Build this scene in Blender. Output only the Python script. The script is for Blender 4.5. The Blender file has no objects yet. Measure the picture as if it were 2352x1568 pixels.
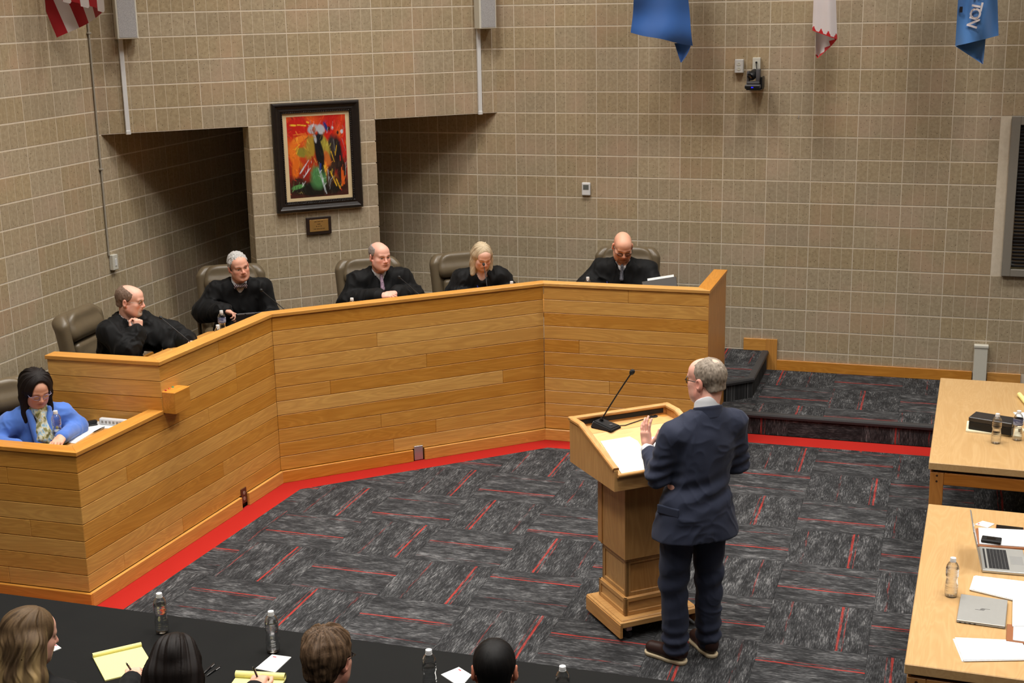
import bpy, bmesh, math, random
import numpy as np
from mathutils import Vector, Matrix

random.seed(7)
SC = bpy.context.scene
COL = SC.collection

# ------------------------------------------------------------------ camera
FPX, PITCH, ROLL, YAW, CAMH = 3149.664, math.radians(14.052), math.radians(-1.068), math.radians(17.76), 3.69
FW = np.array([-math.sin(YAW)*math.cos(PITCH), math.cos(YAW)*math.cos(PITCH), -math.sin(PITCH)])
_rt = np.array([math.cos(YAW), math.sin(YAW), 0.0]); _up = np.cross(_rt, FW)
RT = _rt*math.cos(ROLL) + _up*math.sin(ROLL)
UP = -_rt*math.sin(ROLL) + _up*math.cos(ROLL)
cam_data = bpy.data.cameras.new('camera'); cam = bpy.data.objects.new('camera', cam_data); COL.objects.link(cam)
cam_data.sensor_width = 36.0; cam_data.lens = FPX/2352*36.0; cam_data.clip_end = 100
cam.matrix_world = Matrix(((RT[0], UP[0], -FW[0], 0), (RT[1], UP[1], -FW[1], 0), (RT[2], UP[2], -FW[2], CAMH), (0, 0, 0, 1)))
SC.camera = cam

# ------------------------------------------------------------------ light
SC.view_settings.view_transform = 'Standard'; SC.view_settings.look = 'None'
SC.view_settings.gamma = 1.0; SC.view_settings.use_curve_mapping = False
SC.view_settings.exposure = EXPOSURE = 0.0
SC.cycles.use_denoising = True
SC.cycles.max_bounces = 7; SC.cycles.diffuse_bounces = 2; SC.cycles.glossy_bounces = 2; SC.cycles.use_adaptive_sampling = True; SC.cycles.adaptive_threshold = 0.06; SC.cycles.adaptive_min_samples = 16; SC.cycles.caustics_reflective = False; SC.cycles.caustics_refractive = False; SC.cycles.transparent_max_bounces = 12
SC.cycles.sample_clamp_indirect = 4.0
world = bpy.data.worlds.new('world'); SC.world = world; world.use_nodes = True
world.node_tree.nodes['Background'].inputs[0].default_value = (1.0, 0.95, 0.88, 1)
world.node_tree.nodes['Background'].inputs[1].default_value = 0.045
CEIL = 6.4
def area(name, loc, sx, sy, power, color=(1, 0.965, 0.91)):
    d = bpy.data.lights.new(name, 'AREA'); d.shape = 'RECTANGLE'; d.size = sx; d.size_y = sy; d.energy = power; d.color = color
    o = bpy.data.objects.new(name, d); COL.objects.link(o); o.location = loc
    return o
# rows of louvred ceiling troffers over the council floor
for ly, pw in ((2.6, 56), (5.6, 92), (8.4, 86)):
    for lx in (-4.2, -1.3, 1.6, 4.5):
        area('ceiling_lamp', (lx, ly, CEIL-0.06), 0.7, 1.3, pw*{-4.2: 0.98, -1.3: 0.74, 1.6: 0.56, 4.5: 0.5}[lx]).data.spread = math.radians(112)
# unseen lamps added to brighten the block walls and leave the niche dark
for lx, ly, pw in ((-3.0, 11.2, 44), (-1.0, 11.2, 44), (1.0, 11.2, 36), (3.0, 11.2, 30), (-5.3, 9.9, 27), (-4.1, 10.9, 40), (-5.6, 8.0, 13), (-5.6, 6.0, 12)):
    area('added_wall_lamp', (lx, ly, CEIL-0.06), 0.5, 0.5, pw).data.spread = math.radians(130)

# ------------------------------------------------------------------ placing helpers
def ray(x, y): return FW + RT*(x-1176)/FPX - UP*(y-784)/FPX
def at_z(x, y, z):
    d = ray(x, y); q = d*(z-CAMH)/d[2]; q[2] += CAMH; return Vector(q)
def at_y(x, y, Y):
    d = ray(x, y); q = d*Y/d[1]; q[2] += CAMH; return Vector(q)
def at_x(x, y, X):
    d = ray(x, y); q = d*X/d[0]; q[2] += CAMH; return Vector(q)

# ------------------------------------------------------------------ object helpers
def link(name, data, parent=None, mats=(), smooth=False):
    o = bpy.data.objects.new(name, data); COL.objects.link(o)
    if parent is not None: o.parent = parent
    if data is not None and hasattr(data, 'materials') and len(data.materials) == 0:
        for m in (mats if isinstance(mats, (list, tuple)) else [mats]): data.materials.append(m)
    if smooth:
        data.polygons.foreach_set('use_smooth', [True]*len(data.polygons))
    return o
def tag(o, label=None, cat=None, group=None, kind=None):
    if label: o['label'] = label
    if cat: o['category'] = cat
    if group: o['group'] = group
    if kind: o['kind'] = kind
    return o
def thing(name, label, cat, loc=(0, 0, 0), rotz=0.0, group=None):
    o = bpy.data.objects.new(name, None); COL.objects.link(o); o.empty_display_size = 0.1
    o.location = loc; o.rotation_euler = (0, 0, rotz)
    return tag(o, label, cat, group)
def copy_tree(o, parent=None):
    c = o.copy(); COL.objects.link(c)
    if parent is not None: c.parent = parent
    for ch in list(o.children):
        copy_tree(ch, c)
    return c

def me_from(verts, faces, name='m'):
    me = bpy.data.meshes.new(name); me.from_pydata([tuple(v) for v in verts], [], [tuple(f) for f in faces]); me.update(); return me
def bm_done(bm, name='m', smooth=None):
    bmesh.ops.recalc_face_normals(bm, faces=bm.faces)
    me = bpy.data.meshes.new(name); bm.to_mesh(me); bm.free()
    if smooth is not None:
        shade_auto(me, smooth)
    return me
def shade_auto(me, deg=35):
    me.polygons.foreach_set('use_smooth', [True]*len(me.polygons))
    try: me.set_sharp_from_angle(angle=math.radians(deg))
    except Exception: pass
def add_box(bm, lo, hi, M=None, bev=0.0, seg=1):
    x0, y0, z0 = lo; x1, y1, z1 = hi
    vs = [bm.verts.new(p) for p in ((x0,y0,z0),(x1,y0,z0),(x1,y1,z0),(x0,y1,z0),(x0,y0,z1),(x1,y0,z1),(x1,y1,z1),(x0,y1,z1))]
    fs = [bm.faces.new([vs[i] for i in f]) for f in ((3,2,1,0),(4,5,6,7),(0,1,5,4),(1,2,6,5),(2,3,7,6),(3,0,4,7))]
    if bev > 0:
        es = list({e for f in fs for e in f.edges})
        r = bmesh.ops.bevel(bm, geom=es, offset=bev, segments=seg, affect='EDGES', profile=0.5)
        vs = list({v for f in r['faces'] for v in f.verts} | {v for v in vs if v.is_valid})
    if M is not None:
        bmesh.ops.transform(bm, matrix=M, verts=[v for v in vs if v.is_valid])
    return vs
def box_me(lo, hi, bev=0.0, seg=1, name='m'):
    bm = bmesh.new(); add_box(bm, lo, hi, None, bev, seg); return bm_done(bm, name)
def add_prism(bm, pts, z0, z1):
    lo = [bm.verts.new((p[0], p[1], z0)) for p in pts]; hi = [bm.verts.new((p[0], p[1], z1)) for p in pts]
    n = len(pts)
    bm.faces.new(lo[::-1]); bm.faces.new(hi)
    for i in range(n): bm.faces.new((lo[i], lo[(i+1) % n], hi[(i+1) % n], hi[i]))
    return lo+hi
def prism_me(pts, z0, z1, bev=0.0):
    bm = bmesh.new(); add_prism(bm, pts, z0, z1)
    if bev: bmesh.ops.bevel(bm, geom=list(bm.edges), offset=bev, segments=1, affect='EDGES')
    return bm_done(bm)
def add_tube(bm, path, rad, n=8, caps=True):
    P = [Vector(p) for p in path]; rs = rad if isinstance(rad, (list, tuple)) else [rad]*len(P)
    rings = []; ref = None
    for i, p in enumerate(P):
        t = (P[min(i+1, len(P)-1)] - P[max(i-1, 0)]).normalized()
        if ref is None:
            ref = Vector((0, 0, 1)) if abs(t.z) < 0.9 else Vector((1, 0, 0))
        a = (ref - t*ref.dot(t)).normalized(); ref = a; b = t.cross(a)
        rings.append([bm.verts.new(p + (a*math.cos(2*math.pi*k/n) + b*math.sin(2*math.pi*k/n))*rs[i]) for k in range(n)])
    for i in range(len(P)-1):
        for k in range(n):
            bm.faces.new((rings[i][k], rings[i][(k+1) % n], rings[i+1][(k+1) % n], rings[i+1][k]))
    if caps:
        bm.faces.new(rings[0][::-1]); bm.faces.new(rings[-1])
def tube_me(path, rad, n=8):
    bm = bmesh.new(); add_tube(bm, path, rad, n); return bm_done(bm, smooth=50)
def add_lathe(bm, prof, n=20, M=None, wob=None):
    rings = []; vs = []
    for (r, z) in prof:
        if r < 1e-6:
            v = bm.verts.new((0, 0, z)); rings.append([v]); vs.append(v)
        else:
            ring = []
            for k in range(n):
                a = 2*math.pi*k/n; rr = r*(wob(a, z) if wob else 1.0)
                ring.append(bm.verts.new((rr*math.cos(a), rr*math.sin(a), z)))
            rings.append(ring); vs += ring
    for i in range(len(rings)-1):
        A, B = rings[i], rings[i+1]
        for k in range(n):
            k2 = (k+1) % n
            if len(A) == 1 and len(B) == 1: continue
            if len(A) == 1: bm.faces.new((A[0], B[k2], B[k]))
            elif len(B) == 1: bm.faces.new((A[k], A[k2], B[0]))
            else: bm.faces.new((A[k], A[k2], B[k2], B[k]))
    if M is not None: bmesh.ops.transform(bm, matrix=M, verts=vs)
def lathe_me(prof, n=20, wob=None, smooth=40):
    bm = bmesh.new(); add_lathe(bm, prof, n, None, wob); return bm_done(bm, smooth=smooth)
def clip_poly(poly, inside):
    """Sutherland-Hodgman against a list of half planes (a,b,c): a*x+b*y+c >= 0"""
    out = [tuple(p) for p in poly]
    for (a, b, c) in inside:
        if not out: return []
        res = []
        for i in range(len(out)):
            P, Q = out[i-1], out[i]; dp = a*P[0]+b*P[1]+c; dq = a*Q[0]+b*Q[1]+c
            if (dp >= 0) != (dq >= 0):
                t = dp/(dp-dq); res.append((P[0]+(Q[0]-P[0])*t, P[1]+(Q[1]-P[1])*t))
            if dq >= 0: res.append(Q)
        out = res
    return out
def poly_area(p): return 0.5*abs(sum(p[i-1][0]*p[i][1]-p[i][0]*p[i-1][1] for i in range(len(p)))) if len(p) > 2 else 0

# ------------------------------------------------------------------ material helpers
def srgb(r, g, b):
    f = lambda c: (c/255/12.92 if c/255 <= 0.04045 else ((c/255+0.055)/1.055)**2.4)
    return (f(r), f(g), f(b), 1.0)
class NT:
    def __init__(self, name, rough=0.6, spec=0.3, **kw):
        self.m = bpy.data.materials.new(name); self.m.use_nodes = True
        self.t = self.m.node_tree; self.b = self.t.nodes['Principled BSDF']
        self.b.inputs['Roughness'].default_value = rough; self.b.inputs['Specular IOR Level'].default_value = spec
        for k, v in kw.items(): self.b.inputs[k.replace('_', ' ')].default_value = v
    def n(self, kind, **props):
        nd = self.t.nodes.new(kind)
        for k, v in props.items():
            if k.startswith('i_'):
                key = k[2:]; key = int(key) if key.isdigit() else key.replace('_', ' ')
                if isinstance(v, bpy.types.NodeSocket): self.t.links.new(v, nd.inputs[key])
                else: nd.inputs[key].default_value = v
            else: setattr(nd, k, v)
        return nd
    def ln(self, a, b): self.t.links.new(a, b)
    def math(self, op, a, b=0.0, c=0.0, clamp=False):
        nd = self.t.nodes.new('ShaderNodeMath'); nd.operation = op; nd.use_clamp = clamp
        for i, v in enumerate((a, b, c)):
            if isinstance(v, bpy.types.NodeSocket): self.ln(v, nd.inputs[i])
            else: nd.inputs[i].default_value = v
        return nd.outputs[0]
    def mix(self, fac, a, b, blend='MIX'):
        nd = self.t.nodes.new('ShaderNodeMix'); nd.data_type = 'RGBA'; nd.blend_type = blend
        for s, v in ((nd.inputs[0], fac), (nd.inputs[6], a), (nd.inputs[7], b)):
            if isinstance(v, bpy.types.NodeSocket): self.ln(v, s)
            else: s.default_value = v
        return nd.outputs[2]
    def ramp(self, fac, stops, interp='LINEAR'):
        nd = self.t.nodes.new('ShaderNodeValToRGB'); cr = nd.color_ramp; cr.interpolation = interp
        while len(cr.elements) < len(stops): cr.elements.new(0.5)
        for e, (p, c) in zip(cr.elements, stops):
            e.position = p; e.color = c if len(c) == 4 else (*c, 1)
        self.ln(fac, nd.inputs[0]); return nd.outputs[0]
    def coord(self, kind='Object'):
        return self.n('ShaderNodeTexCoord').outputs[kind]
    def mapping(self, vec, scale=(1, 1, 1), loc=(0, 0, 0), rot=(0, 0, 0)):
        return self.n('ShaderNodeMapping', i_Vector=vec, i_Scale=scale, i_Location=loc, i_Rotation=rot).outputs[0]
    def noise(self, vec, scale=5, detail=3, rough=0.55, dist=0.0):
        return self.n('ShaderNodeTexNoise', i_Vector=vec, i_Scale=scale, i_Detail=detail, i_Roughness=rough, i_Distortion=dist).outputs[0]
    def bump(self, h, strength=0.3, dist=0.01):
        o = self.n('ShaderNodeBump', i_Height=h, i_Strength=strength, i_Distance=dist).outputs[0]
        self.ln(o, self.b.inputs['Normal']); return o
    def color(self, c):
        if isinstance(c, bpy.types.NodeSocket): self.ln(c, self.b.inputs['Base Color'])
        else: self.b.inputs['Base Color'].default_value = c
        return self
    def rnd_vec(self, vec, amt=37.0):
        r = self.n('ShaderNodeObjectInfo').outputs['Random']
        c = self.n('ShaderNodeCombineXYZ', i_X=self.math('MULTIPLY', r, amt), i_Y=self.math('MULTIPLY', r, amt*1.7), i_Z=self.math('MULTIPLY', r, amt*0.6)).outputs[0]
        return self.n('ShaderNodeVectorMath', operation='ADD', i_0=vec, i_1=c).outputs[0], r
_PLAIN = {}
def plain(name, rgb, rough=0.5, spec=0.3, metal=0.0, **kw):
    key = name
    if key not in _PLAIN:
        m = NT(name, rough, spec, Metallic=metal, **kw)
        # a faint mottling so that no surface is perfectly flat
        v = m.noise(m.coord('Object'), 40, 2)
        c = srgb(*rgb)
        m.color(m.mix(m.math('MULTIPLY', v, 0.25), c, tuple(x*0.72 for x in c[:3])+(1,)))
        _PLAIN[key] = m.m
    return _PLAIN[key]

def wood_mat(name, light, mid, dark, rough=0.35, axis=0, vary=0.55, scale=1.0, spec=0.4):
    m = NT(name, rough, spec)
    v, r = m.rnd_vec(m.coord('Object'))
    s = [26.0, 26.0, 26.0]; s[axis] = 1.6
    g = m.noise(m.mapping(v, tuple(x*scale for x in s)), 1.0, 5, 0.6, 0.6)
    s2 = [8.0, 8.0, 8.0]; s2[axis] = 0.9
    w = m.noise(m.mapping(v, tuple(x*scale for x in s2)), 1.0, 2, 0.5, 1.2)
    rings = m.math('FRACT', m.math('MULTIPLY', w, 10.0))
    ringm = m.ramp(rings, [(0.0, (0, 0, 0)), (0.5, (1, 1, 1)), (0.86, (0.55, 0.55, 0.55)), (1.0, (0, 0, 0))])
    base = m.mix(g, srgb(*light), srgb(*mid))
    base = m.mix(m.math('MULTIPLY', ringm, 0.42), base, srgb(*dark), 'MIX')
    fine = [150.0, 150.0, 150.0]; fine[axis] = 4.0
    p = m.noise(m.mapping(v, tuple(x*scale for x in fine)), 1.0, 2, 0.6)
    pm = m.ramp(p, [(0.56, (0, 0, 0)), (0.72, (1, 1, 1))])
    base = m.mix(m.math('MULTIPLY', pm, 0.35), base, srgb(*dark))
    tone = m.math('SUBTRACT', m.math('FRACT', m.math('MULTIPLY', r, 7.31)), 0.5)
    hsv = m.n('ShaderNodeHueSaturation', i_Color=base, i_Value=m.math('ADD', 1.0, m.math('MULTIPLY', tone, vary)), i_Hue=m.math('ADD', 0.5, m.math('MULTIPLY', tone, 0.012)), i_Saturation=m.math('SUBTRACT', 1.0, m.math('MULTIPLY', tone, 0.10))).outputs[0]
    m.color(hsv)
    return m.m
# ================================================================== materials of the setting
def block_mat(name, tint=1.0, groove=False):
    m = NT(name, 0.9, 0.15)
    pos = m.n('ShaderNodeNewGeometry').outputs['Position']
    r = m.n('ShaderNodeObjectInfo').outputs['Random']
    a = srgb(180, 163, 134); b = srgb(158, 141, 113); c = srgb(184, 157, 131)
    big = m.noise(pos, 2.1, 2); mid = m.noise(pos, 34, 3, 0.65); fine = m.noise(pos, 150, 1, 0.6)
    col = m.mix(m.ramp(mid, [(0.3, (0, 0, 0)), (0.7, (1, 1, 1))]), a, b)
    col = m.mix(m.math('MULTIPLY', m.ramp(big, [(0.48, (0, 0, 0)), (0.72, (1, 1, 1))]), 0.7), col, c)
    vor = m.n('ShaderNodeTexVoronoi', i_Vector=pos, i_Scale=46.0).outputs['Distance']
    sel = m.noise(pos, 60, 1)
    dark = m.math('MULTIPLY', m.ramp(vor, [(0.10, (1, 1, 1)), (0.24, (0, 0, 0))]), m.ramp(sel, [(0.50, (0, 0, 0)), (0.56, (1, 1, 1))]))
    col = m.mix(m.math('MULTIPLY', dark, 0.75), col, srgb(58, 47, 36))
    lite = m.math('MULTIPLY', m.ramp(vor, [(0.08, (1, 1, 1)), (0.18, (0, 0, 0))]), m.ramp(sel, [(0.40, (1, 1, 1)), (0.44, (0, 0, 0))]))
    col = m.mix(m.math('MULTIPLY', lite, 0.55), col, srgb(196, 182, 156))
    tone = m.math('ADD', 0.94, m.math('MULTIPLY', r, 0.12))
    col = m.n('ShaderNodeHueSaturation', i_Color=col, i_Value=tone, i_Saturation=m.math('ADD', 0.9, m.math('MULTIPLY', m.math('FRACT', m.math('MULTIPLY', r, 9.7)), 0.18))).outputs[0]
    if groove:
        col = m.mix(0.6, col, srgb(216, 202, 178))
    m.color(col); m.bump(fine, 0.22, 0.004)
    return m.m
M_BLOCK = block_mat('scored_block'); M_GROOVE = block_mat('block_groove', groove=True)
def mortar():
    m = NT('mortar', 0.95, 0.1); pos = m.n('ShaderNodeNewGeometry').outputs['Position']
    m.color(m.mix(m.noise(pos, 30, 4), srgb(228, 216, 196), srgb(204, 190, 168))); m.bump(m.noise(pos, 120, 3), 0.3, 0.003); return m.m
M_MORTAR = mortar()
M_OAK = wood_mat('oak_plank', (222, 166, 84), (204, 144, 64), (172, 112, 46), 0.33, vary=0.20)
M_OAKTRIM = wood_mat('oak_trim', (220, 160, 80), (202, 140, 62), (172, 110, 44), 0.3, vary=0.15)

def carpet_mat():
    m = NT('carpet_tile', 0.95, 0.08)
    v, r = m.rnd_vec(m.coord('Object'), 91.0)
    o = m.coord('Object'); sx = m.n('ShaderNodeSeparateXYZ', i_Vector=o)
    # rows of loops: every row carries its own broken line of light and dark yarn
    row = m.math('FLOOR', m.math('MULTIPLY', sx.outputs[0], 210.0))
    rv = m.n('ShaderNodeCombineXYZ', i_X=m.math('MULTIPLY', row, 7.31), i_Y=m.math('MULTIPLY', sx.outputs[1], 17.0), i_Z=m.math('MULTIPLY', r, 91.0)).outputs[0]
    ln1 = m.noise(rv, 1.0, 2, 0.6)
    mot = m.noise(m.mapping(v, (15, 5, 1)), 1.0, 3, 0.6)
    f = m.math('ADD', m.math('MULTIPLY', ln1, 0.62), m.math('MULTIPLY', mot, 0.42))
    col = m.ramp(f, [(0.40, srgb(37, 37, 38)), (0.52, srgb(54, 54, 55)), (0.60, srgb(78, 78, 79)), (0.72, srgb(122, 121, 121))])
    fr = m.math('FRACT', m.math('MULTIPLY', r, 13.7))
    x0 = m.math('SUBTRACT', m.math('MULTIPLY', fr, 0.42), 0.21)
    def stripe(xc, w, thr0, thr1, sc):
        d = m.math('ABSOLUTE', m.math('SUBTRACT', m.math('ADD', sx.outputs[0], m.math('MULTIPLY', m.math('SUBTRACT', m.noise(m.mapping(v, (3, 25, 1)), 1.0, 1), 0.5), 0.006)), xc))
        band = m.ramp(m.math('DIVIDE', d, w), [(0.6, (1, 1, 1)), (1.0, (0, 0, 0))])
        dash = m.ramp(m.noise(m.mapping(v, (160, sc, 1)), 1.0, 3, 0.6), [(thr0, (0, 0, 0)), (thr1, (1, 1, 1))])
        return m.math('MULTIPLY', band, dash)
    s1 = stripe(x0, 0.0095, 0.36, 0.56, 6)
    x1 = m.math('SUBTRACT', m.math('WRAP', m.math('ADD', x0, 0.27), 0.29, -0.29), 0.0)
    s2 = m.math('MULTIPLY', stripe(x1, 0.008, 0.50, 0.64, 7), 0.6)
    s3 = m.math('MULTIPLY', stripe(m.math('ADD', x0, 0.03), 0.004, 0.44, 0.56, 6), 0.6)
    s = m.math('MAXIMUM', m.math('MAXIMUM', s1, s2), s3)
    col = m.mix(m.math('MULTIPLY', s, 0.85), col, srgb(164, 52, 44))
    m.color(col); m.bump(ln1, 0.35, 0.004)
    return m.m
M_CARPET = carpet_mat()
def red_mat():
    m = NT('red_carpet', 0.95, 0.08); v = m.coord('Object')
    m.color(m.mix(m.noise(m.mapping(v, (60, 60, 1)), 3.0, 3), srgb(178, 42, 33), srgb(150, 30, 25))); m.bump(m.noise(v, 300, 2), 0.3, 0.003); return m.m
M_RED = red_mat()
M_NOSING = plain('rubber_nosing', (58, 57, 58), 0.55)
M_RUBBER = plain('dark_rubber', (30, 30, 30), 0.6)
M_CEIL = plain('ceiling_paint', (214, 208, 196), 0.9)
M_FRAMEGREY = plain('grey_window_frame', (136, 130, 120), 0.5)
M_WHITEPL = plain('white_plastic', (226, 226, 226), 0.35)
M_CREAM = plain('cream_plastic', (214, 210, 196), 0.4)
M_BLACKPL = plain('black_plastic', (26, 26, 27), 0.42)
M_GREYPL = plain('dark_grey_plastic', (82, 80, 82), 0.45)

# ================================================================== walls of scored block
BH, BW, JT = 0.2032, 0.4064, 0.0075
def block_mesh(cells, h=BH):
    """one masonry unit, cells x 4 inches wide, with scored grooves; local x along wall, local -y outwards (front at y=0), z up"""
    bm = bmesh.new(); w = cells*BW/4; g = 0.0028; dep = 0.0014; e = 0.0012
    x0, x1, z0, z1 = JT/2, w-JT/2, 0.0062, h-0.0062
    a = [bm.verts.new(p) for p in ((x0, dep, z0), (x1, dep, z0), (x1, dep, z1), (x0, dep, z1))]
    f = bm.faces.new(a); f.material_index = 1
    b = [bm.verts.new(p) for p in ((x0, 0.03, z0), (x1, 0.03, z0), (x1, 0.03, z1), (x0, 0.03, z1))]
    for i in range(4): bm.faces.new((a[i], b[i], b[(i+1) % 4], a[(i+1) % 4]))
    for c in range(cells):
        l = max(x0, c*BW/4 + g) if c else x0; r = (c+1)*BW/4 - g if c < cells-1 else x1
        o = [bm.verts.new(p) for p in ((l, dep, z0), (r, dep, z0), (r, dep, z1), (l, dep, z1))]
        t = [bm.verts.new(p) for p in ((l+e, 0, z0+e), (r-e, 0, z0+e), (r-e, 0, z1-e), (l+e, 0, z1-e))]
        bm.faces.new(t)
        for i in range(4): bm.faces.new((o[i], o[(i+1) % 4], t[(i+1) % 4], t[i]))
    me = bpy.data.meshes.new('block'); bm.to_mesh(me); bm.free()
    me.materials.append(M_BLOCK); me.materials.append(M_GROOVE)
    return me
_BM = {}
def bmesh_for(cells, h=BH):
    k = (cells, round(h, 3))
    if k not in _BM: _BM[k] = block_mesh(cells, h)
    return _BM[k]
ZANCH = 3.4195
def lay_blocks(wall, origin, direc, s0, s1, sj, z0, z1, skip=None, joined=None):
    """lay blocks on the plane origin+direc*s; the face looks to the right-hand side of direc turned by -90 deg; sj: a joint position"""
    ang = math.atan2(direc[1], direc[0])
    k0 = math.floor((s0-sj)/BW+1e-6)
    r0 = math.floor((z0-ZANCH)/BH+1e-4); r1 = math.ceil((z1-ZANCH)/BH-1e-4)
    for rr in range(r0, r1):
        zb = ZANCH+rr*BH; zt = zb+BH
        zlo = max(zb, z0); zhi = min(zt, z1)
        if zhi-zlo < 0.03: continue
        k = k0
        while sj+k*BW < s1-1e-3:
            a = sj+k*BW; c0 = 0; c1 = 4
            while a+c0*BW/4 < s0-0.03: c0 += 1
            while a+c1*BW/4 > s1+0.03: c1 -= 1
            k += 1
            if c1 <= c0: continue
            sa = a+c0*BW/4
            if skip and skip(sa, sa+(c1-c0)*BW/4, zlo, zhi): continue
            if joined is not None:
                joined.append((bmesh_for(c1-c0, zhi-zlo), Matrix.Translation((origin[0]+direc[0]*sa, origin[1]+direc[1]*sa, zlo)) @ Matrix.Rotation(ang, 4, 'Z'))); continue
            o = link('block', bmesh_for(c1-c0, zhi-zlo), wall)
            o.location = (origin[0]+direc[0]*sa, origin[1]+direc[1]*sa, zlo); o.rotation_euler = (0, 0, ang)
XL, YB = -7.0, 12.88
def join_blocks(wall, items):
    """blocks outside the photograph's view, kept as one piece"""
    vs = []; fs = []; mi_ = []
    for me, M in items:
        b = len(vs); vs += [tuple(M @ v.co) for v in me.vertices]
        for p in me.polygons: fs.append([b+i for i in p.vertices]); mi_.append(p.material_index)
    me = me_from(vs, fs); me.materials.append(M_BLOCK); me.materials.append(M_GROOVE); me.polygons.foreach_set('material_index', mi_)
    link('upper_blocks', me, wall)['kind'] = 'stuff'
def wall_slab(name, pts, z0, z1):
    return tag(link(name, prism_me(pts, z0, z1), None, M_MORTAR), kind='structure')
# the face of the mortar bed lies 7 mm behind the block faces
wall_left = wall_slab('wall_left', [(XL-0.0018, -2.0), (XL-0.0018, YB+0.2), (XL-0.25, YB+0.2), (XL-0.25, -2.0)], 0, CEIL)
lay_blocks(wall_left, (XL, 0), (0, 1), 8.48, YB, 9.293, 0.37, 3.88,
           skip=lambda a, b, z0, z1: (a > 10.5 and z0 > 2.62) or (z1 < 0.55 and a > 10.5))
wall_right = wall_slab('wall_right', [(XL-0.25, YB+0.0018), (6.0, YB+0.0018), (6.0, YB+0.25), (XL-0.25, YB+0.25)], 0, CEIL)
WIN = (0.512, 2.6, 1.187, 2.609)
lay_blocks(wall_right, (0, YB), (1, 0), XL, 1.30, -1.609, 0.28, 3.88,
           skip=lambda a, b, z0, z1: (b < -4.2 and z0 > 2.62) or (z1 < 0.72 and b < -2.0) or (b > WIN[0]+0.05 and z0 > WIN[2]-0.02 and z1 < WIN[3]+0.02) or (a > 0.9 and z1 < 0.5) )
ZHI = 5.45
_j = []
lay_blocks(wall_right, (0, YB), (1, 0), -4.25, 5.9, -1.609, 3.88, ZHI, joined=_j)
lay_blocks(wall_right, (0, YB), (1, 0), 1.235, 5.9, -1.609, 0.28, 3.88, skip=lambda a, b, z0, z1: a < WIN[1]-0.05 and z0 > WIN[2]-0.02 and z1 < WIN[3]+0.02, joined=_j)
join_blocks(wall_right, _j); _j = []
lay_blocks(wall_left, (XL, 0), (0, 1), 3.0, 10.4, 9.293, 3.88, ZHI, joined=_j)
lay_blocks(wall_left, (XL, 0), (0, 1), 3.0, 8.45, 9.293, 0.0, 3.88, joined=_j)
join_blocks(wall_left, _j)
# chamfer wall across the corner with two openings and the pier between them
CH0 = Vector((-7.0, 10.31, 0)); CHD = Vector((-4.233+7.0, 12.88-10.31, 0)); CHL = CHD.length; CHD.normalize()
CHN = Vector((CHD.y, -CHD.x, 0))            # outward normal, into the room
def ch(t, z, off=0.0): p = CH0 + CHD*t + CHN*off; return Vector((p.x, p.y, z))
PIL = (1.295, 2.504); TH = 0.2032; ZLIN = 2.607
bm = bmesh.new()
def ch_quad(t0, t1, f=0.0018): return [tuple(ch(t0, 0, -f).xy), tuple(ch(t1, 0, -f).xy), tuple(ch(t1, 0, -TH).xy), tuple(ch(t0, 0, -TH).xy)]
add_prism(bm, ch_quad(0.0, CHL), ZLIN, CEIL)
add_prism(bm, ch_quad(PIL[0]+0.003, PIL[1]-0.003), 0.37, ZLIN)
wall_back = tag(link('wall_back', bm_done(bm), None, M_MORTAR), kind='structure')
lay_blocks(wall_back, (CH0.x, CH0.y), (CHD.x, CHD.y), -0.08, CHL+0.09, PIL[0], ZLIN, 3.88)
_j = []
lay_blocks(wall_back, (CH0.x, CH0.y), (CHD.x, CHD.y), -0.08, CHL+0.09, PIL[0], 3.88, ZHI, joined=_j)
join_blocks(wall_back, _j)
lay_blocks(wall_back, (CH0.x, CH0.y), (CHD.x, CHD.y), PIL[0], PIL[1], PIL[0], 0.37, ZLIN)
# left return of the pier (blocks end-on)
for rr in range(-15, -4):
    zb = ZANCH+rr*BH
    o = link('block', bmesh_for(2, BH), wall_back)
    p = ch(PIL[0], zb, -TH); o.location = (p.x, p.y, zb); o.rotation_euler = (0, 0, math.atan2(CHN.y, CHN.x))
ceiling = tag(link('ceiling', box_me((XL-0.25, -2.0, CEIL), (6.0, YB+0.25, CEIL+0.2)), None, M_CEIL), kind='structure')
# soffit over the niche is the underside of the slab behind the lintel
bm = bmesh.new(); add_prism(bm, [tuple(ch(0, 0, -TH).xy), tuple(ch(CHL, 0, -TH).xy), (XL, YB)][::-1], ZLIN+0.3, ZLIN+0.5)
tag(link('trim_1', bm_done(bm), None, M_MORTAR), kind='structure')

# ------------------------------------------------------------------ window in the right wall
wx0, wx1, wz0, wz1 = WIN
bm = bmesh.new()
for lo, hi in (((wx0, YB-0.035, wz0), (wx0+0.075, YB+0.02, wz1)), ((wx1-0.075, YB-0.035, wz0), (wx1, YB+0.02, wz1)),
               ((wx0+0.075, YB-0.035, wz1-0.075), (wx1-0.075, YB+0.02, wz1)), ((wx0+0.075, YB-0.035, wz0), (wx1-0.075, YB+0.02, wz0+0.065))):
    add_box(bm, lo, hi, None, 0.004)
win = tag(link('window_1', bm_done(bm), None, M_FRAMEGREY), kind='structure')
mg = NT('dark_window_glass', 0.04, 0.6); mg.color(srgb(14, 14, 15))
link('pane', box_me((wx0+0.07, YB-0.004, wz0+0.06), (wx1-0.07, YB+0.004, wz1-0.07)), win, mg.m)
M_BLIND_REFLECTION = plain('blind_reflection', (46, 44, 44), 0.5)  # slats modelled in place of the blinds reflected in the dark glass
bl = box_me((wx0+0.08, -0.001, -0.010), (wx1-0.08, 0.012, 0.010))
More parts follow.
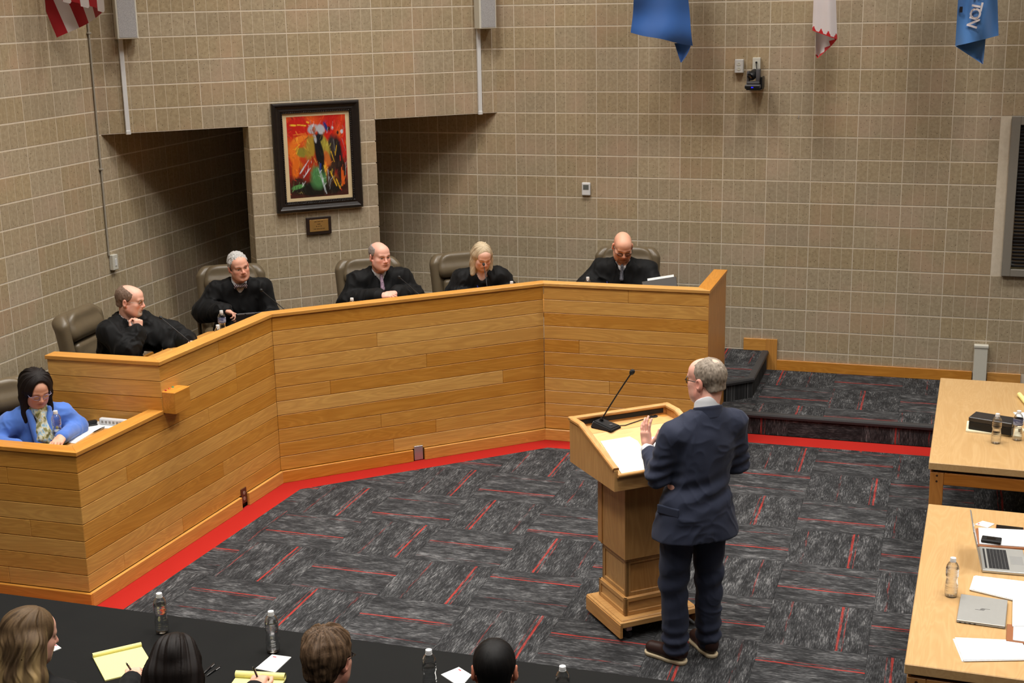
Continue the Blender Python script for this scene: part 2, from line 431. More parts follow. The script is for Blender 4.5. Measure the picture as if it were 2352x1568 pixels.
for i in range(40):
    z = wz0+0.09+i*0.0315
    if z < wz1-0.09:
        o = link('reflected_slat', bl, win, M_BLIND_REFLECTION); o.location = (0, YB-0.011, z); o.rotation_euler = (math.radians(25), 0, 0)

# ------------------------------------------------------------------ floor, landing and dais
B0, B1, B2, B3 = Vector((-5.014, 6.821)), Vector((-4.893, 9.226)), Vector((-3.176, 10.806)), Vector((-1.783, 10.815))
ZL, ZD = 0.182, 0.365
YN = 11.385
floor = tag(link('floor', box_me((XL, -2.0, -0.2), (6.0, YB, -0.006)), None, M_RUBBER), kind='structure')
def hp(P, Q):   # half plane left of P->Q
    d = (Q[0]-P[0], Q[1]-P[1]); n = (-d[1], d[0]); L = math.hypot(*n); n = (n[0]/L, n[1]/L)
    return (n[0], n[1], -(n[0]*P[0]+n[1]*P[1]))
def off_line(P, Q, o):  # shift to the right of P->Q
    d = (Q-P).normalized(); n = Vector((d.y, -d.x)); return P+n*o, Q+n*o
RW = 0.215
def tile_mesh(poly, origin, top=0.0, th=0.006):
    return prism_me([(p[0]-origin[0], p[1]-origin[1]) for p in poly], top-th, top)
FULL_TILE = None
TS = 0.6096
def lay_tiles(parent, planes, x0, y0, nx, ny, z=0.0, phase=0, ax=-3.94, ay=8.067):
    """24 inch carpet tiles, quarter turned, clipped to half planes"""
    g = 0.0006
    cache = {}
    for i in range(nx):
        for j in range(ny):
            a = ax+(x0+i)*TS; b = ay+(y0+j)*TS
            sq = [(a+g, b+g), (a+TS-g, b+g), (a+TS-g, b+TS-g), (a+g, b+TS-g)]
            pl = clip_poly(sq, planes)
            if poly_area(pl) < 0.004: continue
            c = (a+TS/2, b+TS/2); turn = (x0+i+y0+j+phase) % 2
            rot = math.pi/2*(1 if turn else 0) + (math.pi if random.random() < 0.5 else 0)
            R = Matrix.Rotation(-rot, 2)
            loc = [tuple(R @ Vector((p[0]-c[0], p[1]-c[1]))) for p in pl]
            full = len(pl) == 4 and abs(poly_area(pl)-(TS-2*g)**2) < 1e-5
            if full:
                if 'f' not in cache: cache['f'] = prism_me([(-TS/2+g, -TS/2+g), (TS/2-g, -TS/2+g), (TS/2-g, TS/2-g), (-TS/2+g, TS/2-g)], -0.006, 0)
                me = cache['f']
            else: me = prism_me(loc, -0.006, 0)
            o = link('carpet_tile', me, parent, M_CARPET); o.location = (c[0], c[1], z); o.rotation_euler = (0, 0, rot)
# the open floor lies right of the bench line (convex) and in front of the steps
l1 = off_line(B0, B1, RW); l2 = off_line(B1, B2, RW); l3 = off_line(B2, B3, RW)
rev = lambda s: hp(s[1], s[0])
XS = B3.x+RW; YR = YN-RW-0.02
lay_tiles(floor, [rev(l1), rev(l2)], -3, -6, 16, 10, 0.0)
lay_tiles(floor, [rev(l1), rev(l2), rev(l3), (-1, 0, XS)], -3, 4, 8, 2, 0.0)
lay_tiles(floor, [(1, 0, -XS), (0, -1, YR)], 3, 4, 10, 2, 0.0)
# red border strips along the bench and the step
def strip(parent, pts, z=0.0, name='carpet_border'):
    c = Vector((sum(p[0] for p in pts)/len(pts), sum(p[1] for p in pts)/len(pts)))
    o = link(name, prism_me([(p[0]-c.x, p[1]-c.y) for p in pts], -0.006, 0.0), parent, M_RED); o.location = (c.x, c.y, z); return o
def isect(a, b):
    (p, q), (r, s_) = a, b; d1 = q-p; d2 = s_-r; k = d1.x*d2.y-d1.y*d2.x
    t = ((r.x-p.x)*d2.y-(r.y-p.y)*d2.x)/k; return p+d1*t
i12, i23 = isect(l1, l2), isect(l2, l3)
i0 = l1[0]
strip(floor, [B0, i0, i12, B1]); strip(floor, [B1, i12, i23, B2])
strip(floor, [B2, i23, Vector((XS, l3[1].y)), B3])
strip(floor, [B3, Vector((XS, l3[1].y)), Vector((XS, YR)), Vector((B3.x, YN))])
strip(floor, [Vector((B3.x, YN)), Vector((XS, YR)), Vector((5.0, YR)), Vector((5.0, YN))])
strip(floor, [Vector((-6.2, 6.60)), Vector((i0.x, 6.60)), i0, B0, Vector((-6.2, 6.80))])
# landing (one riser up) and dais (two risers up)
lp = [(-1.79, YN+0.02), (5.0, YN+0.02), (5.0, YB), (-1.79, YB)]
landing = tag(link('floor_landing', prism_me(lp, -0.1, ZL-0.006), None, M_RUBBER), kind='structure')
lay_tiles(landing, [(1, 0, 1.79), (0, 1, -(YN+0.02)), (-1, 0, 3.9), (0, -1, YB)], 3, 5, 10, 4, ZL, 1)
M_RISER = M_CARPET
for i in range(10):
    a = -1.79+i*TS
    o = link('carpet_tile', prism_me([(-TS/2+0.0006, -0.084), (TS/2-0.0006, -0.084), (TS/2-0.0006, 0.084), (-TS/2+0.0006, 0.084)], -0.006, 0), landing, M_CARPET)
    if i % 2:
        o.data = prism_me([(-0.084, -TS/2+0.0006), (0.084, -TS/2+0.0006), (0.084, TS/2-0.0006), (-0.084, TS/2-0.0006)], -0.006, 0); o.data.materials.append(M_CARPET)
        o.rotation_euler = (math.radians(90), math.radians(90), 0)
    else: o.rotation_euler = (math.radians(90), 0, 0)
    o.location = (a+TS/2, YN+0.014, 0.084)
def nosing(parent, pts, z):
    bm = bmesh.new()
    prof = [(-0.012, -0.032), (-0.016, -0.012), (-0.010, 0.002), (0.0, 0.006), (0.045, 0.006), (0.045, 0.0), (0.0, 0.0), (0.0, -0.032)]
    P = [Vector((p[0], p[1], z)) for p in pts]; rings = []
    for i, p in enumerate(P):
        ds = []
        if i > 0: ds.append((P[i]-P[i-1]).normalized())
        if i < len(P)-1: ds.append((P[i+1]-P[i]).normalized())
        t = sum(ds, Vector()).normalized(); n = Vector((-t.y, t.x, 0)); k = 1/max(0.3, n.dot(Vector((-ds[0].y, ds[0].x, 0))))
        rings.append([bm.verts.new(p+n*u*k+Vector((0, 0, w))) for u, w in prof])
    m = len(prof)
    for i in range(len(P)-1):
        for k in range(m): bm.faces.new((rings[i][k], rings[i][(k+1) % m], rings[i+1][(k+1) % m], rings[i+1][k]))
    bm.faces.new(rings[0]); bm.faces.new(rings[-1][::-1])
    return link('nosing', bm_done(bm), parent, M_NOSING)
nosing(landing, [(-1.79, YN+0.008), (5.0, YN+0.008)], ZL)
dp = [(-1.56, YB), (-1.56, 11.88), (-1.76, 11.69), (-1.80, 11.69)]
inner = [(-1.80, 11.62), (-3.49, 11.62), (-5.43, 9.81), (-5.72, 9.4), (-5.72, 7.80), (XL, 7.80), (XL, YB)]
dais = tag(link('floor_dais', prism_me(dp+inner, 0.0, ZD-0.006), None, M_RUBBER), kind='structure')
lay_tiles(dais, [hp((-1.56, 11.88), (-1.56, YB)), hp((-1.80, 11.65), (-1.56, 11.88)), (0, -1, YB), (0, 1, -11.69), (1, 0, 6.9)], -5, 5, 9, 4, ZD)
lay_tiles(dais, [(0, -1, 11.55), (0, 1, -7.85), (-1, 0, -5.75), (1, 0, 6.99)], -5, -1, 3, 8, ZD)
ns = nosing(dais, [(-1.80, 11.672), (-1.76, 11.672), (-1.552, 11.872), (-1.552, YB)], ZD)
link('carpet_riser', prism_me([(-1.7595, 11.683), (-1.555, 11.879), (-1.555, YB-0.02), (-1.575, YB-0.02), (-1.575, 11.89), (-1.7595, 11.70)], ZL, ZD-0.03), dais, M_CARPET)
clerk_floor = tag(link('floor_clerk', box_me((XL, 7.02, 0.0), (-5.72, 7.80, ZL)), None, M_CARPET), kind='structure')
tag(link('floor_clerk', box_me((-5.72, 6.99, 0.0), (-5.10, 7.80, ZL)), None, M_CARPET), kind='structure')
# ------------------------------------------------------------------ baseboards
def board(name, lo, hi, parent=None):
    c = Vector(((lo[0]+hi[0])/2, (lo[1]+hi[1])/2, (lo[2]+hi[2])/2))
    o = link(name, box_me(tuple(a-b for a, b in zip(lo, c)), tuple(a-b for a, b in zip(hi, c)), 0.002), parent, M_OAKTRIM); o.location = c; return o
bb = tag(bpy.data.objects.new('baseboard_right', None), kind='structure'); COL.objects.link(bb)
YF = YB-0.02
board('board', (-1.46, YF, ZL), (0.318, YB-0.001, ZL+0.10), bb)
board('board', (0.45, YF, ZL), (0.74, YB-0.001, ZL+0.10), bb)
board('board', (-1.78, YF, ZD), (-1.565, YB-0.001, ZD+0.115), bb)
bm = bmesh.new()
v = [(-1.565, ZD+0.0), (-1.565, ZL), (-1.46, ZL), (-1.46, ZD+0.115), (-1.565, ZD+0.115)]
lo = [bm.verts.new((x+1.5, -0.01, z-0.3)) for x, z in v]; hi = [bm.verts.new((x+1.5, 0.009, z-0.3)) for x, z in v]
bm.faces.new(lo); bm.faces.new(hi[::-1])
for i in range(5): bm.faces.new((lo[i], hi[i], hi[(i+1) % 5], lo[(i+1) % 5]))
o = link('board', bm_done(bm), bb, wood_mat('oak_trim_upright', (214, 152, 74), (196, 132, 58), (160, 98, 38), 0.3, axis=2, vary=0.1)); o.location = (-1.5, YB-0.0101, 0.3)
bb = tag(bpy.data.objects.new('baseboard_left', None), kind='structure'); COL.objects.link(bb)
o = link('board', box_me((-1.6, -0.0095, -0.09), (1.6, 0.0095, 0.09), 0.002), bb, M_OAKTRIM); o.location = (XL+0.0105, 9.45, ZD+0.09); o.rotation_euler = (0, 0, math.pi/2)
# ================================================================== the judges' bench
bench = thing('judges_bench', 'long angled oak judges bench of horizontal planks along the block walls', 'bench', (-4.0, 9.0, 0))
bench_origin = Vector((-4.0, 9.0, 0))
PZ0, PP = 0.10, 0.11318          # first plank row, pitch
ZTOP = PZ0+11*PP                 # 1.345
ZLOW = PZ0+8*PP                  # 1.005
def bpart(name, me, mat, loc=(0, 0, 0), rz=0.0, parent=None):
    o = link(name, me, parent or bench, mat); o.location = Vector(loc)-(bench_origin if parent is None else Vector()); o.rotation_euler = (0, 0, rz); return o
PT = 0.02
def planks(P, Q, rows, joints, cut0=0.0, cut1=0.0, z0=PZ0):
    """planks on the face from P to Q (face to the right of P->Q); joints: row -> distances from P"""
    d = (Q-P); L = d.length; d.normalize(); n = Vector((d.y, -d.x)); ang = math.atan2(d.y, d.x)
    for r in rows:
        xs = [cut0]+[j for j in joints.get(r, ())]+[L-cut1]
        for a, b in zip(xs, xs[1:]):
            l = b-a; c = P+d*(a+l/2)-n*(PT/2)
            g = 0.0016
            me = box_me((-l/2+0.0008, -PT/2, -PP/2+g), (l/2-0.0008, PT/2, PP/2-g), 0.0022)
            bpart('plank', me, M_OAK, (c.x, c.y, z0+(r+0.5)*PP), ang)
R11 = range(0, 11)
L01 = (B1-B0).length; L12 = (B2-B1).length
YSTEP = 7.742                    # where the low clerk end steps up to the high bench
sstep = (YSTEP-B0.y)/(B1.y-B0.y)*L01
BS = B0+(B1-B0)*(sstep/L01)
# row numbering from the floor; butt joints read off the photograph
def s_of(px, py, P, Q):
    d = (Q-P).normalized(); n = Vector((d.y, -d.x)); r = ray(px, py); k = (n.x*P.x+n.y*P.y)/(n.x*r[0]+n.y*r[1])
    return (Vector((r[0]*k, r[1]*k))-P).dot(d)
def js(P, Q, lst):
    out = {}
    for px, py in lst:
        d = (Q-P).normalized(); n = Vector((d.y, -d.x)); r = ray(px, py); k = (n.x*P.x+n.y*P.y)/(n.x*r[0]+n.y*r[1])
        z = CAMH+r[2]*k; row = int((z-PZ0)/PP)
        s = (Vector((r[0]*k, r[1]*k))-P).dot(d)
        if 0.05 < s < (Q-P).length-0.05 and 0 <= row < 11: out.setdefault(row, []).append(s)
    return {k: sorted(v) for k, v in out.items()}
j01 = js(B0, B1, [(293, 1103), (513, 1070), (420, 1200), (290, 1330), (480, 956), (545, 885), (385, 1290)])
j12 = js(B1, B2, [(866, 778), (980, 820), (1155, 850), (875, 952), (1002, 988), (760, 905), (905, 1030)])
j23 = js(B2, B3, [(1443, 683), (1400, 880), (1330, 800)])
planks(B0, B1, range(0, 8), {k: v for k, v in j01.items()})
jup = {k: [x-sstep for x in v if x-sstep > 0.05] for k, v in j01.items()}
jup[10] = [s_of(502, 800, BS, B1)]; jup[8] = [s_of(545, 885, BS, B1)]
planks(BS, B1, range(8, 11), jup)
planks(B1, B2, R11, j12)
planks(B2, B3, R11, j23)
# low end (towards the black table) and the high end above the clerk
E0 = Vector((-6.15, 6.80))
planks(E0, B0, range(0, 8), {6: [0.62], 3: [0.75], 0: [0.55]})
UE = Vector((BS.x-0.86, YSTEP-0.028)); 
planks(UE, BS, range(5, 11), {})
planks(UE, BS, range(0, 5), {})
# solid panel at the right end of the bench (single veneer panel)
M_OAKPANEL = wood_mat('oak_panel_upright', (208, 146, 76), (190, 128, 60), (160, 100, 42), 0.35, axis=2, vary=0.1)
B4 = Vector((-1.783, 11.70))
bpart('end_panel', box_me((-0.011, -0.445, 0.0), (0.011, 0.445, ZTOP), 0.002), M_OAKPANEL, (B3.x-0.011, 11.26, 0))
# carcass behind the planks (plywood), keeps the faces light tight
M_PLY = plain('plywood', (120, 84, 44), 0.7)
def carcass(P, Q, z1, e0=0.0, e1=0.0):
    d = (Q-P).normalized(); n = Vector((d.y, -d.x)); a = P+d*e0-n*(PT+0.001); b = Q-d*e1-n*(PT+0.001)
    c = (a+b)/2; L = (b-a).length
    bpart('carcass_panel', box_me((-L/2, 0, 0), (L/2, 0.018, z1)), M_PLY, (c.x, c.y, 0), math.atan2(d.y, d.x))
carcass(B0, B1, ZLOW, 0.02, 0.0); carcass(BS, B1, ZTOP, 0.02, 0.0); carcass(B1, B2, ZTOP); carcass(B2, B3, ZTOP, 0, 0.02); carcass(E0, B0, ZLOW, 0, 0.02); carcass(UE, BS, ZTOP, 0, 0.02)
# baseboard, proud of the planks
def basebd(P, Q, s0, s1, e0=0.0, e1=0.0):
    d = (Q-P).normalized(); n = Vector((d.y, -d.x)); a = P+d*s0; b = P+d*s1
    c = (a+b)/2+n*0.010; L = (b-a).length
    bpart('base_board', box_me((-L/2-e0, -0.012, 0.0), (L/2+e1, 0.012, PZ0-0.002), 0.0025), M_OAKTRIM, (c.x, c.y, 0), math.atan2(d.y, d.x))
so = s_of(560, 1155, B0, B1); sc_ = s_of(961, 1040, B1, B2)
basebd(B0, B1, 0.0, so-0.05); basebd(B0, B1, so+0.05, L01-0.0)
basebd(B1, B2, 0.0, sc_-0.05); basebd(B1, B2, sc_+0.05, L12)
basebd(B2, B3, 0.0, (B3-B2).length)
basebd(E0, B0, 0.0, (B0-E0).length, 0.0, 0.022)
# top caps, mitred at the corners
CW = 0.118; CT = 0.026
def cap_piece(poly, z):
    c = Vector((sum(p[0] for p in poly)/len(poly), sum(p[1] for p in poly)/len(poly)))
    a = Vector(poly[1])-Vector(poly[0]); ang = math.atan2(a.y, a.x); R = Matrix.Rotation(-ang, 2)
    me = prism_me([tuple(R @ (Vector(p)-c)) for p in poly], 0, CT, 0.0018)
    bpart('cap_rail', me, M_OAKTRIM, (c.x, c.y, z), ang)
OV = 0.010
def cap_run(pts, z, start=None, end=None):
    out = []; inn = []
    n = len(pts)
    for i in range(n):
        if i == 0: a = off_line(pts[0], pts[1], OV)[0]; b = off_line(pts[0], pts[1], OV-CW)[0]
        elif i == n-1: a = off_line(pts[-2], pts[-1], OV)[1]; b = off_line(pts[-2], pts[-1], OV-CW)[1]
        else:
            a = isect(off_line(pts[i-1], pts[i], OV), off_line(pts[i], pts[i+1], OV)); b = isect(off_line(pts[i-1], pts[i], OV-CW), off_line(pts[i], pts[i+1], OV-CW))
        out.append(a); inn.append(b)
    for i in range(n-1): cap_piece([out[i], out[i+1], inn[i+1], inn[i]], z)
BSc = BS
cap_run([UE+Vector((-0.01, 0)), BSc, B1, B2, B3, B4], ZTOP)
cap_run([E0, B0, BS-(B1-B0).normalized()*0.004], ZLOW)
# inner edge board below caps is the back of the carcass; work surfaces
M_DESK = wood_mat('oak_worktop', (214, 154, 78), (200, 138, 64), (170, 108, 44), 0.32, vary=0.05)
DZ = ZD+0.735
def desk(name, pts, z):
    c = Vector((sum(p[0] for p in pts)/len(pts), sum(p[1] for p in pts)/len(pts)))
    bpart(name, prism_me([tuple(Vector(p)-c) for p in pts], -0.03, 0.0, 0.003), M_DESK, (c.x, c.y, z))
def inset(P, Q, o): return off_line(P, Q, -o)
DD = 0.80; d0 = PT+0.021
La, Lb, Lc = inset(BS, B1, d0), inset(B1, B2, d0), inset(B2, B3, d0)
Ma, Mb, Mc = inset(BS, B1, DD), inset(B1, B2, DD), inset(B2, B3, DD)
pa, pb = isect(La, Lb), isect(Lb, Lc); qa, qb = isect(Ma, Mb), isect(Mb, Mc)
yb = YSTEP+0.03
dirL = (B1-BS).normalized()
def on_y(line, y): t = (y-line[0].y)/(line[1].y-line[0].y); return line[0]+(line[1]-line[0])*t
desk('work_surface', [on_y(La, yb), pa, qa, on_y(Ma, yb)], DZ)
desk('work_surface', [pa, pb, qb, qa], DZ)
desk('work_surface', [pb, Vector((B3.x-0.024, Lc[1].y)), Vector((B3.x-0.024, Mc[1].y)), qb], DZ)
# clerk's worktop
CDZ = ZL+0.735
Ka = inset(B0, B1, d0)
desk('clerk_work_surface', [on_y(Ka, 6.85), on_y(Ka, YSTEP-0.05), on_y(Ka, YSTEP-0.05)+Vector((-0.40, 0)), on_y(Ka, 6.85)+Vector((-0.40, 0))], CDZ)
# timer box with three signal lamps at the step
n01 = Vector(((B1-B0).normalized().y, -(B1-B0).normalized().x)); ang01 = math.atan2((B1-B0).y, (B1-B0).x)
tc = B0+(B1-B0)*((7.842-B0.y)/(B1.y-B0.y))
tb = bpart('timer_box', box_me((-0.092, -0.062, -0.075), (0.092, 0.115, 0.075), 0.003), M_OAKTRIM, (tc.x, tc.y, 1.083), ang01)
tb.location = tb.location + Vector((n01.x*0.036, n01.y*0.036, 0)) - Vector(((B1-B0).normalized().x*0.0, 0, 0))
for k, (nm, c) in enumerate((('red', (150, 20, 30)), ('amber', (190, 70, 20)), ('green', (10, 130, 90)))):
    m = NT('signal_lamp_'+nm, 0.12, 0.7); m.color(srgb(*c))
    o = link('signal_lamp', lathe_me([(0.008, 0), (0.008, 0.002), (0.0062, 0.0045), (0.0035, 0.0068), (0, 0.0075)], 14), tb, m.m); o.location = (-0.055+k*0.042, 0.03, 0.075); o['label'] = nm+' signal lamp'
# outlets let into the baseboards
M_STEEL = plain('brushed_steel', (186, 184, 184), 0.35, 0.5, 0.7)
M_BROWNPL = plain('brown_plastic', (92, 52, 34), 0.4)
p = B1+(B2-B1).normalized()*sc_; nn = Vector(((B2-B1).normalized().y, -(B2-B1).normalized().x))
bpart('outlet_plate', box_me((-0.038, -0.004, 0.005), (0.038, 0.004, 0.125), 0.002), M_STEEL, (p.x+nn.x*0.0045, p.y+nn.y*0.0045, 0.0), math.atan2((B2-B1).y, (B2-B1).x))
p = B0+(B1-B0).normalized()*so
op = bpart('outlet_plate', box_me((-0.036, -0.004, 0.0), (0.036, 0.004, 0.118), 0.002), M_BROWNPL, (p.x+n01.x*0.0045, p.y+n01.y*0.0045, 0.035), ang01)
for k in range(2):
    o = link('socket', lathe_me([(0.015, 0), (0.015, 0.002), (0, 0.0025)], 14), op, plain('socket_face', (150, 120, 104), 0.4)); o.location = (0, -0.004, 0.036+k*0.045); o.rotation_euler = (math.radians(90), 0, 0)
# ================================================================== fixtures on the walls
def on_plane(x, y, P0, n):
    d = Vector(ray(x, y)); o = Vector((0, 0, CAMH)); k = (Vector(P0)-o).dot(n)/d.dot(n); return o+d*k
def ch_rot(): return math.atan2(CHD.y, CHD.x)
M_GREYCLOTH = None
def grille_mat():
    m = NT('speaker_grille', 0.55, 0.3); v = m.coord('Object')
    w = m.n('ShaderNodeTexVoronoi', i_Vector=v, i_Scale=260.0).outputs['Distance']
    m.color(m.ramp(w, [(0.2, srgb(120, 118, 118)), (0.5, srgb(176, 174, 174))])); return m.m
M_GRILLE = grille_mat()
M_GALV = plain('painted_conduit', (164, 156, 142), 0.45, 0.3)
def column_speaker(t, label, glabel):
    p = ch(t, 3.41, 0.0)
    s = thing('column_speaker', label, 'speaker', p, ch_rot(), 'column loudspeakers high on the block wall')
    link('cabinet', box_me((-0.088, -0.15, 0.0), (0.088, -0.02, 0.95), 0.006), s, M_CREAM)
    link('grille', box_me((-0.073, -0.1525, 0.014), (0.076, -0.1505, 0.94), 0.0005), s, M_GRILLE)
    for z in (0.08, 0.85): link('bracket', box_me((-0.03, -0.02, z), (0.03, -0.0005, z+0.05)), s, M_CREAM)
    q = ch(t-0.045, 2.60, 0.0)
    c = thing('surface_conduit', glabel, 'conduit', q, ch_rot(), 'white surface conduits below the loudspeakers')
    link('channel', box_me((-0.019, -0.028, 0.03), (0.019, -0.0005, 0.81), 0.003), c, M_WHITEPL)
    link('elbow_cover', box_me((-0.021, -0.033, -0.004), (0.021, -0.0005, 0.034), 0.005), c, M_WHITEPL)
column_speaker(0.275, 'white column loudspeaker above the dark niche beside the striped flag', 'white conduit dropping from the loudspeaker near the striped flag')
column_speaker(3.632, 'white column loudspeaker near the inner corner, above the opening right of the painting', 'white conduit dropping to the soffit right of the painting')
# thin conduit down the left wall to the switch box
c = thing('wall_conduit', 'thin grey conduit running down the block wall to the white box', 'conduit', (XL, 10.25, 1.56))
link('pipe', tube_me([(0.012, 0, 0), (0.012, 0, 2.4)], 0.0085, 10), c, M_GALV)
for z in (0.75, 1.9): link('strap', box_me((0.0006, -0.02, z), (0.024, 0.02, z+0.015), 0.002), c, M_GALV)
b = thing('wall_switch_box', 'small white switch box on the block wall at the end of the thin conduit', 'switch', (XL, 10.30, 1.425))
link('box_body', box_me((0.0005, -0.038, 0), (0.042, 0.038, 0.135), 0.004), b, M_CREAM)
link('rocker', box_me((0.0425, -0.012, 0.035), (0.047, 0.012, 0.10), 0.002), b, M_WHITEPL)
# thermostat
t = thing('thermostat', 'white wall thermostat with grey display on the block wall above the bald judge', 'thermostat', (-3.336, YB, 1.816))
link('housing', box_me((-0.043, -0.026, 0), (0.043, -0.0005, 0.127), 0.009, 2), t, M_WHITEPL)
link('display', box_me((-0.028, -0.0275, 0.058), (0.028, -0.0262, 0.106), 0.0005), t, plain('lcd_grey', (104, 108, 104), 0.25))
M_PLATE = plain('pale_metal_plate', (206, 204, 200), 0.4)
# duplex outlet, single plate and the pan-tilt camera
o = thing('wall_outlet', 'surface mounted duplex power outlet beside the wall camera', 'outlet', (-1.876, YB, 2.985))
link('back_box', box_me((-0.042, -0.040, 0), (0.038, -0.0005, 0.122), 0.003), o, M_PLATE)
fp = link('face_plate', box_me((-0.039, -0.0435, 0.003), (0.033, -0.0405, 0.119), 0.0015), o, M_PLATE)
for k in range(2):
    s_ = link('socket', lathe_me([(0.0165, 0), (0.0165, 0.0025), (0.0, 0.003)], 16), fp, M_CREAM); s_.location = (-0.003, -0.0435, 0.040+k*0.042); s_.rotation_euler = (math.radians(90), 0, 0)
    for dx in (-0.006, 0.006):
        link('slot', box_me((-0.003+dx-0.0012, -0.0475, 0.040+k*0.042+0.001), (-0.003+dx+0.0012, -0.0463, 0.040+k*0.042+0.009)), fp, M_BLACKPL)
o = thing('cable_box', 'white cable box with a black plug above the wall camera', 'outlet', (-1.72, YB, 3.005))
link('back_box', box_me((-0.035, -0.040, 0), (0.035, -0.0005, 0.118), 0.003), o, M_CREAM)
link('plug', lathe_me([(0.009, 0), (0.009, 0.012), (0.005, 0.016), (0, 0.016)], 12), o, M_BLACKPL).matrix_local = Matrix.Translation((0.0, -0.040, 0.075)) @ Matrix.Rotation(math.radians(90), 4, 'X')
link('lead', tube_me([(0, -0.05, 0.072), (0.003, -0.056, 0.05), (0.006, -0.052, 0.02), (0.012, -0.045, 0.003), (0.03, -0.03, -0.002), (0.03, -0.02, -0.05)], 0.0035, 6), o, M_BLACKPL)
pc = thing('wall_camera', 'grey pan tilt conference camera on a wall bracket', 'camera', (-1.733, YB, 2.85))
link('bracket', box_me((-0.05, -0.17, -0.008), (0.06, -0.0005, 0.0), 0.002), pc, M_BLACKPL)
link('bracket_side', box_me((0.050, -0.13, 0.0), (0.064, -0.0005, 0.09), 0.004), pc, M_BLACKPL)
link('base', box_me((-0.062, -0.17, 0.0), (0.055, -0.04, 0.034), 0.010, 2), pc, M_GREYPL)
link('base_band', box_me((-0.058, -0.1722, 0.004), (0.050, -0.168, 0.024), 0.001), pc, M_BLACKPL)
mi = NT('blue_indicator', 0.3, 0.4); mi.color(srgb(40, 40, 190)); mi.b.inputs['Emission Color'].default_value = srgb(40, 40, 255); mi.b.inputs['Emission Strength'].default_value = 1.0
link('indicator', box_me((-0.012, -0.1732, 0.009), (0.004, -0.1718, 0.017)), pc, mi.m)
bm = bmesh.new()
for k in range(13):   # forked yoke: two cheeks joined by a collar
    pass
add_box(bm, (-0.052, -0.150, 0.034), (0.046, -0.060, 0.056), None, 0.008, 2)
add_box(bm, (-0.052, -0.140, 0.05), (-0.034, -0.065, 0.135), None, 0.006, 2)
add_box(bm, (0.016, -0.140, 0.05), (0.046, -0.065, 0.150), None, 0.008, 2)
link('yoke', bm_done(bm, smooth=40), pc, M_GREYPL)
h = link('camera_head', lathe_me([(0, -0.045), (0.026, -0.045), (0.033, -0.035), (0.034, 0.03), (0.028, 0.042), (0, 0.042)], 24), pc, M_BLACKPL)
h.location = (-0.010, -0.105, 0.105); h.rotation_euler = (math.radians(112), 0, math.radians(-25))
pc.scale = (1.22, 1.22, 1.18); pc.location.x += 0.008
l_ = link('lens', lathe_me([(0.021, 0), (0.021, 0.006), (0.017, 0.008), (0.0, 0.010)], 20), h, plain('lens_glass', (12, 12, 16), 0.05, 0.8)); l_.location = (0, 0, 0.042)
for px, py, lab in ((1835, 266, 'small metal hook in the block wall under the white flag'), (2276, 268, 'small metal hook in the block wall near the window')):
    p = at_y(px, py, YB)
    bm = bmesh.new(); add_tube(bm, [(0, 0, 0), (0, -0.018, 0), (0, -0.026, -0.006), (0.0, -0.028, -0.018), (0, -0.02, -0.026)], 0.003, 6)
    tag(link('wall_hook', bm_done(bm, smooth=50), None, M_STEEL), lab, 'hook', 'hooks in the block wall').location = p
# cream duct rising from the landing
d = thing('floor_duct', 'tall cream plastic duct standing against the oak baseboard', 'duct', (0.384, YB, ZL))
link('duct_body', box_me((-0.058, -0.062, 0), (0.058, -0.001, 0.335), 0.003), d, M_CREAM)
link('end_cap', box_me((-0.063, -0.067, 0.335), (0.063, -0.001, 0.362), 0.004), d, M_CREAM)

# ================================================================== painting and plaque
pt0, pt1, pz0, pz1 = 1.512, 2.345, 1.80, 2.80
pr = thing('framed_painting', 'large expressive painting of robed figures on red in a carved dark frame', 'painting', ch((pt0+pt1)/2, pz0, 0.0), ch_rot())
PWd, PHt = pt1-pt0, pz1-pz0
def dark_frame_mat():
    m = NT('carved_dark_frame', 0.35, 0.4); v = m.coord('Object'); m.color(m.mix(m.noise(m.mapping(v, (20, 20, 20)), 1.5, 4), srgb(44, 36, 32), srgb(22, 18, 17))); m.bump(m.noise(v, 60, 3), 0.25, 0.004); return m.m
M_DFRAME = dark_frame_mat()
fprof = [(0.0, -0.001), (0.0, -0.035), (0.012, -0.048), (0.024, -0.050), (0.034, -0.040), (0.055, -0.030), (0.074, -0.034), (0.080, -0.028), (0.096, -0.026), (0.096, -0.001)]
def frame_side(L, horizontal, prof):
    """mitred moulding along x from 0..L; inward +z"""
    bm = bmesh.new(); r0 = [bm.verts.new((u, w, u)) for u, w in prof]; r1 = [bm.verts.new((L-u, w, u)) for u, w in prof]
    k = len(prof)
    for i in range(k): bm.faces.new((r0[i], r0[(i+1) % k], r1[(i+1) % k], r1[i]))
    return bm_done(bm)
for L, ang, loc in ((PWd, 0, (-PWd/2, 0, 0)), (PHt, 90, (PWd/2, 0, 0)), (PWd, 180, (PWd/2, 0, PHt)), (PHt, 270, (-PWd/2, 0, PHt))):
    o = link('frame_side', frame_side(L, 0, fprof), pr, M_DFRAME); o.location = loc; o.rotation_euler = (0, -math.radians(ang), 0)
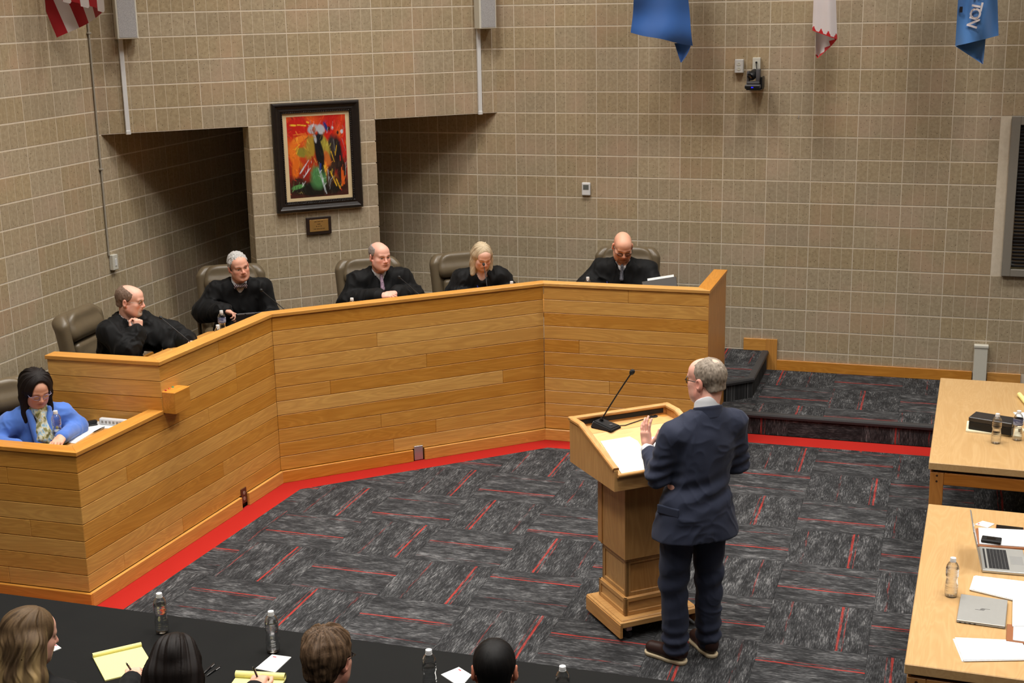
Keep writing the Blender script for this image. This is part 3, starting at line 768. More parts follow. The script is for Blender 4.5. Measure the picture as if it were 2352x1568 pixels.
# beaded sight edge
bead = lathe_me([(0, -0.0075), (0.005, -0.005), (0.0068, 0), (0.005, 0.005), (0, 0.0075)], 8)
bm = bmesh.new()
def beads(bm, x0, x1, z0, z1):
    n = int(max(abs(x1-x0), abs(z1-z0))/0.017)
    for i in range(n+1):
        f = i/n; x = x0+(x1-x0)*f; z = z0+(z1-z0)*f
        bmesh.ops.create_icosphere(bm, subdivisions=1, radius=0.0078, matrix=Matrix.Translation((x, -0.036, z)) @ Matrix.Diagonal((1.0, 0.8, 1.0, 1)))
q = 0.088
beads(bm, -PWd/2+q, PWd/2-q, q, q); beads(bm, -PWd/2+q, PWd/2-q, PHt-q, PHt-q); beads(bm, -PWd/2+q, -PWd/2+q, q, PHt-q); beads(bm, PWd/2-q, PWd/2-q, q, PHt-q)
bd = link('bead_moulding', bm_done(bm, smooth=60), pr, M_DFRAME); bd['kind'] = 'stuff'
link('mat_board', box_me((-PWd/2+0.09, -0.018, 0.09), (PWd/2-0.09, -0.014, PHt-0.09)), pr, plain('cream_mat', (222, 200, 158), 0.7))
# the painted sheet: colour is laid on a fine grid as brush strokes
CWd, CHt = 0.562, 0.745; NXp, NYp = 150, 200
rs = np.random.RandomState(3)
U, V = np.meshgrid(np.linspace(0, 1, NXp), np.linspace(0, 1, NYp))   # V up
def vnoise(x, y, seed):
    r = np.random.RandomState(seed).rand(64, 64); xi = np.floor(x).astype(int); yi = np.floor(y).astype(int); fx = x-xi; fy = y-yi; fx = fx*fx*(3-2*fx); fy = fy*fy*(3-2*fy)
    g = lambda a, b: r[a % 64, b % 64]
    return (g(xi, yi)*(1-fx)+g(xi+1, yi)*fx)*(1-fy)+(g(xi, yi+1)*(1-fx)+g(xi+1, yi+1)*fx)*fy
C = np.zeros((NYp, NXp, 3))
sl = lambda *c: np.array(srgb(*c)[:3])
n1 = vnoise(U*5+V*2, V*6-U*3, 1); n2 = vnoise(U*14+V*6, V*5, 2); n3 = vnoise(U*4, V*4, 5)
def lay(mask, c):
    m_ = np.clip(mask, 0, 1)[..., None]; C[:] = C*(1-m_)+sl(*c)*m_
C[:] = sl(196, 34, 24)
lay((n1-0.4)*2.2, (222, 92, 34)); lay((n2-0.62)*3*(V < 0.8), (236, 150, 44)); lay((0.52-V)*3+(n1-0.5)*1.5-(U > 0.6)*2, (150, 44, 24)); lay((0.34-V)*5+n2*0.6-0.2, (70, 34, 26))
def blob(cx, cy, rx, ry, c, rot=0.0, soft=0.35, ns=0.3):
    a = math.radians(rot); dx = U-cx; dy = (V-cy); x = dx*math.cos(a)+dy*math.sin(a); y = -dx*math.sin(a)+dy*math.cos(a)
    d = np.sqrt((x/rx)**2+(y/ry)**2)+(n2-0.5)*ns; lay((1-d)/soft, c)
def strokes(pts, w, c, jit=0.0):
    for (x0, y0, x1, y1) in pts:
        t = np.clip(((U-x0)*(x1-x0)+(V-y0)*(y1-y0))/((x1-x0)**2+(y1-y0)**2+1e-9), 0, 1)
        d = np.hypot(U-x0-t*(x1-x0), V-y0-t*(y1-y0)); lay((w-d)/0.008+(n2-0.5)*1.2, c)
blob(0.10, 0.55, 0.10, 0.16, (232, 120, 36), 20); blob(0.12, 0.38, 0.07, 0.16, (226, 110, 30), -10); blob(0.2, 0.72, 0.16, 0.05, (236, 128, 40), 15)
blob(0.25, 0.56, 0.14, 0.07, (140, 132, 50), 0); blob(0.14, 0.20, 0.12, 0.05, (64, 30, 22))
blob(0.5, 0.10, 0.55, 0.10, (26, 24, 18)); blob(0.5, 0.24, 0.16, 0.17, (78, 132, 78)); blob(0.13, 0.135, 0.12, 0.03, (92, 152, 84), 8)
blob(0.84, 0.50, 0.10, 0.30, (30, 22, 26), 4); blob(0.73, 0.58, 0.09, 0.20, (52, 44, 42), -8); blob(0.9, 0.3, 0.10, 0.2, (44, 26, 22)); blob(0.72, 0.30, 0.08, 0.22, (60, 40, 30), -15)
blob(0.39, 0.62, 0.11, 0.17, (166, 136, 48), -24); blob(0.62, 0.63, 0.09, 0.18, (172, 158, 62), 28); blob(0.66, 0.47, 0.06, 0.12, (196, 106, 44), 22)
blob(0.53, 0.52, 0.085, 0.28, (20, 18, 20), 12, 0.25); blob(0.55, 0.74, 0.07, 0.07, (24, 24, 30)); blob(0.47, 0.72, 0.025, 0.06, (176, 178, 182), 10)
blob(0.44, 0.845, 0.10, 0.065, (176, 178, 186), 15, 0.3); blob(0.57, 0.83, 0.085, 0.07, (186, 188, 196), -20, 0.3); blob(0.46, 0.83, 0.03, 0.045, (150, 80, 60)); blob(0.47, 0.835, 0.018, 0.03, (176, 120, 90))
blob(0.66, 0.86, 0.03, 0.09, (40, 50, 120), 30); blob(0.77, 0.84, 0.025, 0.03, (200, 200, 206)); blob(0.93, 0.79, 0.03, 0.03, (206, 208, 216)); blob(0.71, 0.83, 0.03, 0.04, (60, 34, 30)); blob(0.86, 0.78, 0.025, 0.03, (70, 34, 30))
strokes([(0.34, 0.46, 0.18, 0.30), (0.36, 0.36, 0.24, 0.25), (0.27, 0.20, 0.21, 0.14)], 0.012, (206, 206, 212))
strokes([(0.37, 0.43, 0.24, 0.27), (0.40, 0.50, 0.42, 0.42)], 0.012, (140, 26, 24))
strokes([(0.06, 0.90, 0.15, 0.895), (0.18, 0.90, 0.32, 0.885), (0.34, 0.93, 0.37, 0.92)], 0.013, (240, 190, 56))
strokes([(0.1, 0.78, 0.3, 0.79), (0.14, 0.74, 0.3, 0.75)], 0.010, (240, 130, 50)); strokes([(0.14, 0.55, 0.18, 0.62), (0.12, 0.6, 0.2, 0.66)], 0.012, (240, 176, 40))
strokes([(0.50, 0.35, 0.60, 0.05), (0.54, 0.3, 0.62, 0.03), (0.66, 0.33, 0.67, 0.12), (0.7, 0.2, 0.68, 0.08)], 0.007, (196, 206, 210))
strokes([(0.60, 0.38, 0.63, 0.26), (0.73, 0.55, 0.78, 0.42), (0.8, 0.2, 0.86, 0.08), (0.8, 0.5, 0.83, 0.62), (0.7, 0.3, 0.8, 0.12)], 0.010, (226, 178, 46))
strokes([(0.9, 0.34, 0.90, 0.12), (0.92, 0.3, 0.93, 0.14)], 0.014, (222, 96, 30)); strokes([(0.54, 0.40, 0.53, 0.30)], 0.014, (40, 60, 130)); strokes([(0.96, 0.62, 0.98, 0.35), (0.985, 0.5, 0.99, 0.2)], 0.009, (110, 30, 40))
strokes([(0.93, 0.7, 0.98, 0.55), (0.78, 0.7, 0.8, 0.56), (0.97, 0.4, 0.965, 0.25)], 0.007, (160, 160, 160))
# loose overpainting: short strokes that drag the local colour
for k_ in range(520):
    x, y = rs.rand(2); i_, j_ = int(x*(NXp-1)), int(y*(NYp-1)); cl = C[j_, i_].copy()
    if k_ % 9 == 0: cl = C[min(NYp-1, j_+rs.randint(-25, 25)) % NYp, min(NXp-1, i_+rs.randint(-20, 20)) % NXp].copy()
    cl = np.clip(cl*(0.45+1.3*rs.rand())+0.02*rs.rand(3), 0, 1); an = math.radians(90+rs.randn()*32+(40 if x < 0.4 and y > 0.45 else -18 if x > 0.55 else 0)); L_ = 0.02+0.05*rs.rand()
    x1, y1 = x+math.cos(an)*L_, y+math.sin(an)*L_
    i0_, i1_ = max(0, int((min(x, x1)-0.02)*NXp)), int((max(x, x1)+0.02)*NXp)+1; j0_, j1_ = max(0, int((min(y, y1)-0.02)*NYp)), int((max(y, y1)+0.02)*NYp)+1
    u_, v_ = U[j0_:j1_, i0_:i1_], V[j0_:j1_, i0_:i1_]; t = np.clip(((u_-x)*(x1-x)+(v_-y)*(y1-y))/(L_*L_), 0, 1); d = np.hypot(u_-x-t*(x1-x), v_-y-t*(y1-y)); w_ = np.clip((0.004+0.006*rs.rand()-d)/0.006, 0, 1)[..., None]*0.75
    C[j0_:j1_, i0_:i1_] = C[j0_:j1_, i0_:i1_]*(1-w_)+cl*w_
sig = [(0.10+i*0.022, 0.062+0.012*math.sin(i*1.7), 0.12+i*0.022, 0.066+0.014*math.cos(i*2.3)) for i in range(15)]
strokes(sig, 0.004, (214, 196, 110))
vs = [((-0.5+u)*CWd, -0.0187-0.0006*nn_, (v-0.5)*CHt) for u, v, nn_ in zip(U.ravel(), V.ravel(), n2.ravel())]
fs = [(j*NXp+i, j*NXp+i+1, (j+1)*NXp+i+1, (j+1)*NXp+i) for j in range(NYp-1) for i in range(NXp-1)]
me = me_from(vs, fs); ca = me.color_attributes.new('paint', 'FLOAT_COLOR', 'POINT')
ca.data.foreach_set('color', np.concatenate([C.reshape(-1, 3), np.ones((NXp*NYp, 1))], 1).astype(np.float32).ravel())
mp = NT('oil_paint', 0.45, 0.35); at_ = mp.n('ShaderNodeAttribute', attribute_name='paint'); mp.color(at_.outputs['Color']); mp.bump(mp.noise(mp.mapping(mp.coord('Object'), (60, 1, 25)), 3, 3), 0.25, 0.003)
o = link('painted_sheet', me, pr, mp.m); o.location = (0, 0, PHt/2)
# plaque
pq = thing('wall_plaque', 'small brass plaque on a dark wood board under the painting', 'plaque', ch(1.904, 1.572, 0.0), ch_rot())
link('backing_board', box_me((-0.121, -0.022, 0), (0.121, -0.0005, 0.163), 0.004), pq, plain('dark_walnut', (46, 34, 28), 0.4))
mbz = NT('brass_plate', 0.32, 0.5, Metallic=0.6); mbz.color(mbz.mix(mbz.noise(mbz.coord('Object'), 9, 3), srgb(206, 166, 100), srgb(176, 132, 72)))
bp = link('brass_plate', box_me((-0.091, -0.0245, 0.029), (0.091, -0.0222, 0.140), 0.0008), pq, mbz.m)
M_ENGR = plain('engraving', (86, 60, 26), 0.6)
for z, segs_ in ((0.121, ((-0.045, -0.022), (-0.014, 0.014), (0.02, 0.04))), (0.097, ((-0.018, 0.016),)), (0.077, ((-0.03, -0.018), (-0.011, 0.005), (0.012, 0.026))), (0.053, ((-0.055, -0.03), (-0.024, 0.012), (0.016, 0.03), (0.034, 0.054)))):
    bm = bmesh.new()
    for a, b_ in segs_:
        x = a
        while x < b_:
            add_box(bm, (x, -0.0249, z-0.004), (min(x+0.0035, b_), -0.0245, z+0.003+0.002*((int(x*997)) % 2))); x += 0.0048
    link('engraved_line', bm_done(bm), bp, M_ENGR)

# ================================================================== flags
def cloth_mat(name, rgb, rgb2=None, sheen=0.3):
    m = NT(name, 0.55, 0.25); v = m.coord('Object')
    c = srgb(*rgb); m.color(m.mix(m.math('MULTIPLY', m.noise(v, 6, 2), 0.4), c, tuple(x*0.7 for x in c[:3])+(1,)))
    m.b.inputs['Sheen Weight'].default_value = sheen; m.bump(m.noise(v, 400, 2), 0.1, 0.001); return m.m
M_POLE = plain('flag_pole_wood', (150, 110, 60), 0.35)
def cloth_sheet(fn, nu, nv, mat_fn, mats):
    """double sided cloth from fn(u,v)->Vector; mat_fn(u,v)->slot; solidified slightly"""
    vs = []; fs = []; mi_ = []
    for j in range(nv+1):
        for i in range(nu+1): vs.append(fn(i/nu, j/nv))
    W = nu+1
    for j in range(nv):
        for i in range(nu):
            fs.append((j*W+i, j*W+i+1, (j+1)*W+i+1, (j+1)*W+i)); mi_.append(mat_fn((i+.5)/nu, (j+.5)/nv))
    me = me_from(vs, fs)
    for m in mats: me.materials.append(m)
    me.polygons.foreach_set('material_index', mi_); me.polygons.foreach_set('use_smooth', [True]*len(me.polygons)); return me
def flag_pole(root, top, wall_pt):
    bm = bmesh.new(); a, b_ = Vector(wall_pt), Vector(top); add_tube(bm, [a, b_], 0.013, 8); link('pole', bm_done(bm, smooth=50), root, M_POLE)
    link('pole_socket', tube_me([a-(b_-a).normalized()*0.0, a+(b_-a).normalized()*0.09], 0.022, 10), root, M_STEEL)
def quad(pts):  # bilinear patch of four points tl,tr,br,bl
    tl, tr, br, bl = [Vector(p) for p in pts]
    return lambda u, v: (tl*(1-u)+tr*u)*(1-v)+(bl*(1-u)+br*u)*v
def fpt(x, y, Y): return at_y(x, y, Y)
# blue flag
root = thing('hanging_flag', 'deep blue flag hanging against the block wall near the corner', 'flag', (0, 0, 0), 0, 'flags hung along the top of the walls')
Yf = 12.45
fq = quad([fpt(1476, -190, Yf), fpt(1566, -190, Yf), fpt(1589, 105, Yf), fpt(1448, 75, Yf)])
def f_blue(u, v):
    p = fq(u, v); w = 0.03*math.sin(u*7+v*4)*(0.4+v)+0.022*math.sin(u*2+v*16-2.0)*(max(0, v-0.55)*2.2)
    return p+Vector((0, -w, -0.012*math.sin(u*9)*v*0.5))
M_BLUE = cloth_mat('deep_blue_cloth', (44, 92, 162), sheen=0.5)
link('cloth', cloth_sheet(f_blue, 24, 40, lambda u, v: 0, [M_BLUE]), root)
fq2 = quad([fpt(1548, 96, Yf+0.05), fpt(1588, 98, Yf+0.05), fpt(1584, 120, Yf+0.05), fpt(1552, 118, Yf+0.05)])
def f_tail(u, v):
    w = 1-v*v*0.97; a = fpt(1549+14*v, 99+44*v, Yf+0.05); b_ = fpt(1587-22*v**1.6, 100+44*v, Yf+0.05); return a.lerp(b_, u)+Vector((0, 0.02*math.sin(u*3), 0))
link('folded_tail', cloth_sheet(f_tail, 6, 12, lambda u, v: 0, [M_BLUE]), root)
flag_pole(root, fpt(1500, -210, Yf-0.15), fpt(1530, -120, YB-0.01)+Vector((0, 0, 0.0)))
# white flag with a red saw-tooth hem
root = thing('hanging_flag', 'narrow white flag with a red saw-tooth hem against the block wall', 'flag', (0, 0, 0), 0, 'flags hung along the top of the walls')
M_WHITECL = cloth_mat('white_cloth', (226, 216, 216), sheen=0.2); M_REDCL = cloth_mat('red_cloth', (196, 36, 40), sheen=0.2)
def f_white(u, v):
    a = fpt(1876-10*v, -180+250*v, Yf); b_ = fpt(1914+9*v, -180+270*v, Yf); p = a.lerp(b_, u); return p+Vector((0, -0.045*math.sin(u*3.1)-0.012*math.sin(u*9+1), 0))
def saw(u, v): 
    h = 0.990-0.040*max(0.0, 1-abs(((u*3.3+0.3) % 1.0)*2-1)*1.6)
    return 1 if v > h else 0
link('cloth', cloth_sheet(f_white, 72, 110, saw, [M_WHITECL, M_REDCL]), root)
def f_white2(u, v):
    a = fpt(1873.2+0.4*v, 72+56*v, Yf+0.03); b_ = fpt(1922-45*v**1.25, 89+45*v, Yf+0.03); p = a.lerp(b_, u); return p+Vector((0, 0.03*math.sin(u*3.0), 0))
link('folded_tail', cloth_sheet(f_white2, 60, 60, lambda u, v: 1 if (u > 0.93-0.22*abs(((v*3.2+0.3) % 1)*2-1) or v > 0.94) else 0, [M_WHITECL, M_REDCL]), root)
flag_pole(root, fpt(1895, -200, Yf-0.15), fpt(1900, -110, YB-0.01))
# light blue flag with lettering
root = thing('hanging_flag', 'light blue flag with white capital letters near the window', 'flag', (0, 0, 0), 0, 'flags hung along the top of the walls')
M_LBLUE = cloth_mat('light_blue_cloth', (74, 126, 190), sheen=0.5); M_LET = cloth_mat('white_lettering', (214, 206, 208))
def f_city(u, v, off=0.0):
    a = fpt(2212-18*v, -190+296*v, Yf); b_ = fpt(2285+9*v, -190+272*v, Yf); p = a.lerp(b_, u)
    return p+Vector((0, -0.035*math.sin(u*6.5+v*5)-0.02*math.sin(u*12-v*7)*v-off, 0))
link('cloth', cloth_sheet(f_city, 30, 44, lambda u, v: 0, [M_LBLUE]), root)
def f_city2(u, v):
    a = fpt(2194+64*v, 106+42*v, Yf+0.04); b_ = fpt(2264-6*v, 88+60*v, Yf+0.04); return a.lerp(b_, u)+Vector((0, 0.02*math.sin(u*4), 0))
link('folded_tail', cloth_sheet(f_city2, 10, 14, lambda u, v: 0, [M_LBLUE]), root)
def letter_on(root, chh, px, py, rot, size, fn_y):
    cu = bpy.data.curves.new('letter', 'FONT'); cu.body = chh; cu.size = size; cu.align_x = 'CENTER'; cu.align_y = 'CENTER'; cu.offset = 0.003
    tmp = bpy.data.objects.new('tmp', cu); COL.objects.link(tmp); dg = bpy.context.evaluated_depsgraph_get()
    me = bpy.data.meshes.new_from_object(tmp.evaluated_get(dg)); bpy.data.objects.remove(tmp)
    bm = bmesh.new(); bm.from_mesh(me)
    bmesh.ops.subdivide_edges(bm, edges=list(bm.edges), cuts=1); bmesh.ops.triangulate(bm, faces=list(bm.faces))
    c = at_y(px, py, Yf); R = Matrix.Rotation(math.radians(rot), 2)
    for v_ in bm.verts:
        q_ = R @ Vector((v_.co.x, v_.co.y)); X = c.x+q_.x; Z = c.z+q_.y
        v_.co = (X, fn_y(X, Z), Z)
    bm.to_mesh(me); bm.free(); me.materials.append(M_LET); o = link('letter', me, root); return o
# find the cloth depth under a given X,Z by sampling
SAMP = [(f_city(i/40, j/60), i, j) for i in range(41) for j in range(61)]
SA = np.array([tuple(s[0]) for s in SAMP])
def city_y(X, Z):
    d2 = (SA[:, 0]-X)**2+(SA[:, 2]-Z)**2; k = np.argsort(d2)[:6]; return SA[k, 1].min()-0.012
for chh, px, py, rot in (('E', 2245, -9, -96), ('T', 2243, 14, -100), ('O', 2239, 31, -104), ('N', 2234, 51, -107)): letter_on(root, chh, px, py, rot, 0.118, city_y)
em = link('emblem', box_me((-0.012, -0.002, -0.024), (0.012, 0.0, 0.024), 0.0), root, plain('emblem_black', (30, 26, 34), 0.6)); em.location = Vector((at_y(2207.5, 22, Yf).x, city_y(at_y(2208, 22, Yf).x, at_y(2208, 22, Yf).z), at_y(2207.5, 22, Yf).z))
flag_pole(root, fpt(2255, -205, Yf-0.15), fpt(2240, -115, YB-0.01))
# striped flag by the left loudspeaker
root = thing('hanging_flag', 'red and white striped flag hanging beside the left loudspeaker', 'flag', (0, 0, 0), 0, 'flags hung along the top of the walls')
M_STRW = cloth_mat('stripe_white', (232, 222, 220)); M_STRR = cloth_mat('stripe_red', (176, 26, 36)); M_NAVY = cloth_mat('navy_cloth', (30, 40, 90))
Yu = 9.75
def f_us(u, v):
    a = fpt(38+99*v, -160+246*v, Yu); b_ = fpt(188+50*v, -128+158*v, Yu); return a.lerp(b_, u)+Vector((0, -0.04*math.sin(u*5+v*2), 0))
def us_slot(u, v): return 1 if int(u*5) % 2 == 0 else 0
link('cloth', cloth_sheet(f_us, 40, 30, us_slot, [M_STRW, M_STRR]), root)
def f_us2(u, v):
    a = fpt(70+42*v, -160+154*v, Yu-0.10); b_ = fpt(226+14*v, -160+190*v, Yu-0.10); p = a.lerp(b_, u); return p+Vector((0, -0.02*math.sin(u*6), 0.02*((int(u*7) % 2)) if v > 0.98 else 0))
link('front_fold', cloth_sheet(f_us2, 42, 20, lambda u, v: 0 if int(u*7) % 2 == 0 else 1, [M_STRW, M_STRR]), root)
flag_pole(root, fpt(120, -175, Yu-0.1), at_x(10, -120, XL+0.01))
root = thing('hanging_flag', 'blue flag edge just entering at the far left of the wall', 'flag', (0, 0, 0), 0, 'flags hung along the top of the walls')
def f_l(u, v):
    a = fpt(-110+30*v, -150+290*v, 9.3); b_ = fpt(-30+33*v, -150+302*v, 9.3); return a.lerp(b_, u)+Vector((0, -0.04*math.sin(u*6), 0))
link('cloth', cloth_sheet(f_l, 14, 20, lambda u, v: 0, [cloth_mat('royal_blue_cloth', (24, 50, 110))]), root)
flag_pole(root, fpt(-70, -160, 9.25), at_x(-160, -110, XL+0.01))
# ================================================================== common small materials
M_PAPER = plain('white_paper', (232, 232, 230), 0.8)
def print_mat(name, base, line, pitch, axis=0, dens=0.5, margin=0.8):
    """sheet with illegible printed lines; lines run along local x (axis 0)"""
    m = NT(name, 0.8, 0.2); o = m.coord('Object'); s = m.n('ShaderNodeSeparateXYZ', i_Vector=o)
    a, b = (s.outputs[0], s.outputs[1]) if axis == 0 else (s.outputs[1], s.outputs[0])
    fr = m.math('FRACT', m.math('DIVIDE', m.math('ADD', b, 5.0), pitch))
    ln_ = m.math('LESS_THAN', fr, 0.38)
    br = m.ramp(m.noise(m.mapping(o, (420, 420, 1)), 1.0, 1), [(0.42, (0, 0, 0)), (0.5, (1, 1, 1))])
    blk = m.ramp(m.noise(m.mapping(o, (9, 26, 1) if axis == 0 else (26, 9, 1)), 1.0, 1), [(dens-0.02, (0, 0, 0)), (dens, (1, 1, 1))])
    mar = m.math('LESS_THAN', m.math('ABSOLUTE', a), margin)
    f = m.math('MULTIPLY', m.math('MULTIPLY', m.math('MULTIPLY', ln_, br), blk), mar)
    m.color(m.mix(m.math('MULTIPLY', f, 0.55), srgb(*base), srgb(*line))); return m.m
M_PRINT = print_mat('printed_sheet', (232, 232, 230), (90, 90, 96), 0.0085, 1, 0.42, 0.085)
M_PRINT2 = print_mat('printed_sheet_sparse', (232, 232, 230), (110, 110, 116), 0.010, 1, 0.55, 0.07)
M_YELLOW = print_mat('legal_pad_yellow', (236, 228, 150), (186, 178, 120), 0.0088, 0, 0.3, 0.5)
M_YPLAIN = plain('yellow_paper', (234, 226, 148), 0.75)
M_PINK = plain('red_print', (206, 90, 96), 0.7)
M_SILVER = plain('silver_aluminium', (198, 198, 194), 0.32, 0.5, 0.55)
M_KEYS = plain('laptop_keys', (40, 40, 42), 0.45)
M_LEATHER_T = plain('tan_leather', (146, 92, 58), 0.5)
def glass_shell():
    m = bpy.data.materials.new('clear_bottle_plastic'); m.use_nodes = True; t = m.node_tree; t.nodes.clear()
    out = t.nodes.new('ShaderNodeOutputMaterial'); mx = t.nodes.new('ShaderNodeMixShader'); tr = t.nodes.new('ShaderNodeBsdfTransparent'); gl = t.nodes.new('ShaderNodeBsdfGlossy'); lw = t.nodes.new('ShaderNodeLayerWeight')
    tr.inputs[0].default_value = (0.97, 0.975, 0.98, 1); gl.inputs['Roughness'].default_value = 0.14; lw.inputs[0].default_value = 0.5
    t.links.new(lw.outputs['Facing'], mx.inputs[0]); t.links.new(tr.outputs[0], mx.inputs[1]); t.links.new(gl.outputs[0], mx.inputs[2]); t.links.new(mx.outputs[0], out.inputs[0]); return m
M_BOTTLE = glass_shell()
mw = NT('bottle_water', 0.0, 0.5); mw.b.inputs['Transmission Weight'].default_value = 1.0; mw.b.inputs['IOR'].default_value = 1.2; mw.color((0.97, 0.985, 1.0, 1)); M_WATER = mw.m
def label_mat(name, base, ink):
    m = NT(name, 0.45, 0.3); o = m.coord('Object'); f = m.ramp(m.noise(m.mapping(o, (26, 26, 110)), 1.0, 2), [(0.46, (0, 0, 0)), (0.53, (1, 1, 1))])
    m.color(m.mix(m.math('MULTIPLY', f, 0.9), srgb(*base), srgb(*ink))); return m.m
M_LABEL = label_mat('bottle_label', (214, 178, 120), (30, 26, 24)); M_LABELB = label_mat('bottle_label_blue', (150, 156, 176), (70, 76, 110))
# ------------------------------------------------------------------ water bottles
def prof_bottle():
    p = [(0.0, 0.002), (0.018, 0.0), (0.026, 0.002), (0.031, 0.009), (0.0320, 0.030)]
    for z in (0.040, 0.050, 0.060): p += [(0.0318, z-0.003), (0.0306, z), (0.0318, z+0.003)]
    p += [(0.0285, 0.082), (0.0270, 0.095), (0.0285, 0.107)]
    for z in (0.115, 0.127, 0.139): p += [(0.0318, z-0.004), (0.0304, z), (0.0318, z+0.004)]
    p += [(0.0316, 0.150), (0.029, 0.163), (0.023, 0.175), (0.0155, 0.184), (0.0128, 0.188), (0.0128, 0.194)]
    return p
BP_ = prof_bottle()
BOT_ME = lathe_me(BP_, 24, smooth=60)
def water_me(level):
    pr_ = [(max(0, r-0.0012), z+0.0015) for r, z in BP_ if z < level]; pr_ += [(pr_[-1][0], level), (0, level)]; return lathe_me(pr_, 24, smooth=60)
WAT = {}
CAP_ME = lathe_me([(0.0145, 0.188), (0.0145, 0.203), (0.0138, 0.205), (0, 0.205)], 20)
RING_ME = lathe_me([(0.0130, 0.1845), (0.0155, 0.185), (0.0155, 0.1868), (0.0130, 0.187)], 20)
def bottle(loc, label, fill=0.150, lab=None, group='water bottles', rz=0.0):
    t = thing('water_bottle', label, 'bottle', loc, rz, group)
    link('bottle_body', BOT_ME, t, M_BOTTLE)
    k = round(fill, 3)
    if k not in WAT: WAT[k] = water_me(k)
    link('water', WAT[k], t, M_WATER)
    link('cap', CAP_ME, t, M_WHITEPL); link('neck_ring', RING_ME, t, M_WHITEPL)
    if lab: link('label', LAB_ME, t, lab)
    return t
LAB_ME = lathe_me([(0.0325, 0.108), (0.0327, 0.110), (0.0327, 0.150), (0.0322, 0.152)], 24)
# ------------------------------------------------------------------ tables on the right
M_TABLETOP = wood_mat('pale_oak_tabletop', (204, 172, 124), (194, 160, 110), (180, 142, 92), 0.3, axis=1, vary=0.05, spec=0.45)
M_TABLELEG = wood_mat('oak_table_frame', (196, 136, 70), (178, 116, 54), (150, 92, 40), 0.4, axis=2, vary=0.15)
M_TABLERAIL = wood_mat('oak_table_rail', (196, 136, 70), (178, 116, 54), (150, 92, 40), 0.4, axis=0, vary=0.15)
M_PEG = plain('dark_peg', (60, 38, 22), 0.6)
def council_table(cx, cy, lx, ly, rz, label):
    t = thing('oak_table', label, 'table', (cx, cy, 0), rz, 'oak tables on the carpet')
    link('table_top', box_me((-lx/2, -ly/2, 0.700), (lx/2, ly/2, 0.75), 0.004), t, M_TABLETOP)
    link('shadow_gap_board', box_me((-lx/2+0.03, -ly/2+0.03, 0.682), (lx/2-0.03, ly/2-0.03, 0.700)), t, M_RUBBER)  # dark board standing in for the shadow line in the gap under the top
    ix, iy = lx/2-0.012, ly/2-0.012
    for y, s in ((-iy, 1), (iy, -1)): link('rail', box_me((-ix+0.085, min(y, y+s*0.03), 0.60), (ix-0.085, max(y, y+s*0.03), 0.682), 0.003), t, M_TABLERAIL)
    for x, s in ((-ix, 1), (ix, -1)):
        o = link('rail', box_me((-iy+0.085, -0.015, 0.60), (iy-0.085, 0.015, 0.682), 0.003), t, M_TABLERAIL); o.location = (x+s*0.015, 0, 0); o.rotation_euler = (0, 0, math.pi/2)
    for sx in (-1, 1):
        for sy in (-1, 1):
            o = link('leg', box_me((-0.042, -0.042, 0.0), (0.042, 0.042, 0.682), 0.003), t, M_TABLELEG); o.location = (sx*(ix-0.042), sy*(iy-0.042), 0)
            for z in (0.622, 0.660):
                g = link('peg', lathe_me([(0.007, 0), (0.007, 0.0012), (0, 0.0016)], 10), o, M_PEG); g.location = (0, sy*0.042, z); g.rotation_euler = (math.radians(90*(-sy)), 0, 0)
    return t
TFr, TNr = math.radians(-1.3), math.radians(-1.7)
tabF = council_table(0.014+0.62, (8.746+10.84)/2, 1.24, 2.09, TFr, 'pale oak table nearest the steps and the block wall')
tabN = council_table(-0.029+0.62, (5.878+7.977)/2, 1.24, 2.10, TNr, 'pale oak table with the open laptop, closest to the camera')
TZ = 0.75
# ------------------------------------------------------------------ black-clothed table in front
ft = thing('folding_table', 'long folding table hidden under the black cloth', 'table', (-3.6, 5.09, 0))
link('table_top', box_me((-2.9, -0.36, 0.715), (2.9, 0.36, 0.744), 0.003), ft, plain('grey_laminate', (120, 116, 110), 0.5))
for sx in (-2.7, -0.9, 0.9, 2.7):
    for sy in (-0.31, 0.31): link('leg', tube_me([(sx, sy, 0), (sx, sy, 0.715)], 0.014, 8), ft, M_BLACKPL)
def black_cloth():
    m = NT('black_tablecloth', 0.9, 0.1); o = m.coord('Object'); m.color(m.mix(m.noise(o, 3, 3), srgb(23, 23, 23), srgb(29, 29, 28))); m.bump(m.noise(m.mapping(o, (1, 1, 1)), 500, 2), 0.15, 0.001); return m.m
bm = bmesh.new()
def cloth_ring(ex, ey, z, am):
    vs_ = []
    n = 120
    for i in range(n):
        f = i/n*4; s_ = int(f); u = (f-s_)*2-1
        x, y = [(u*ex, -ey), (ex, u*ey), (-u*ex, ey), (-ex, -u*ey)][s_]
        w = am*math.sin(i*1.9); nx, ny = [(0, -1), (1, 0), (0, 1), (-1, 0)][s_]
        vs_.append(bm.verts.new((x+nx*w, y+ny*w, z)))
    return vs_
R_ = [cloth_ring(2.906, 0.366, 0.7495, 0), cloth_ring(2.910, 0.371, 0.744, 0), cloth_ring(2.913, 0.374, 0.66, 0.004), cloth_ring(2.922, 0.384, 0.35, 0.011), cloth_ring(2.93, 0.392, 0.02, 0.017)]
bm.faces.new(R_[0])
for a, b_ in zip(R_, R_[1:]):
    for i in range(120): bm.faces.new((a[i], a[(i+1) % 120], b_[(i+1) % 120], b_[i]))
o = tag(link('tablecloth', bm_done(bm, smooth=40), None, black_cloth()), 'black cloth covering the long table in the foreground', 'tablecloth'); o.location = (-3.6, 5.09, 0.0)
FTZ = 0.7497
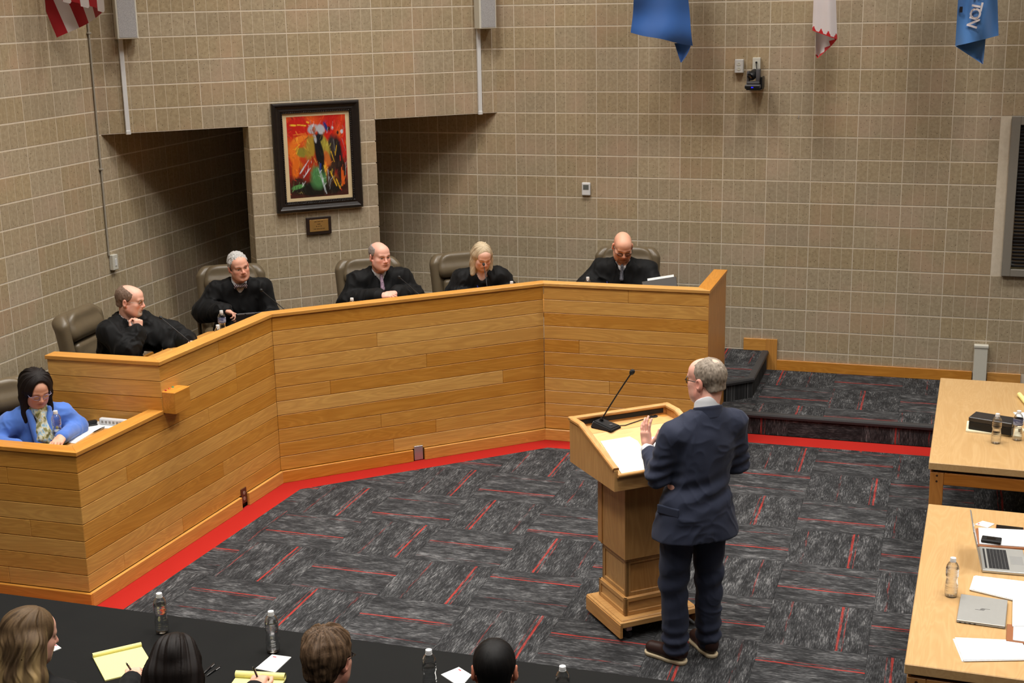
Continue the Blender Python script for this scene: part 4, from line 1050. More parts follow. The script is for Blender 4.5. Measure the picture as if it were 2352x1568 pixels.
# ------------------------------------------------------------------ flat things on tables
def slab_from(corners, th, name, mat, label, cat, group=None, bev=0.0):
    """top-level thin thing whose outline is given as world points (counter-clockwise or not)"""
    P = [Vector(c) for c in corners]; c = sum(P, Vector())/len(P); z = min(p.z for p in P)
    ar = sum(P[i-1].x*P[i].y-P[i].x*P[i-1].y for i in range(len(P)))
    if ar < 0: P = P[::-1]
    e = (P[1]-P[0]); rz = math.atan2(e.y, e.x); R = Matrix.Rotation(-rz, 2)
    me = prism_me([tuple(R @ Vector((p.x-c.x, p.y-c.y))) for p in P], 0.0, th, bev)
    o = link(name, me, None, mat); o.location = (c.x, c.y, z); o.rotation_euler = (0, 0, rz); return tag(o, label, cat, group)
def rect_at(c, rz, lx, ly, th, name, mat, label, cat, group=None, bev=0.0):
    o = link(name, box_me((-lx/2, -ly/2, 0), (lx/2, ly/2, th), bev), None, mat); o.location = c; o.rotation_euler = (0, 0, rz); return tag(o, label, cat, group)
# bottles on the black table
for px, py, fl_, lab in ((373, 1452, 0.146, 'water bottle standing nearest the clerk end of the black table'), (628, 1496, 0.148, 'water bottle standing behind the white card beside the pens'),
                    (988, 1590, 0.128, 'half empty water bottle left of the black-haired man'), (1293, 1630, 0.140, 'water bottle right of the black-haired man, at the frame edge')):
    bottle(at_z(px, py, FTZ), lab, fl_, None, 'water bottles on the black table')
# white cards
def card(cs, z, lab, grp):
    o = slab_from([at_z(x, y, z) for x, y in cs], 0.004, 'note_card', M_PAPER, lab, 'note pad', grp)
    P = [at_z(x, y, z) for x, y in cs]; q = P[0].lerp(P[1], 0.25); q2 = P[3].lerp(P[2], 0.25)
    k = link('red_mark', box_me((-0.009, -0.004, 0.0), (0.009, 0.004, 0.0006)), o, M_PINK)
    pw = q.lerp(q2, 0.14); R = Matrix.Rotation(-o.rotation_euler.z, 3, 'Z'); k.location = R @ Vector((pw.x-o.location.x, pw.y-o.location.y, 0)); k.location.z = 0.004
    return o
card([(625, 1504), (669, 1510), (632, 1545), (587, 1536)], FTZ, 'white note pad in front of the second water bottle', 'white note pads')
card([(1054, 1533), (1083, 1551), (1058, 1580), (1013, 1550)], FTZ, 'white note pad left of the black-haired man', 'white note pads')
card([(128, 1480), (141, 1489), (124, 1496), (105, 1487)], FTZ, 'white note pad corner beside the blonde woman', 'white note pads')
# yellow legal pads
def legal_pad(tl, tr, br, bl, z, lab, roll=0.011):
    P = [at_z(x, y, z) for x, y in (tl, tr, br, bl)]
    w = ((P[1]-P[0]).length+(P[2]-P[3]).length)/2; c = sum(P, Vector())/4; e = P[1]-P[0]; rz = math.atan2(e.y, e.x)
    h = max(0.26, ((P[3]-P[0]).length+(P[2]-P[1]).length)/2)
    t = thing('legal_pad', lab, 'note pad', (0, 0, z), rz, 'yellow legal pads'); top = (P[0]+P[1])/2; t.location = (top.x, top.y, z)
    link('page_block', box_me((-w/2, -h, 0.0), (w/2, 0.0, 0.008), 0.001), t, M_YELLOW)
    bm = bmesh.new(); n = 14; prof = []
    for i in range(n+1):
        a = -math.pi/2+1.75*math.pi*i/n; prof.append((math.cos(a)*roll-0.002, roll+math.sin(a)*roll+0.004))
    for s_ in (0.0,):
        r0 = [bm.verts.new((-w/2, y, zz)) for y, zz in prof]; r1 = [bm.verts.new((w/2, y, zz)) for y, zz in prof]
        for i in range(n): bm.faces.new((r0[i], r1[i], r1[i+1], r0[i+1]))
    link('rolled_pages', bm_done(bm, smooth=60), t, M_YPLAIN)
    return t
legal_pad((215, 1511), (323, 1486), (346, 1525), (235, 1562), FTZ, 'yellow legal pad the dark-haired woman writes on')
legal_pad((544, 1556), (655, 1562), (660, 1640), (540, 1632), FTZ, 'yellow legal pad with thickly rolled pages left of the brown-haired man', 0.016)
# pens
M_PENB = plain('black_pen', (22, 22, 24), 0.3, 0.5); M_PENBLUE = plain('blue_pen', (36, 52, 150), 0.3, 0.5)
def pen(a, b_, lab, mat=None, clip=True, group='pens'):
    a, b_ = Vector(a), Vector(b_); d = (b_-a); L = d.length; d.normalize()
    t = thing('pen', lab, 'pen', a, 0.0, group); t.rotation_mode = 'QUATERNION'; t.rotation_quaternion = Vector((0, 0, 1)).rotation_difference(d)
    bm = bmesh.new(); add_lathe(bm, [(0, 0), (0.0012, 0.001), (0.0042, 0.016), (0.0045, 0.03), (0.0045, L*0.9), (0.003, L*0.92), (0.003, L), (0, L)], 10); link('barrel', bm_done(bm, smooth=50), t, mat or M_PENB)
    if clip: link('clip', box_me((0.0045, -0.0015, L*0.62), (0.0065, 0.0015, L*0.9)), t, M_STEEL)
    return t
zt = FTZ+0.0046
pen(at_z(466, 1548, zt), at_z(493, 1522, zt), 'black pen lying nearest the dark-haired woman, further from the camera')
pen(at_z(474, 1552, zt), at_z(506, 1529, zt), 'black pen with steel clip lying in front of the other pen')
# ------------------------------------------------------------------ far oak table: box on folder, bottles, rolled pad
slab_from([at_z(x, y, TZ) for x, y in ((2221, 970), (2330, 962), (2352, 990), (2343, 1005), (2218, 992))], 0.012, 'file_folder', plain('cream_folder', (232, 222, 190), 0.7), 'cream folder of papers under the long black box', 'folder', bev=0.001)
pA, pB = at_z(2224, 985, TZ+0.012), at_z(2322, 1001, TZ+0.012)
e = pB-pA; rz = math.atan2(e.y, e.x)
bx = thing('black_box', 'long black cardboard box lying on the far oak table', 'box', pA.lerp(pB, 0.5)+Vector((-math.sin(rz)*0.075, math.cos(rz)*0.075, 0)), rz)
Lb_ = e.length
link('tray', box_me((-Lb_/2, -0.075, 0), (Lb_/2, 0.075, 0.055), 0.003), bx, M_BLACKPL); link('lid', box_me((-Lb_/2-0.002, -0.077, 0.055), (Lb_/2+0.002, 0.077, 0.088), 0.004), bx, plain('black_leatherette', (44, 41, 40), 0.35, 0.5))
bottle(at_z(2287, 1017, TZ), 'water bottle in front of the black box on the far oak table', 0.09, None, 'water bottles on the oak tables')
bottle(at_z(2336, 1010, TZ), 'labelled water bottle at the end of the black box', 0.085, M_LABELB, 'water bottles on the oak tables')
a = at_z(2327, 911, TZ+0.018); b_ = at_z(2345, 934, TZ+0.018)
rp = thing('legal_pad', 'yellow legal pad with rolled pages on the far oak table', 'note pad', at_z(2350, 922, TZ), math.atan2((b_-a).y, (b_-a).x), 'yellow legal pads')
Lr = (b_-a).length
link('page_block', box_me((-Lr/2, 0.0, 0.0), (Lr/2, 0.26, 0.008), 0.001), rp, M_YELLOW)
rl = link('rolled_pages', lathe_me([(0.012, -Lr/2), (0.017, -Lr/2), (0.017, Lr/2), (0.012, Lr/2), (0.012, -Lr/2)], 18), rp, M_YPLAIN); rl.location = (0, 0.0, 0.0175); rl.rotation_euler = (0, math.radians(90), 0)
slab_from([at_z(x, y, TZ) for x, y in ((2327, 948), (2400, 950), (2400, 975), (2345, 968))], 0.006, 'paper_sheet', M_PAPER, 'white papers at the edge of the far oak table', 'paper')
# ------------------------------------------------------------------ near oak table
bottle(at_z(2184, 1368, TZ), 'clear water bottle standing alone on the near oak table', 0.150, None, 'water bottles on the oak tables')
# open laptop, hinge towards the left
def laptop_open(c, rz, lab, w=0.325, d=0.225, ang=104):
    t = thing('open_laptop', lab, 'laptop', c, rz)
    link('base', box_me((-w/2, -d, 0.002), (w/2, 0, 0.017), 0.004, 2), t, M_SILVER)
    kb = link('keyboard', box_me((-w/2+0.028, -0.135, 0.0171), (w/2-0.028, -0.035, 0.0174)), t, plain('key_well', (150, 150, 148), 0.4, 0.5, 0.4))
    key = box_me((-0.0085, -0.0078, 0), (0.0085, 0.0078, 0.0012), 0.0006)
    for r in range(6):
        for k in range(14):
            o = link('key', key, kb, M_KEYS); o.location = (-w/2+0.0385+k*0.0191, -0.0435-r*0.0168, 0.0174)
    link('touchpad', box_me((-0.055, -0.212, 0.0171), (0.055, -0.148, 0.0175), 0.0), t, plain('touchpad_grey', (168, 168, 166), 0.35, 0.5, 0.4))
    link('speaker_strip', box_me((-w/2+0.03, -0.026, 0.0171), (w/2-0.03, -0.016, 0.0176)), t, M_KEYS)
    lid = link('lid', box_me((-w/2, 0.0, 0), (w/2, 0.006, 0.215), 0.003), t, M_SILVER); lid.location = (0, 0.001, 0.016); lid.rotation_euler = (math.radians(90-ang), 0, 0)
    link('screen', box_me((-w/2+0.006, -0.0006, 0.012), (w/2-0.006, -0.0001, 0.208)), lid, plain('dark_screen', (14, 14, 16), 0.1, 0.6))
    return t
pA = at_z(2256, 1315, TZ); pB = at_z(2247, 1255, TZ)   # near-left and far-left corners of the base (the hinge edge)
e = pB-pA; rzl = math.atan2(e.y, e.x)                   # hinge edge runs along local -x..x
hinge_mid = pA+e.normalized()*0.1625
# local x along hinge; local -y (user side) must point to +X (right)
laptop_open(hinge_mid, math.atan2(-e.y, -e.x)+math.pi, 'open silver laptop seen from behind its screen on the near oak table')
# closed laptop with slanted-bar emblem
cs = [at_z(x, y, TZ+0.017) for x, y in ((2206, 1363), (2313, 1377), (2311, 1437), (2198, 1423))]
c = sum(cs, Vector())/4; e = cs[1]-cs[0]; rz = math.atan2(e.y, e.x); w = ((cs[1]-cs[0]).length+(cs[2]-cs[3]).length)/2; h = ((cs[3]-cs[0]).length+(cs[2]-cs[1]).length)/2
t = thing('closed_laptop', 'closed silver laptop lying on the near oak table', 'laptop', (c.x, c.y, TZ), rz)
link('base', box_me((-w/2, -h/2, 0.001), (w/2, h/2, 0.010), 0.003), t, plain('silver_base', (150, 150, 146), 0.35, 0.5, 0.5)); lid = link('lid', box_me((-w/2, -h/2, 0.0105), (w/2, h/2, 0.017), 0.0025), t, M_SILVER)
for dx, y0, y1 in ((-0.016, -0.012, 0.006), (-0.006, -0.012, 0.020), (0.006, -0.020, 0.012), (0.016, -0.006, 0.012)):
    pass
bm = bmesh.new()
def bar(bm, x0, y0, x1, y1, wd=0.0026):
    d = Vector((x1-x0, y1-y0)); n = Vector((-d.y, d.x)).normalized()*wd/2
    add_prism(bm, [(x0+n.x, y0+n.y), (x0-n.x, y0-n.y), (x1-n.x, y1-n.y), (x1+n.x, y1+n.y)], 0.0171, 0.0174)
for y, xa, xb in ((0.0105, -0.002, 0.030), (0.0035, -0.010, 0.010), (-0.0035, -0.010, 0.010), (-0.0105, -0.030, 0.002)): 
    pass
for k, (xa, xb) in enumerate(((-0.006, 0.034), (-0.010, 0.012), (-0.012, 0.010), (-0.034, 0.006))): bar(bm, xa, 0.010-k*0.0066, xb, 0.010-k*0.0066, 0.0028)
link('emblem', bm_done(bm), lid, M_KEYS)
for k in range(4): link('port', box_me((-w/2+0.012+k*0.022, -h/2-0.0004, 0.003), (-w/2+0.022+k*0.022, -h/2+0.001, 0.0075)), t, M_KEYS)
# phone, card, router on a notepad, stacks of paper, clipboards
def phone(c, rz, lab, lx=0.15, ly=0.072, case=None, grp='phones'):
    p = thing('mobile_phone', lab, 'phone', c, rz, grp)
    link('case', box_me((-lx/2-0.002, -ly/2-0.002, 0), (lx/2+0.002, ly/2+0.002, 0.008), 0.003), p, case or M_BLACKPL); link('screen', box_me((-lx/2, -ly/2, 0.008), (lx/2, ly/2, 0.0088)), p, plain('phone_glass', (12, 12, 14), 0.06, 0.6)); return p
pA, pB = at_z(2288, 1213, TZ), at_z(2350, 1220, TZ); e = pB-pA
phone(pA.lerp(pB, 0.5), math.atan2(e.y, e.x), 'black phone in an orange case behind the notebook on the near table', e.length, 0.075, plain('orange_case', (190, 100, 50), 0.5))
card([(2239, 1205), (2257, 1197), (2284, 1204), (2268, 1213)], TZ, 'white note pad beside the open laptop lid', 'white note pads')
P = [at_z(x, y, TZ) for x, y in ((2247, 1217), (2400, 1225), (2400, 1264), (2249, 1254))]
slab_from([at_z(x, y, TZ) for x, y in ((2241, 1216), (2410, 1225), (2410, 1266), (2243, 1256))], 0.010, 'leather_folio', M_LEATHER_T, 'brown leather folio under the white lined notebook', 'folio', bev=0.002)
slab_from([p+Vector((0, 0, 0.010)) for p in P], 0.006, 'lined_notebook', print_mat('lined_white', (232, 232, 232), (186, 190, 200), 0.007, 1, 0.2, 5.0), 'white lined notebook beside the open laptop', 'notebook', bev=0.001)
c = at_z(2277, 1243, TZ+0.016)
r_ = thing('hotspot_router', 'small black hotspot device lying on the lined notebook', 'router', c, math.radians(-6))
link('body', box_me((-0.052, -0.038, 0), (0.052, 0.038, 0.017), 0.006, 2), r_, M_BLACKPL); link('display', box_me((-0.025, -0.014, 0.017), (0.022, 0.016, 0.0176)), r_, plain('dark_screen', (14, 14, 16), 0.1, 0.6))
def paper_stack(quads, z, label, mat, n=3, jit=0.004, grp='loose papers on the near oak table'):
    P = [at_z(x, y, z) for x, y in quads]; c = sum(P, Vector())/4; e = P[1]-P[0]; rz = math.atan2(e.y, e.x); R = Matrix.Rotation(-rz, 2)
    t = thing('paper_stack', label, 'papers', (c.x, c.y, z), rz, grp)
    L_ = [R @ Vector((p.x-c.x, p.y-c.y)) for p in P]
    if sum(L_[i-1].x*L_[i].y-L_[i].x*L_[i-1].y for i in range(4)) < 0: L_ = L_[::-1]
    for k in range(n):
        a = random.uniform(-0.03, 0.03) if k < n-1 else 0; Rk = Matrix.Rotation(a, 2); o_ = Vector((random.uniform(-jit, jit), random.uniform(-jit, jit)))*(k < n-1)
        link('sheet', prism_me([tuple(Rk @ p+o_) for p in L_], k*0.003+0.0001, k*0.003+0.0028), t, mat if k == n-1 else M_PAPER)
    return t
paper_stack(((2240, 1326), (2400, 1345), (2385, 1395), (2230, 1357)), TZ, 'printed papers fanned beside the open laptop', M_PRINT2, 4, 0.008)
paper_stack(((2193, 1467), (2345, 1474), (2368, 1517), (2212, 1519)), TZ, 'printed papers near the front edge of the near oak table', M_PRINT, 3, 0.012)
paper_stack(((2329, 1371), (2410, 1372), (2410, 1440), (2325, 1439)), TZ+0.0125, 'blank-topped papers overlapping at the edge of the near oak table', M_PAPER, 2)
t = thing('leather_folio', 'brown leather folio with papers, close to the frame edge on the near table', 'folio', at_z(2366, 1465, TZ), math.radians(-3))
link('cover', box_me((-0.105, -0.085, 0), (0.15, 0.10, 0.012), 0.003), t, M_LEATHER_T); link('paper', box_me((-0.075, -0.075, 0.012), (0.145, 0.092, 0.015)), t, M_PAPER)

# ================================================================== lectern
LC, LA = Vector((-1.628, 7.573, 0)), math.radians(40.5)
LM = Matrix.Translation(LC) @ Matrix.Rotation(LA, 4, 'Z')
lec = thing('lectern', 'oak lectern on casters with a sloped top facing the bench', 'lectern', LC, LA)
M_LV = wood_mat('lectern_oak_upright', (198, 152, 94), (180, 130, 74), (156, 106, 56), 0.35, axis=2, vary=0.06)
M_LH = wood_mat('lectern_oak_level', (206, 160, 102), (190, 142, 84), (164, 114, 62), 0.33, axis=0, vary=0.06)
M_LS = wood_mat('lectern_oak_side', (206, 160, 102), (190, 142, 84), (164, 114, 62), 0.33, axis=1, vary=0.06)
M_LTOP = wood_mat('lectern_reading_surface', (222, 178, 122), (212, 166, 108), (198, 150, 92), 0.3, axis=0, vary=0.03)
bm = bmesh.new()
add_box(bm, (-0.262, -0.229, 0.085), (0.262, 0.229, 0.122), None, 0.004); add_box(bm, (-0.246, -0.213, 0.118), (0.246, 0.213, 0.131), None, 0.006)
link('base_slab', bm_done(bm), lec, M_LH)
for s in (-1, 1): link('side_skirt', box_me((s*0.262-0.012*(s > 0)-0.004, -0.229, 0.022), (s*0.262+0.012*(s < 0)+0.004, 0.229, 0.112), 0.003), lec, M_LS)
for sx in (-1, 1):
    for sy in (-1, 1):
        cst = link('caster', lathe_me([(0, -0.012), (0.020, -0.012), (0.024, -0.008), (0.024, 0.008), (0.020, 0.012), (0, 0.012)], 16), lec, M_RUBBER); cst.location = (sx*0.19, sy*0.185, 0.0242); cst.rotation_euler = (0, math.radians(90), 0.5)
        k = link('fork', box_me((-0.018, -0.018, 0.0), (0.018, 0.018, 0.034), 0.002), lec, M_STEEL); k.location = (sx*0.19, sy*0.185, 0.050)
def panelled(name, hx, hy, z0, z1, fr, rec, mat_v, mat_h):
    """four sided frame-and-panel box; each side: stiles, rails and a recessed panel"""
    for k, (hw, off, rz) in enumerate(((hx, hy, 0), (hy, hx, 90), (hx, hy, 180), (hy, hx, 270))):
        R = Matrix.Rotation(math.radians(rz), 4, 'Z')
        pn = link(name+'_panel', box_me((-hw+fr, -off+rec, z0+fr), (hw-fr, -off+rec+0.012, z1-fr)), lec, mat_v); pn.matrix_local = R
        bm = bmesh.new()
        add_box(bm, (-hw, -off, z0), (-hw+fr, -off+0.02, z1), None, 0.002); add_box(bm, (hw-fr, -off, z0), (hw, -off+0.02, z1), None, 0.002)
        add_box(bm, (-hw+fr, -off, z0), (hw-fr, -off+0.02, z0+fr), None, 0.002); add_box(bm, (-hw+fr, -off, z1-fr), (hw-fr, -off+0.02, z1), None, 0.002)
        fr_ = link(name+'_frame', bm_done(bm), lec, mat_h); fr_.matrix_local = R
panelled('plinth', 0.205, 0.172, 0.131, 0.242, 0.026, 0.008, M_LH, M_LH)
link('plinth_cap', box_me((-0.196, -0.163, 0.236), (0.196, 0.163, 0.246), 0.003), lec, M_LH)
panelled('lower_column', 0.188, 0.156, 0.242, 0.480, 0.030, 0.009, M_LV, M_LV)
bm = bmesh.new(); add_box(bm, (-0.205, -0.172, 0.485), (0.205, 0.172, 0.985), None, 0.002); add_box(bm, (-0.197, -0.164, 0.470), (0.197, 0.164, 0.486), None, 0.004)
link('upper_column', bm_done(bm), lec, M_LV)
for s in (-1, 1): link('corner_stile', box_me((s*0.2075-0.003, 0.118, 0.49), (s*0.2075+0.003, 0.172, 0.98), 0.001), lec, M_LV)
# head of the lectern
side_prof = [(-0.290, 0.972), (0.295, 0.972), (0.295, 1.236), (0.160, 1.236), (-0.290, 1.095)]
for s in (-1, 1):
    bm = bmesh.new(); x0, x1 = (s*0.335, s*0.311); a = [bm.verts.new((x0, y, z)) for y, z in side_prof]; b_ = [bm.verts.new((x1, y, z)) for y, z in side_prof]
    bm.faces.new(a); bm.faces.new(b_[::-1])
    for i in range(5): bm.faces.new((a[i], b_[i], b_[(i+1) % 5], a[(i+1) % 5]))
    link('side_panel', bm_done(bm), lec, M_LV)
    rim = [(0.305, 1.243), (0.160, 1.243), (-0.286, 1.103)]
    bm = bmesh.new(); rings = []
    for i, (y, z) in enumerate(rim):
        t_ = Vector((0, rim[min(i+1, 2)][0]-rim[max(i-1, 0)][0], rim[min(i+1, 2)][1]-rim[max(i-1, 0)][1])).normalized(); n_ = Vector((0, -t_.z, t_.y)); n_ = n_ if n_.z > 0 else -n_
        rings.append([bm.verts.new(Vector((s*0.323+u, y, z))+n_*w_) for u, w_ in ((-0.020, -0.008), (-0.020, 0.004), (-0.014, 0.010), (0.014, 0.010), (0.020, 0.004), (0.020, -0.008))])
    for i in range(2):
        for k in range(6): bm.faces.new((rings[i][k], rings[i][(k+1) % 6], rings[i+1][(k+1) % 6], rings[i+1][k]))
    bm.faces.new(rings[0]); bm.faces.new(rings[-1][::-1]); link('side_rim', bm_done(bm), lec, M_LS)
link('back_panel', box_me((-0.311, 0.275, 0.972), (0.311, 0.295, 1.236)), lec, M_LH)
link('back_rim', box_me((-0.343, 0.266, 1.234), (0.343, 0.308, 1.253), 0.006, 2), lec, M_LH)
link('speaker_slot', box_me((-0.30, 0.2715, 1.202), (0.29, 0.2748, 1.230)), lec, M_RUBBER)
link('front_panel', box_me((-0.311, -0.290, 0.972), (0.311, -0.268, 1.066)), lec, M_LH)
link('bottom_board', box_me((-0.311, -0.268, 0.972), (0.311, 0.275, 0.99)), lec, M_LH)
SY0, SZ0, SY1, SZ1 = -0.292, 1.068, 0.120, 1.188      # sloped surface
bm = bmesh.new()
pr_ = [(SY0, SZ0), (SY1, SZ1), (SY1, SZ1-0.02), (SY0, SZ0-0.02)]
a = [bm.verts.new((-0.310, y, z)) for y, z in pr_]; b_ = [bm.verts.new((0.310, y, z)) for y, z in pr_]
bm.faces.new(a[::-1]); bm.faces.new(b_)
for i in range(4): bm.faces.new((a[i], a[(i+1) % 4], b_[(i+1) % 4], b_[i]))
link('reading_surface', bm_done(bm), lec, M_LTOP)
link('rear_shelf', box_me((-0.310, 0.1235, SZ1-0.02), (0.310, 0.274, SZ1+0.001), 0.001), lec, M_LTOP)
bm = bmesh.new(); add_tube(bm, [(-0.318, -0.297, 1.066), (0.318, -0.297, 1.066)], 0.013, 10); link('front_lip', bm_done(bm, smooth=50), lec, M_LH)
def lloc(px, py, z): p = LM.inverted() @ at_z(px, py, z); return p
g = lloc(1499, 956, SZ1+0.001)
gr = link('cable_grommet', lathe_me([(0.014, 0.0005), (0.018, 0.004), (0.031, 0.003), (0.032, 0.0)], 22), lec, M_RUBBER); gr.location = (g.x, g.y, SZ1+0.001)
link('grommet_hole', lathe_me([(0.0155, 0.0), (0.0155, 0.0008), (0, 0.0008)], 18), gr, plain('black_hole', (6, 6, 6), 0.9))
g = lloc(1523, 953, SZ1+0.001)
cr_ = link('wood_plug', lathe_me([(0.029, 0.0), (0.029, 0.001), (0.0, 0.0012)], 22), lec, plain('amber_wood_plug', (210, 146, 70), 0.4)); cr_.location = (g.x, g.y, SZ1+0.001)
# things on the sloping top: build their matrix on the slope plane
SL = math.atan2(SZ1-SZ0, SY1-SY0)
def on_slope(px, py):
    n = (LM.to_3x3() @ Vector((0, -math.sin(SL), math.cos(SL)))).normalized(); P0 = LM @ Vector((0, SY0, SZ0)); return on_plane(px, py, P0, n)
def slope_sheet(quads, th, name, mat, lab, cat, lift=0.0004):
    P = [LM.inverted() @ on_slope(x, y) for x, y in quads]
    Rs = Matrix.Rotation(SL, 4, 'X'); O_ = Vector((0, SY0, SZ0)); L_ = [Rs.inverted() @ (p-O_) for p in P]
    c = sum(L_, Vector())/len(L_); pts = [(p.x-c.x, p.y-c.y) for p in L_]
    if sum(pts[i-1][0]*pts[i][1]-pts[i][0]*pts[i-1][1] for i in range(len(pts))) < 0: pts = pts[::-1]
    o = link(name, prism_me(pts, 0.0, th), None, mat)
    o.matrix_world = LM @ Matrix.Translation(O_) @ Rs @ Matrix.Translation((c.x, c.y, lift)); return tag(o, lab, cat)
slope_sheet(((1379, 1015), (1446, 1004), (1464, 1014), (1472, 1026), (1478, 1031), (1489, 1079), (1427, 1089)), 0.006, 'manila_folder', plain('pale_manila', (240, 230, 204), 0.7), 'pale manila folder lying open on the lectern', 'folder')
slope_sheet(((1475, 1008), (1520, 1000), (1530, 1030), (1485, 1034)), 0.002, 'paper_sheet', M_PAPER, 'white sheet of notes on the lectern beside the raised hand', 'paper')
slope_sheet(((1508, 1022), (1528, 1017), (1531, 1026), (1510, 1030)), 0.003, 'sticky_note', plain('lime_note', (206, 222, 70), 0.7), 'lime yellow note on the lectern under the raised hand', 'note', 0.0026)
# ------------------------------------------------------------------ microphones
def gooseneck(base, head, rz, lab, size=1.0, base_kind='wedge', bend=0.15, grp='gooseneck microphones on the bench', via=None):
    base, head = Vector(base), Vector(head)
    t = thing('gooseneck_microphone', lab, 'microphone', base, rz, grp)
    Ri = Matrix.Rotation(-rz, 3, 'Z'); hl = Ri @ (head-base)
    bm = bmesh.new()
    sx, sy = 0.055*size, 0.075*size
    lo = [(-sx, -sy, 0), (sx, -sy, 0), (sx, sy, 0), (-sx, sy, 0)]; hi = [(-sx*0.85, -sy*0.9, 0.018*size), (sx*0.85, -sy*0.9, 0.018*size), (sx*0.7, sy*0.85, 0.042*size), (-sx*0.7, sy*0.85, 0.042*size)]
    a = [bm.verts.new(p) for p in lo]; b_ = [bm.verts.new(p) for p in hi]; bm.faces.new(a[::-1]); bm.faces.new(b_)
    for i in range(4): bm.faces.new((a[i], a[(i+1) % 4], b_[(i+1) % 4], b_[i]))
    bmesh.ops.bevel(bm, geom=list(bm.edges), offset=0.006*size, segments=2, affect='EDGES'); bs = link('base', bm_done(bm, smooth=40), t, M_BLACKPL)
    st = Vector((0, sy*0.5, 0.034*size)); link('button', lathe_me([(0.010*size, 0), (0.010*size, 0.004), (0, 0.005)], 14), bs, M_GREYPL).location = (0.0, -sy*0.45, 0.023*size)
    link('collar', tube_me([st, st+(hl-st).normalized()*0.02], 0.011*size, 10), t, M_BLACKPL)
    mid = st.lerp(hl, 0.5)+Vector((0, 0, bend*0.1)); path = []
    for i in range(13):
        f = i/12; path.append((st*(1-f)**2+mid*2*f*(1-f)+hl*f*f))
    if via is not None:
        vl = Ri @ (Vector(via)-base); st2 = Vector((0, 0, 0.03)); path = []
        c1 = Vector((0, 0, vl.z*0.75))
        for i in range(7):
            f = i/6; path.append(st2*(1-f)**2+c1*2*f*(1-f)+vl*f*f)
        path += [vl.lerp(hl, f) for f in (0.25, 0.5, 0.75, 1.0)]
    link('gooseneck', tube_me(path, 0.0042*size, 8), t, M_BLACKPL)
    d = (path[-1]-path[-2]).normalized()
    hd = link('windscreen', lathe_me([(0, -0.016), (0.010, -0.013), (0.0145, -0.004), (0.0145, 0.004), (0.0105, 0.012), (0, 0.016)], 14), t, M_RUBBER)
    hd.location = hl; hd.rotation_mode = 'QUATERNION'; hd.rotation_quaternion = Vector((0, 0, 1)).rotation_difference(d); hd.scale = (size, size, size*1.15)
    return t
mb = LM @ Vector((max(-0.235, lloc(1374, 972, SZ1).x), 0.185, SZ1+0.0012))
nrm = LM.to_3x3() @ Vector((0, 1, 0))
mh = on_plane(1452, 854, LM @ Vector((0, 0.10, 0)), nrm)
mic = gooseneck(mb, mh, LA+math.radians(28), 'black gooseneck microphone standing on the lectern', 1.05, bend=0.1, grp=None)
# its lead to the grommet
p0 = LM.inverted() @ mb; g = lloc(1499, 956, SZ1)
cu = [LM @ Vector(p) for p in ((p0.x+0.055, p0.y, SZ1+0.006), (p0.x+0.12, p0.y-0.015, SZ1+0.0052), (g.x-0.10, g.y-0.045, SZ1+0.0052), (g.x-0.03, g.y-0.03, SZ1+0.0055), (g.x-0.01, g.y-0.004, SZ1+0.008))]
tag(link('microphone_cable', tube_me(cu, 0.003, 6), None, M_RUBBER), 'thin black cable from the lectern microphone to the grommet', 'cable')
# bench microphones: position by the plane a little behind the bench face
def bench_plane(P, Q, off): d = (Q-P).normalized(); n = Vector((d.y, -d.x)); return Vector((P.x-n.x*off, P.y-n.y*off, 0)), Vector((n.x, n.y, 0))
def bench_mic(P, Q, head, foot, oh, of, lab):
    P0, n = bench_plane(P, Q, oh); h_ = on_plane(*head, P0, n); P1, n1 = bench_plane(P, Q, of); f_ = on_plane(*foot, P1, n1)
    b_ = Vector((f_.x, f_.y, DZ))-n*0.0
    gooseneck(b_, h_, math.atan2(n.y, n.x)-math.pi/2+math.pi, lab, 0.8, via=f_)
bench_mic(B0, B1, (369, 729), (436, 784), 0.42, 0.17, 'gooseneck microphone in front of the judge resting his chin')
bench_mic(B1, B2, (600, 666), (656, 713), 0.52, 0.20, 'gooseneck microphone in front of the judge with the bow tie')
bench_mic(B1, B2, (917, 636), (966, 679), 0.50, 0.20, 'gooseneck microphone in front of the judge with clasped hands')
bench_mic(B1, B2, (1111, 607), (1119, 658), 0.45, 0.25, 'gooseneck microphone in front of the grey-haired woman judge')
# ------------------------------------------------------------------ things on the bench
for px, py, lab, lb in ((508, 713, 'labelled water bottle standing tallest beside the bow-tie judge', M_LABEL), (500, 746, 'water bottle partly hidden by the bench rail near the bow-tie judge', None),
                   (808, 684, 'water bottle peeking over the bench before the judge with clasped hands', M_LABEL), (1175, 646, 'water bottle peeking over the bench beside the woman judge', None), (1350, 636, 'water bottle peeking over the bench before the bald judge', M_LABEL)):
    bottle(at_z(px, py, DZ+0.205)-Vector((0, 0, 0.205)), lab, 0.12, lb, 'water bottles on the bench')
slab_from([at_z(x, y, DZ) for x, y in ((393, 803), (424, 801), (414, 814), (383, 815))], 0.003, 'paper_sheet', plain('mint_paper', (150, 220, 186), 0.75), 'mint green paper on the bench beside the chin-resting judge', 'paper')
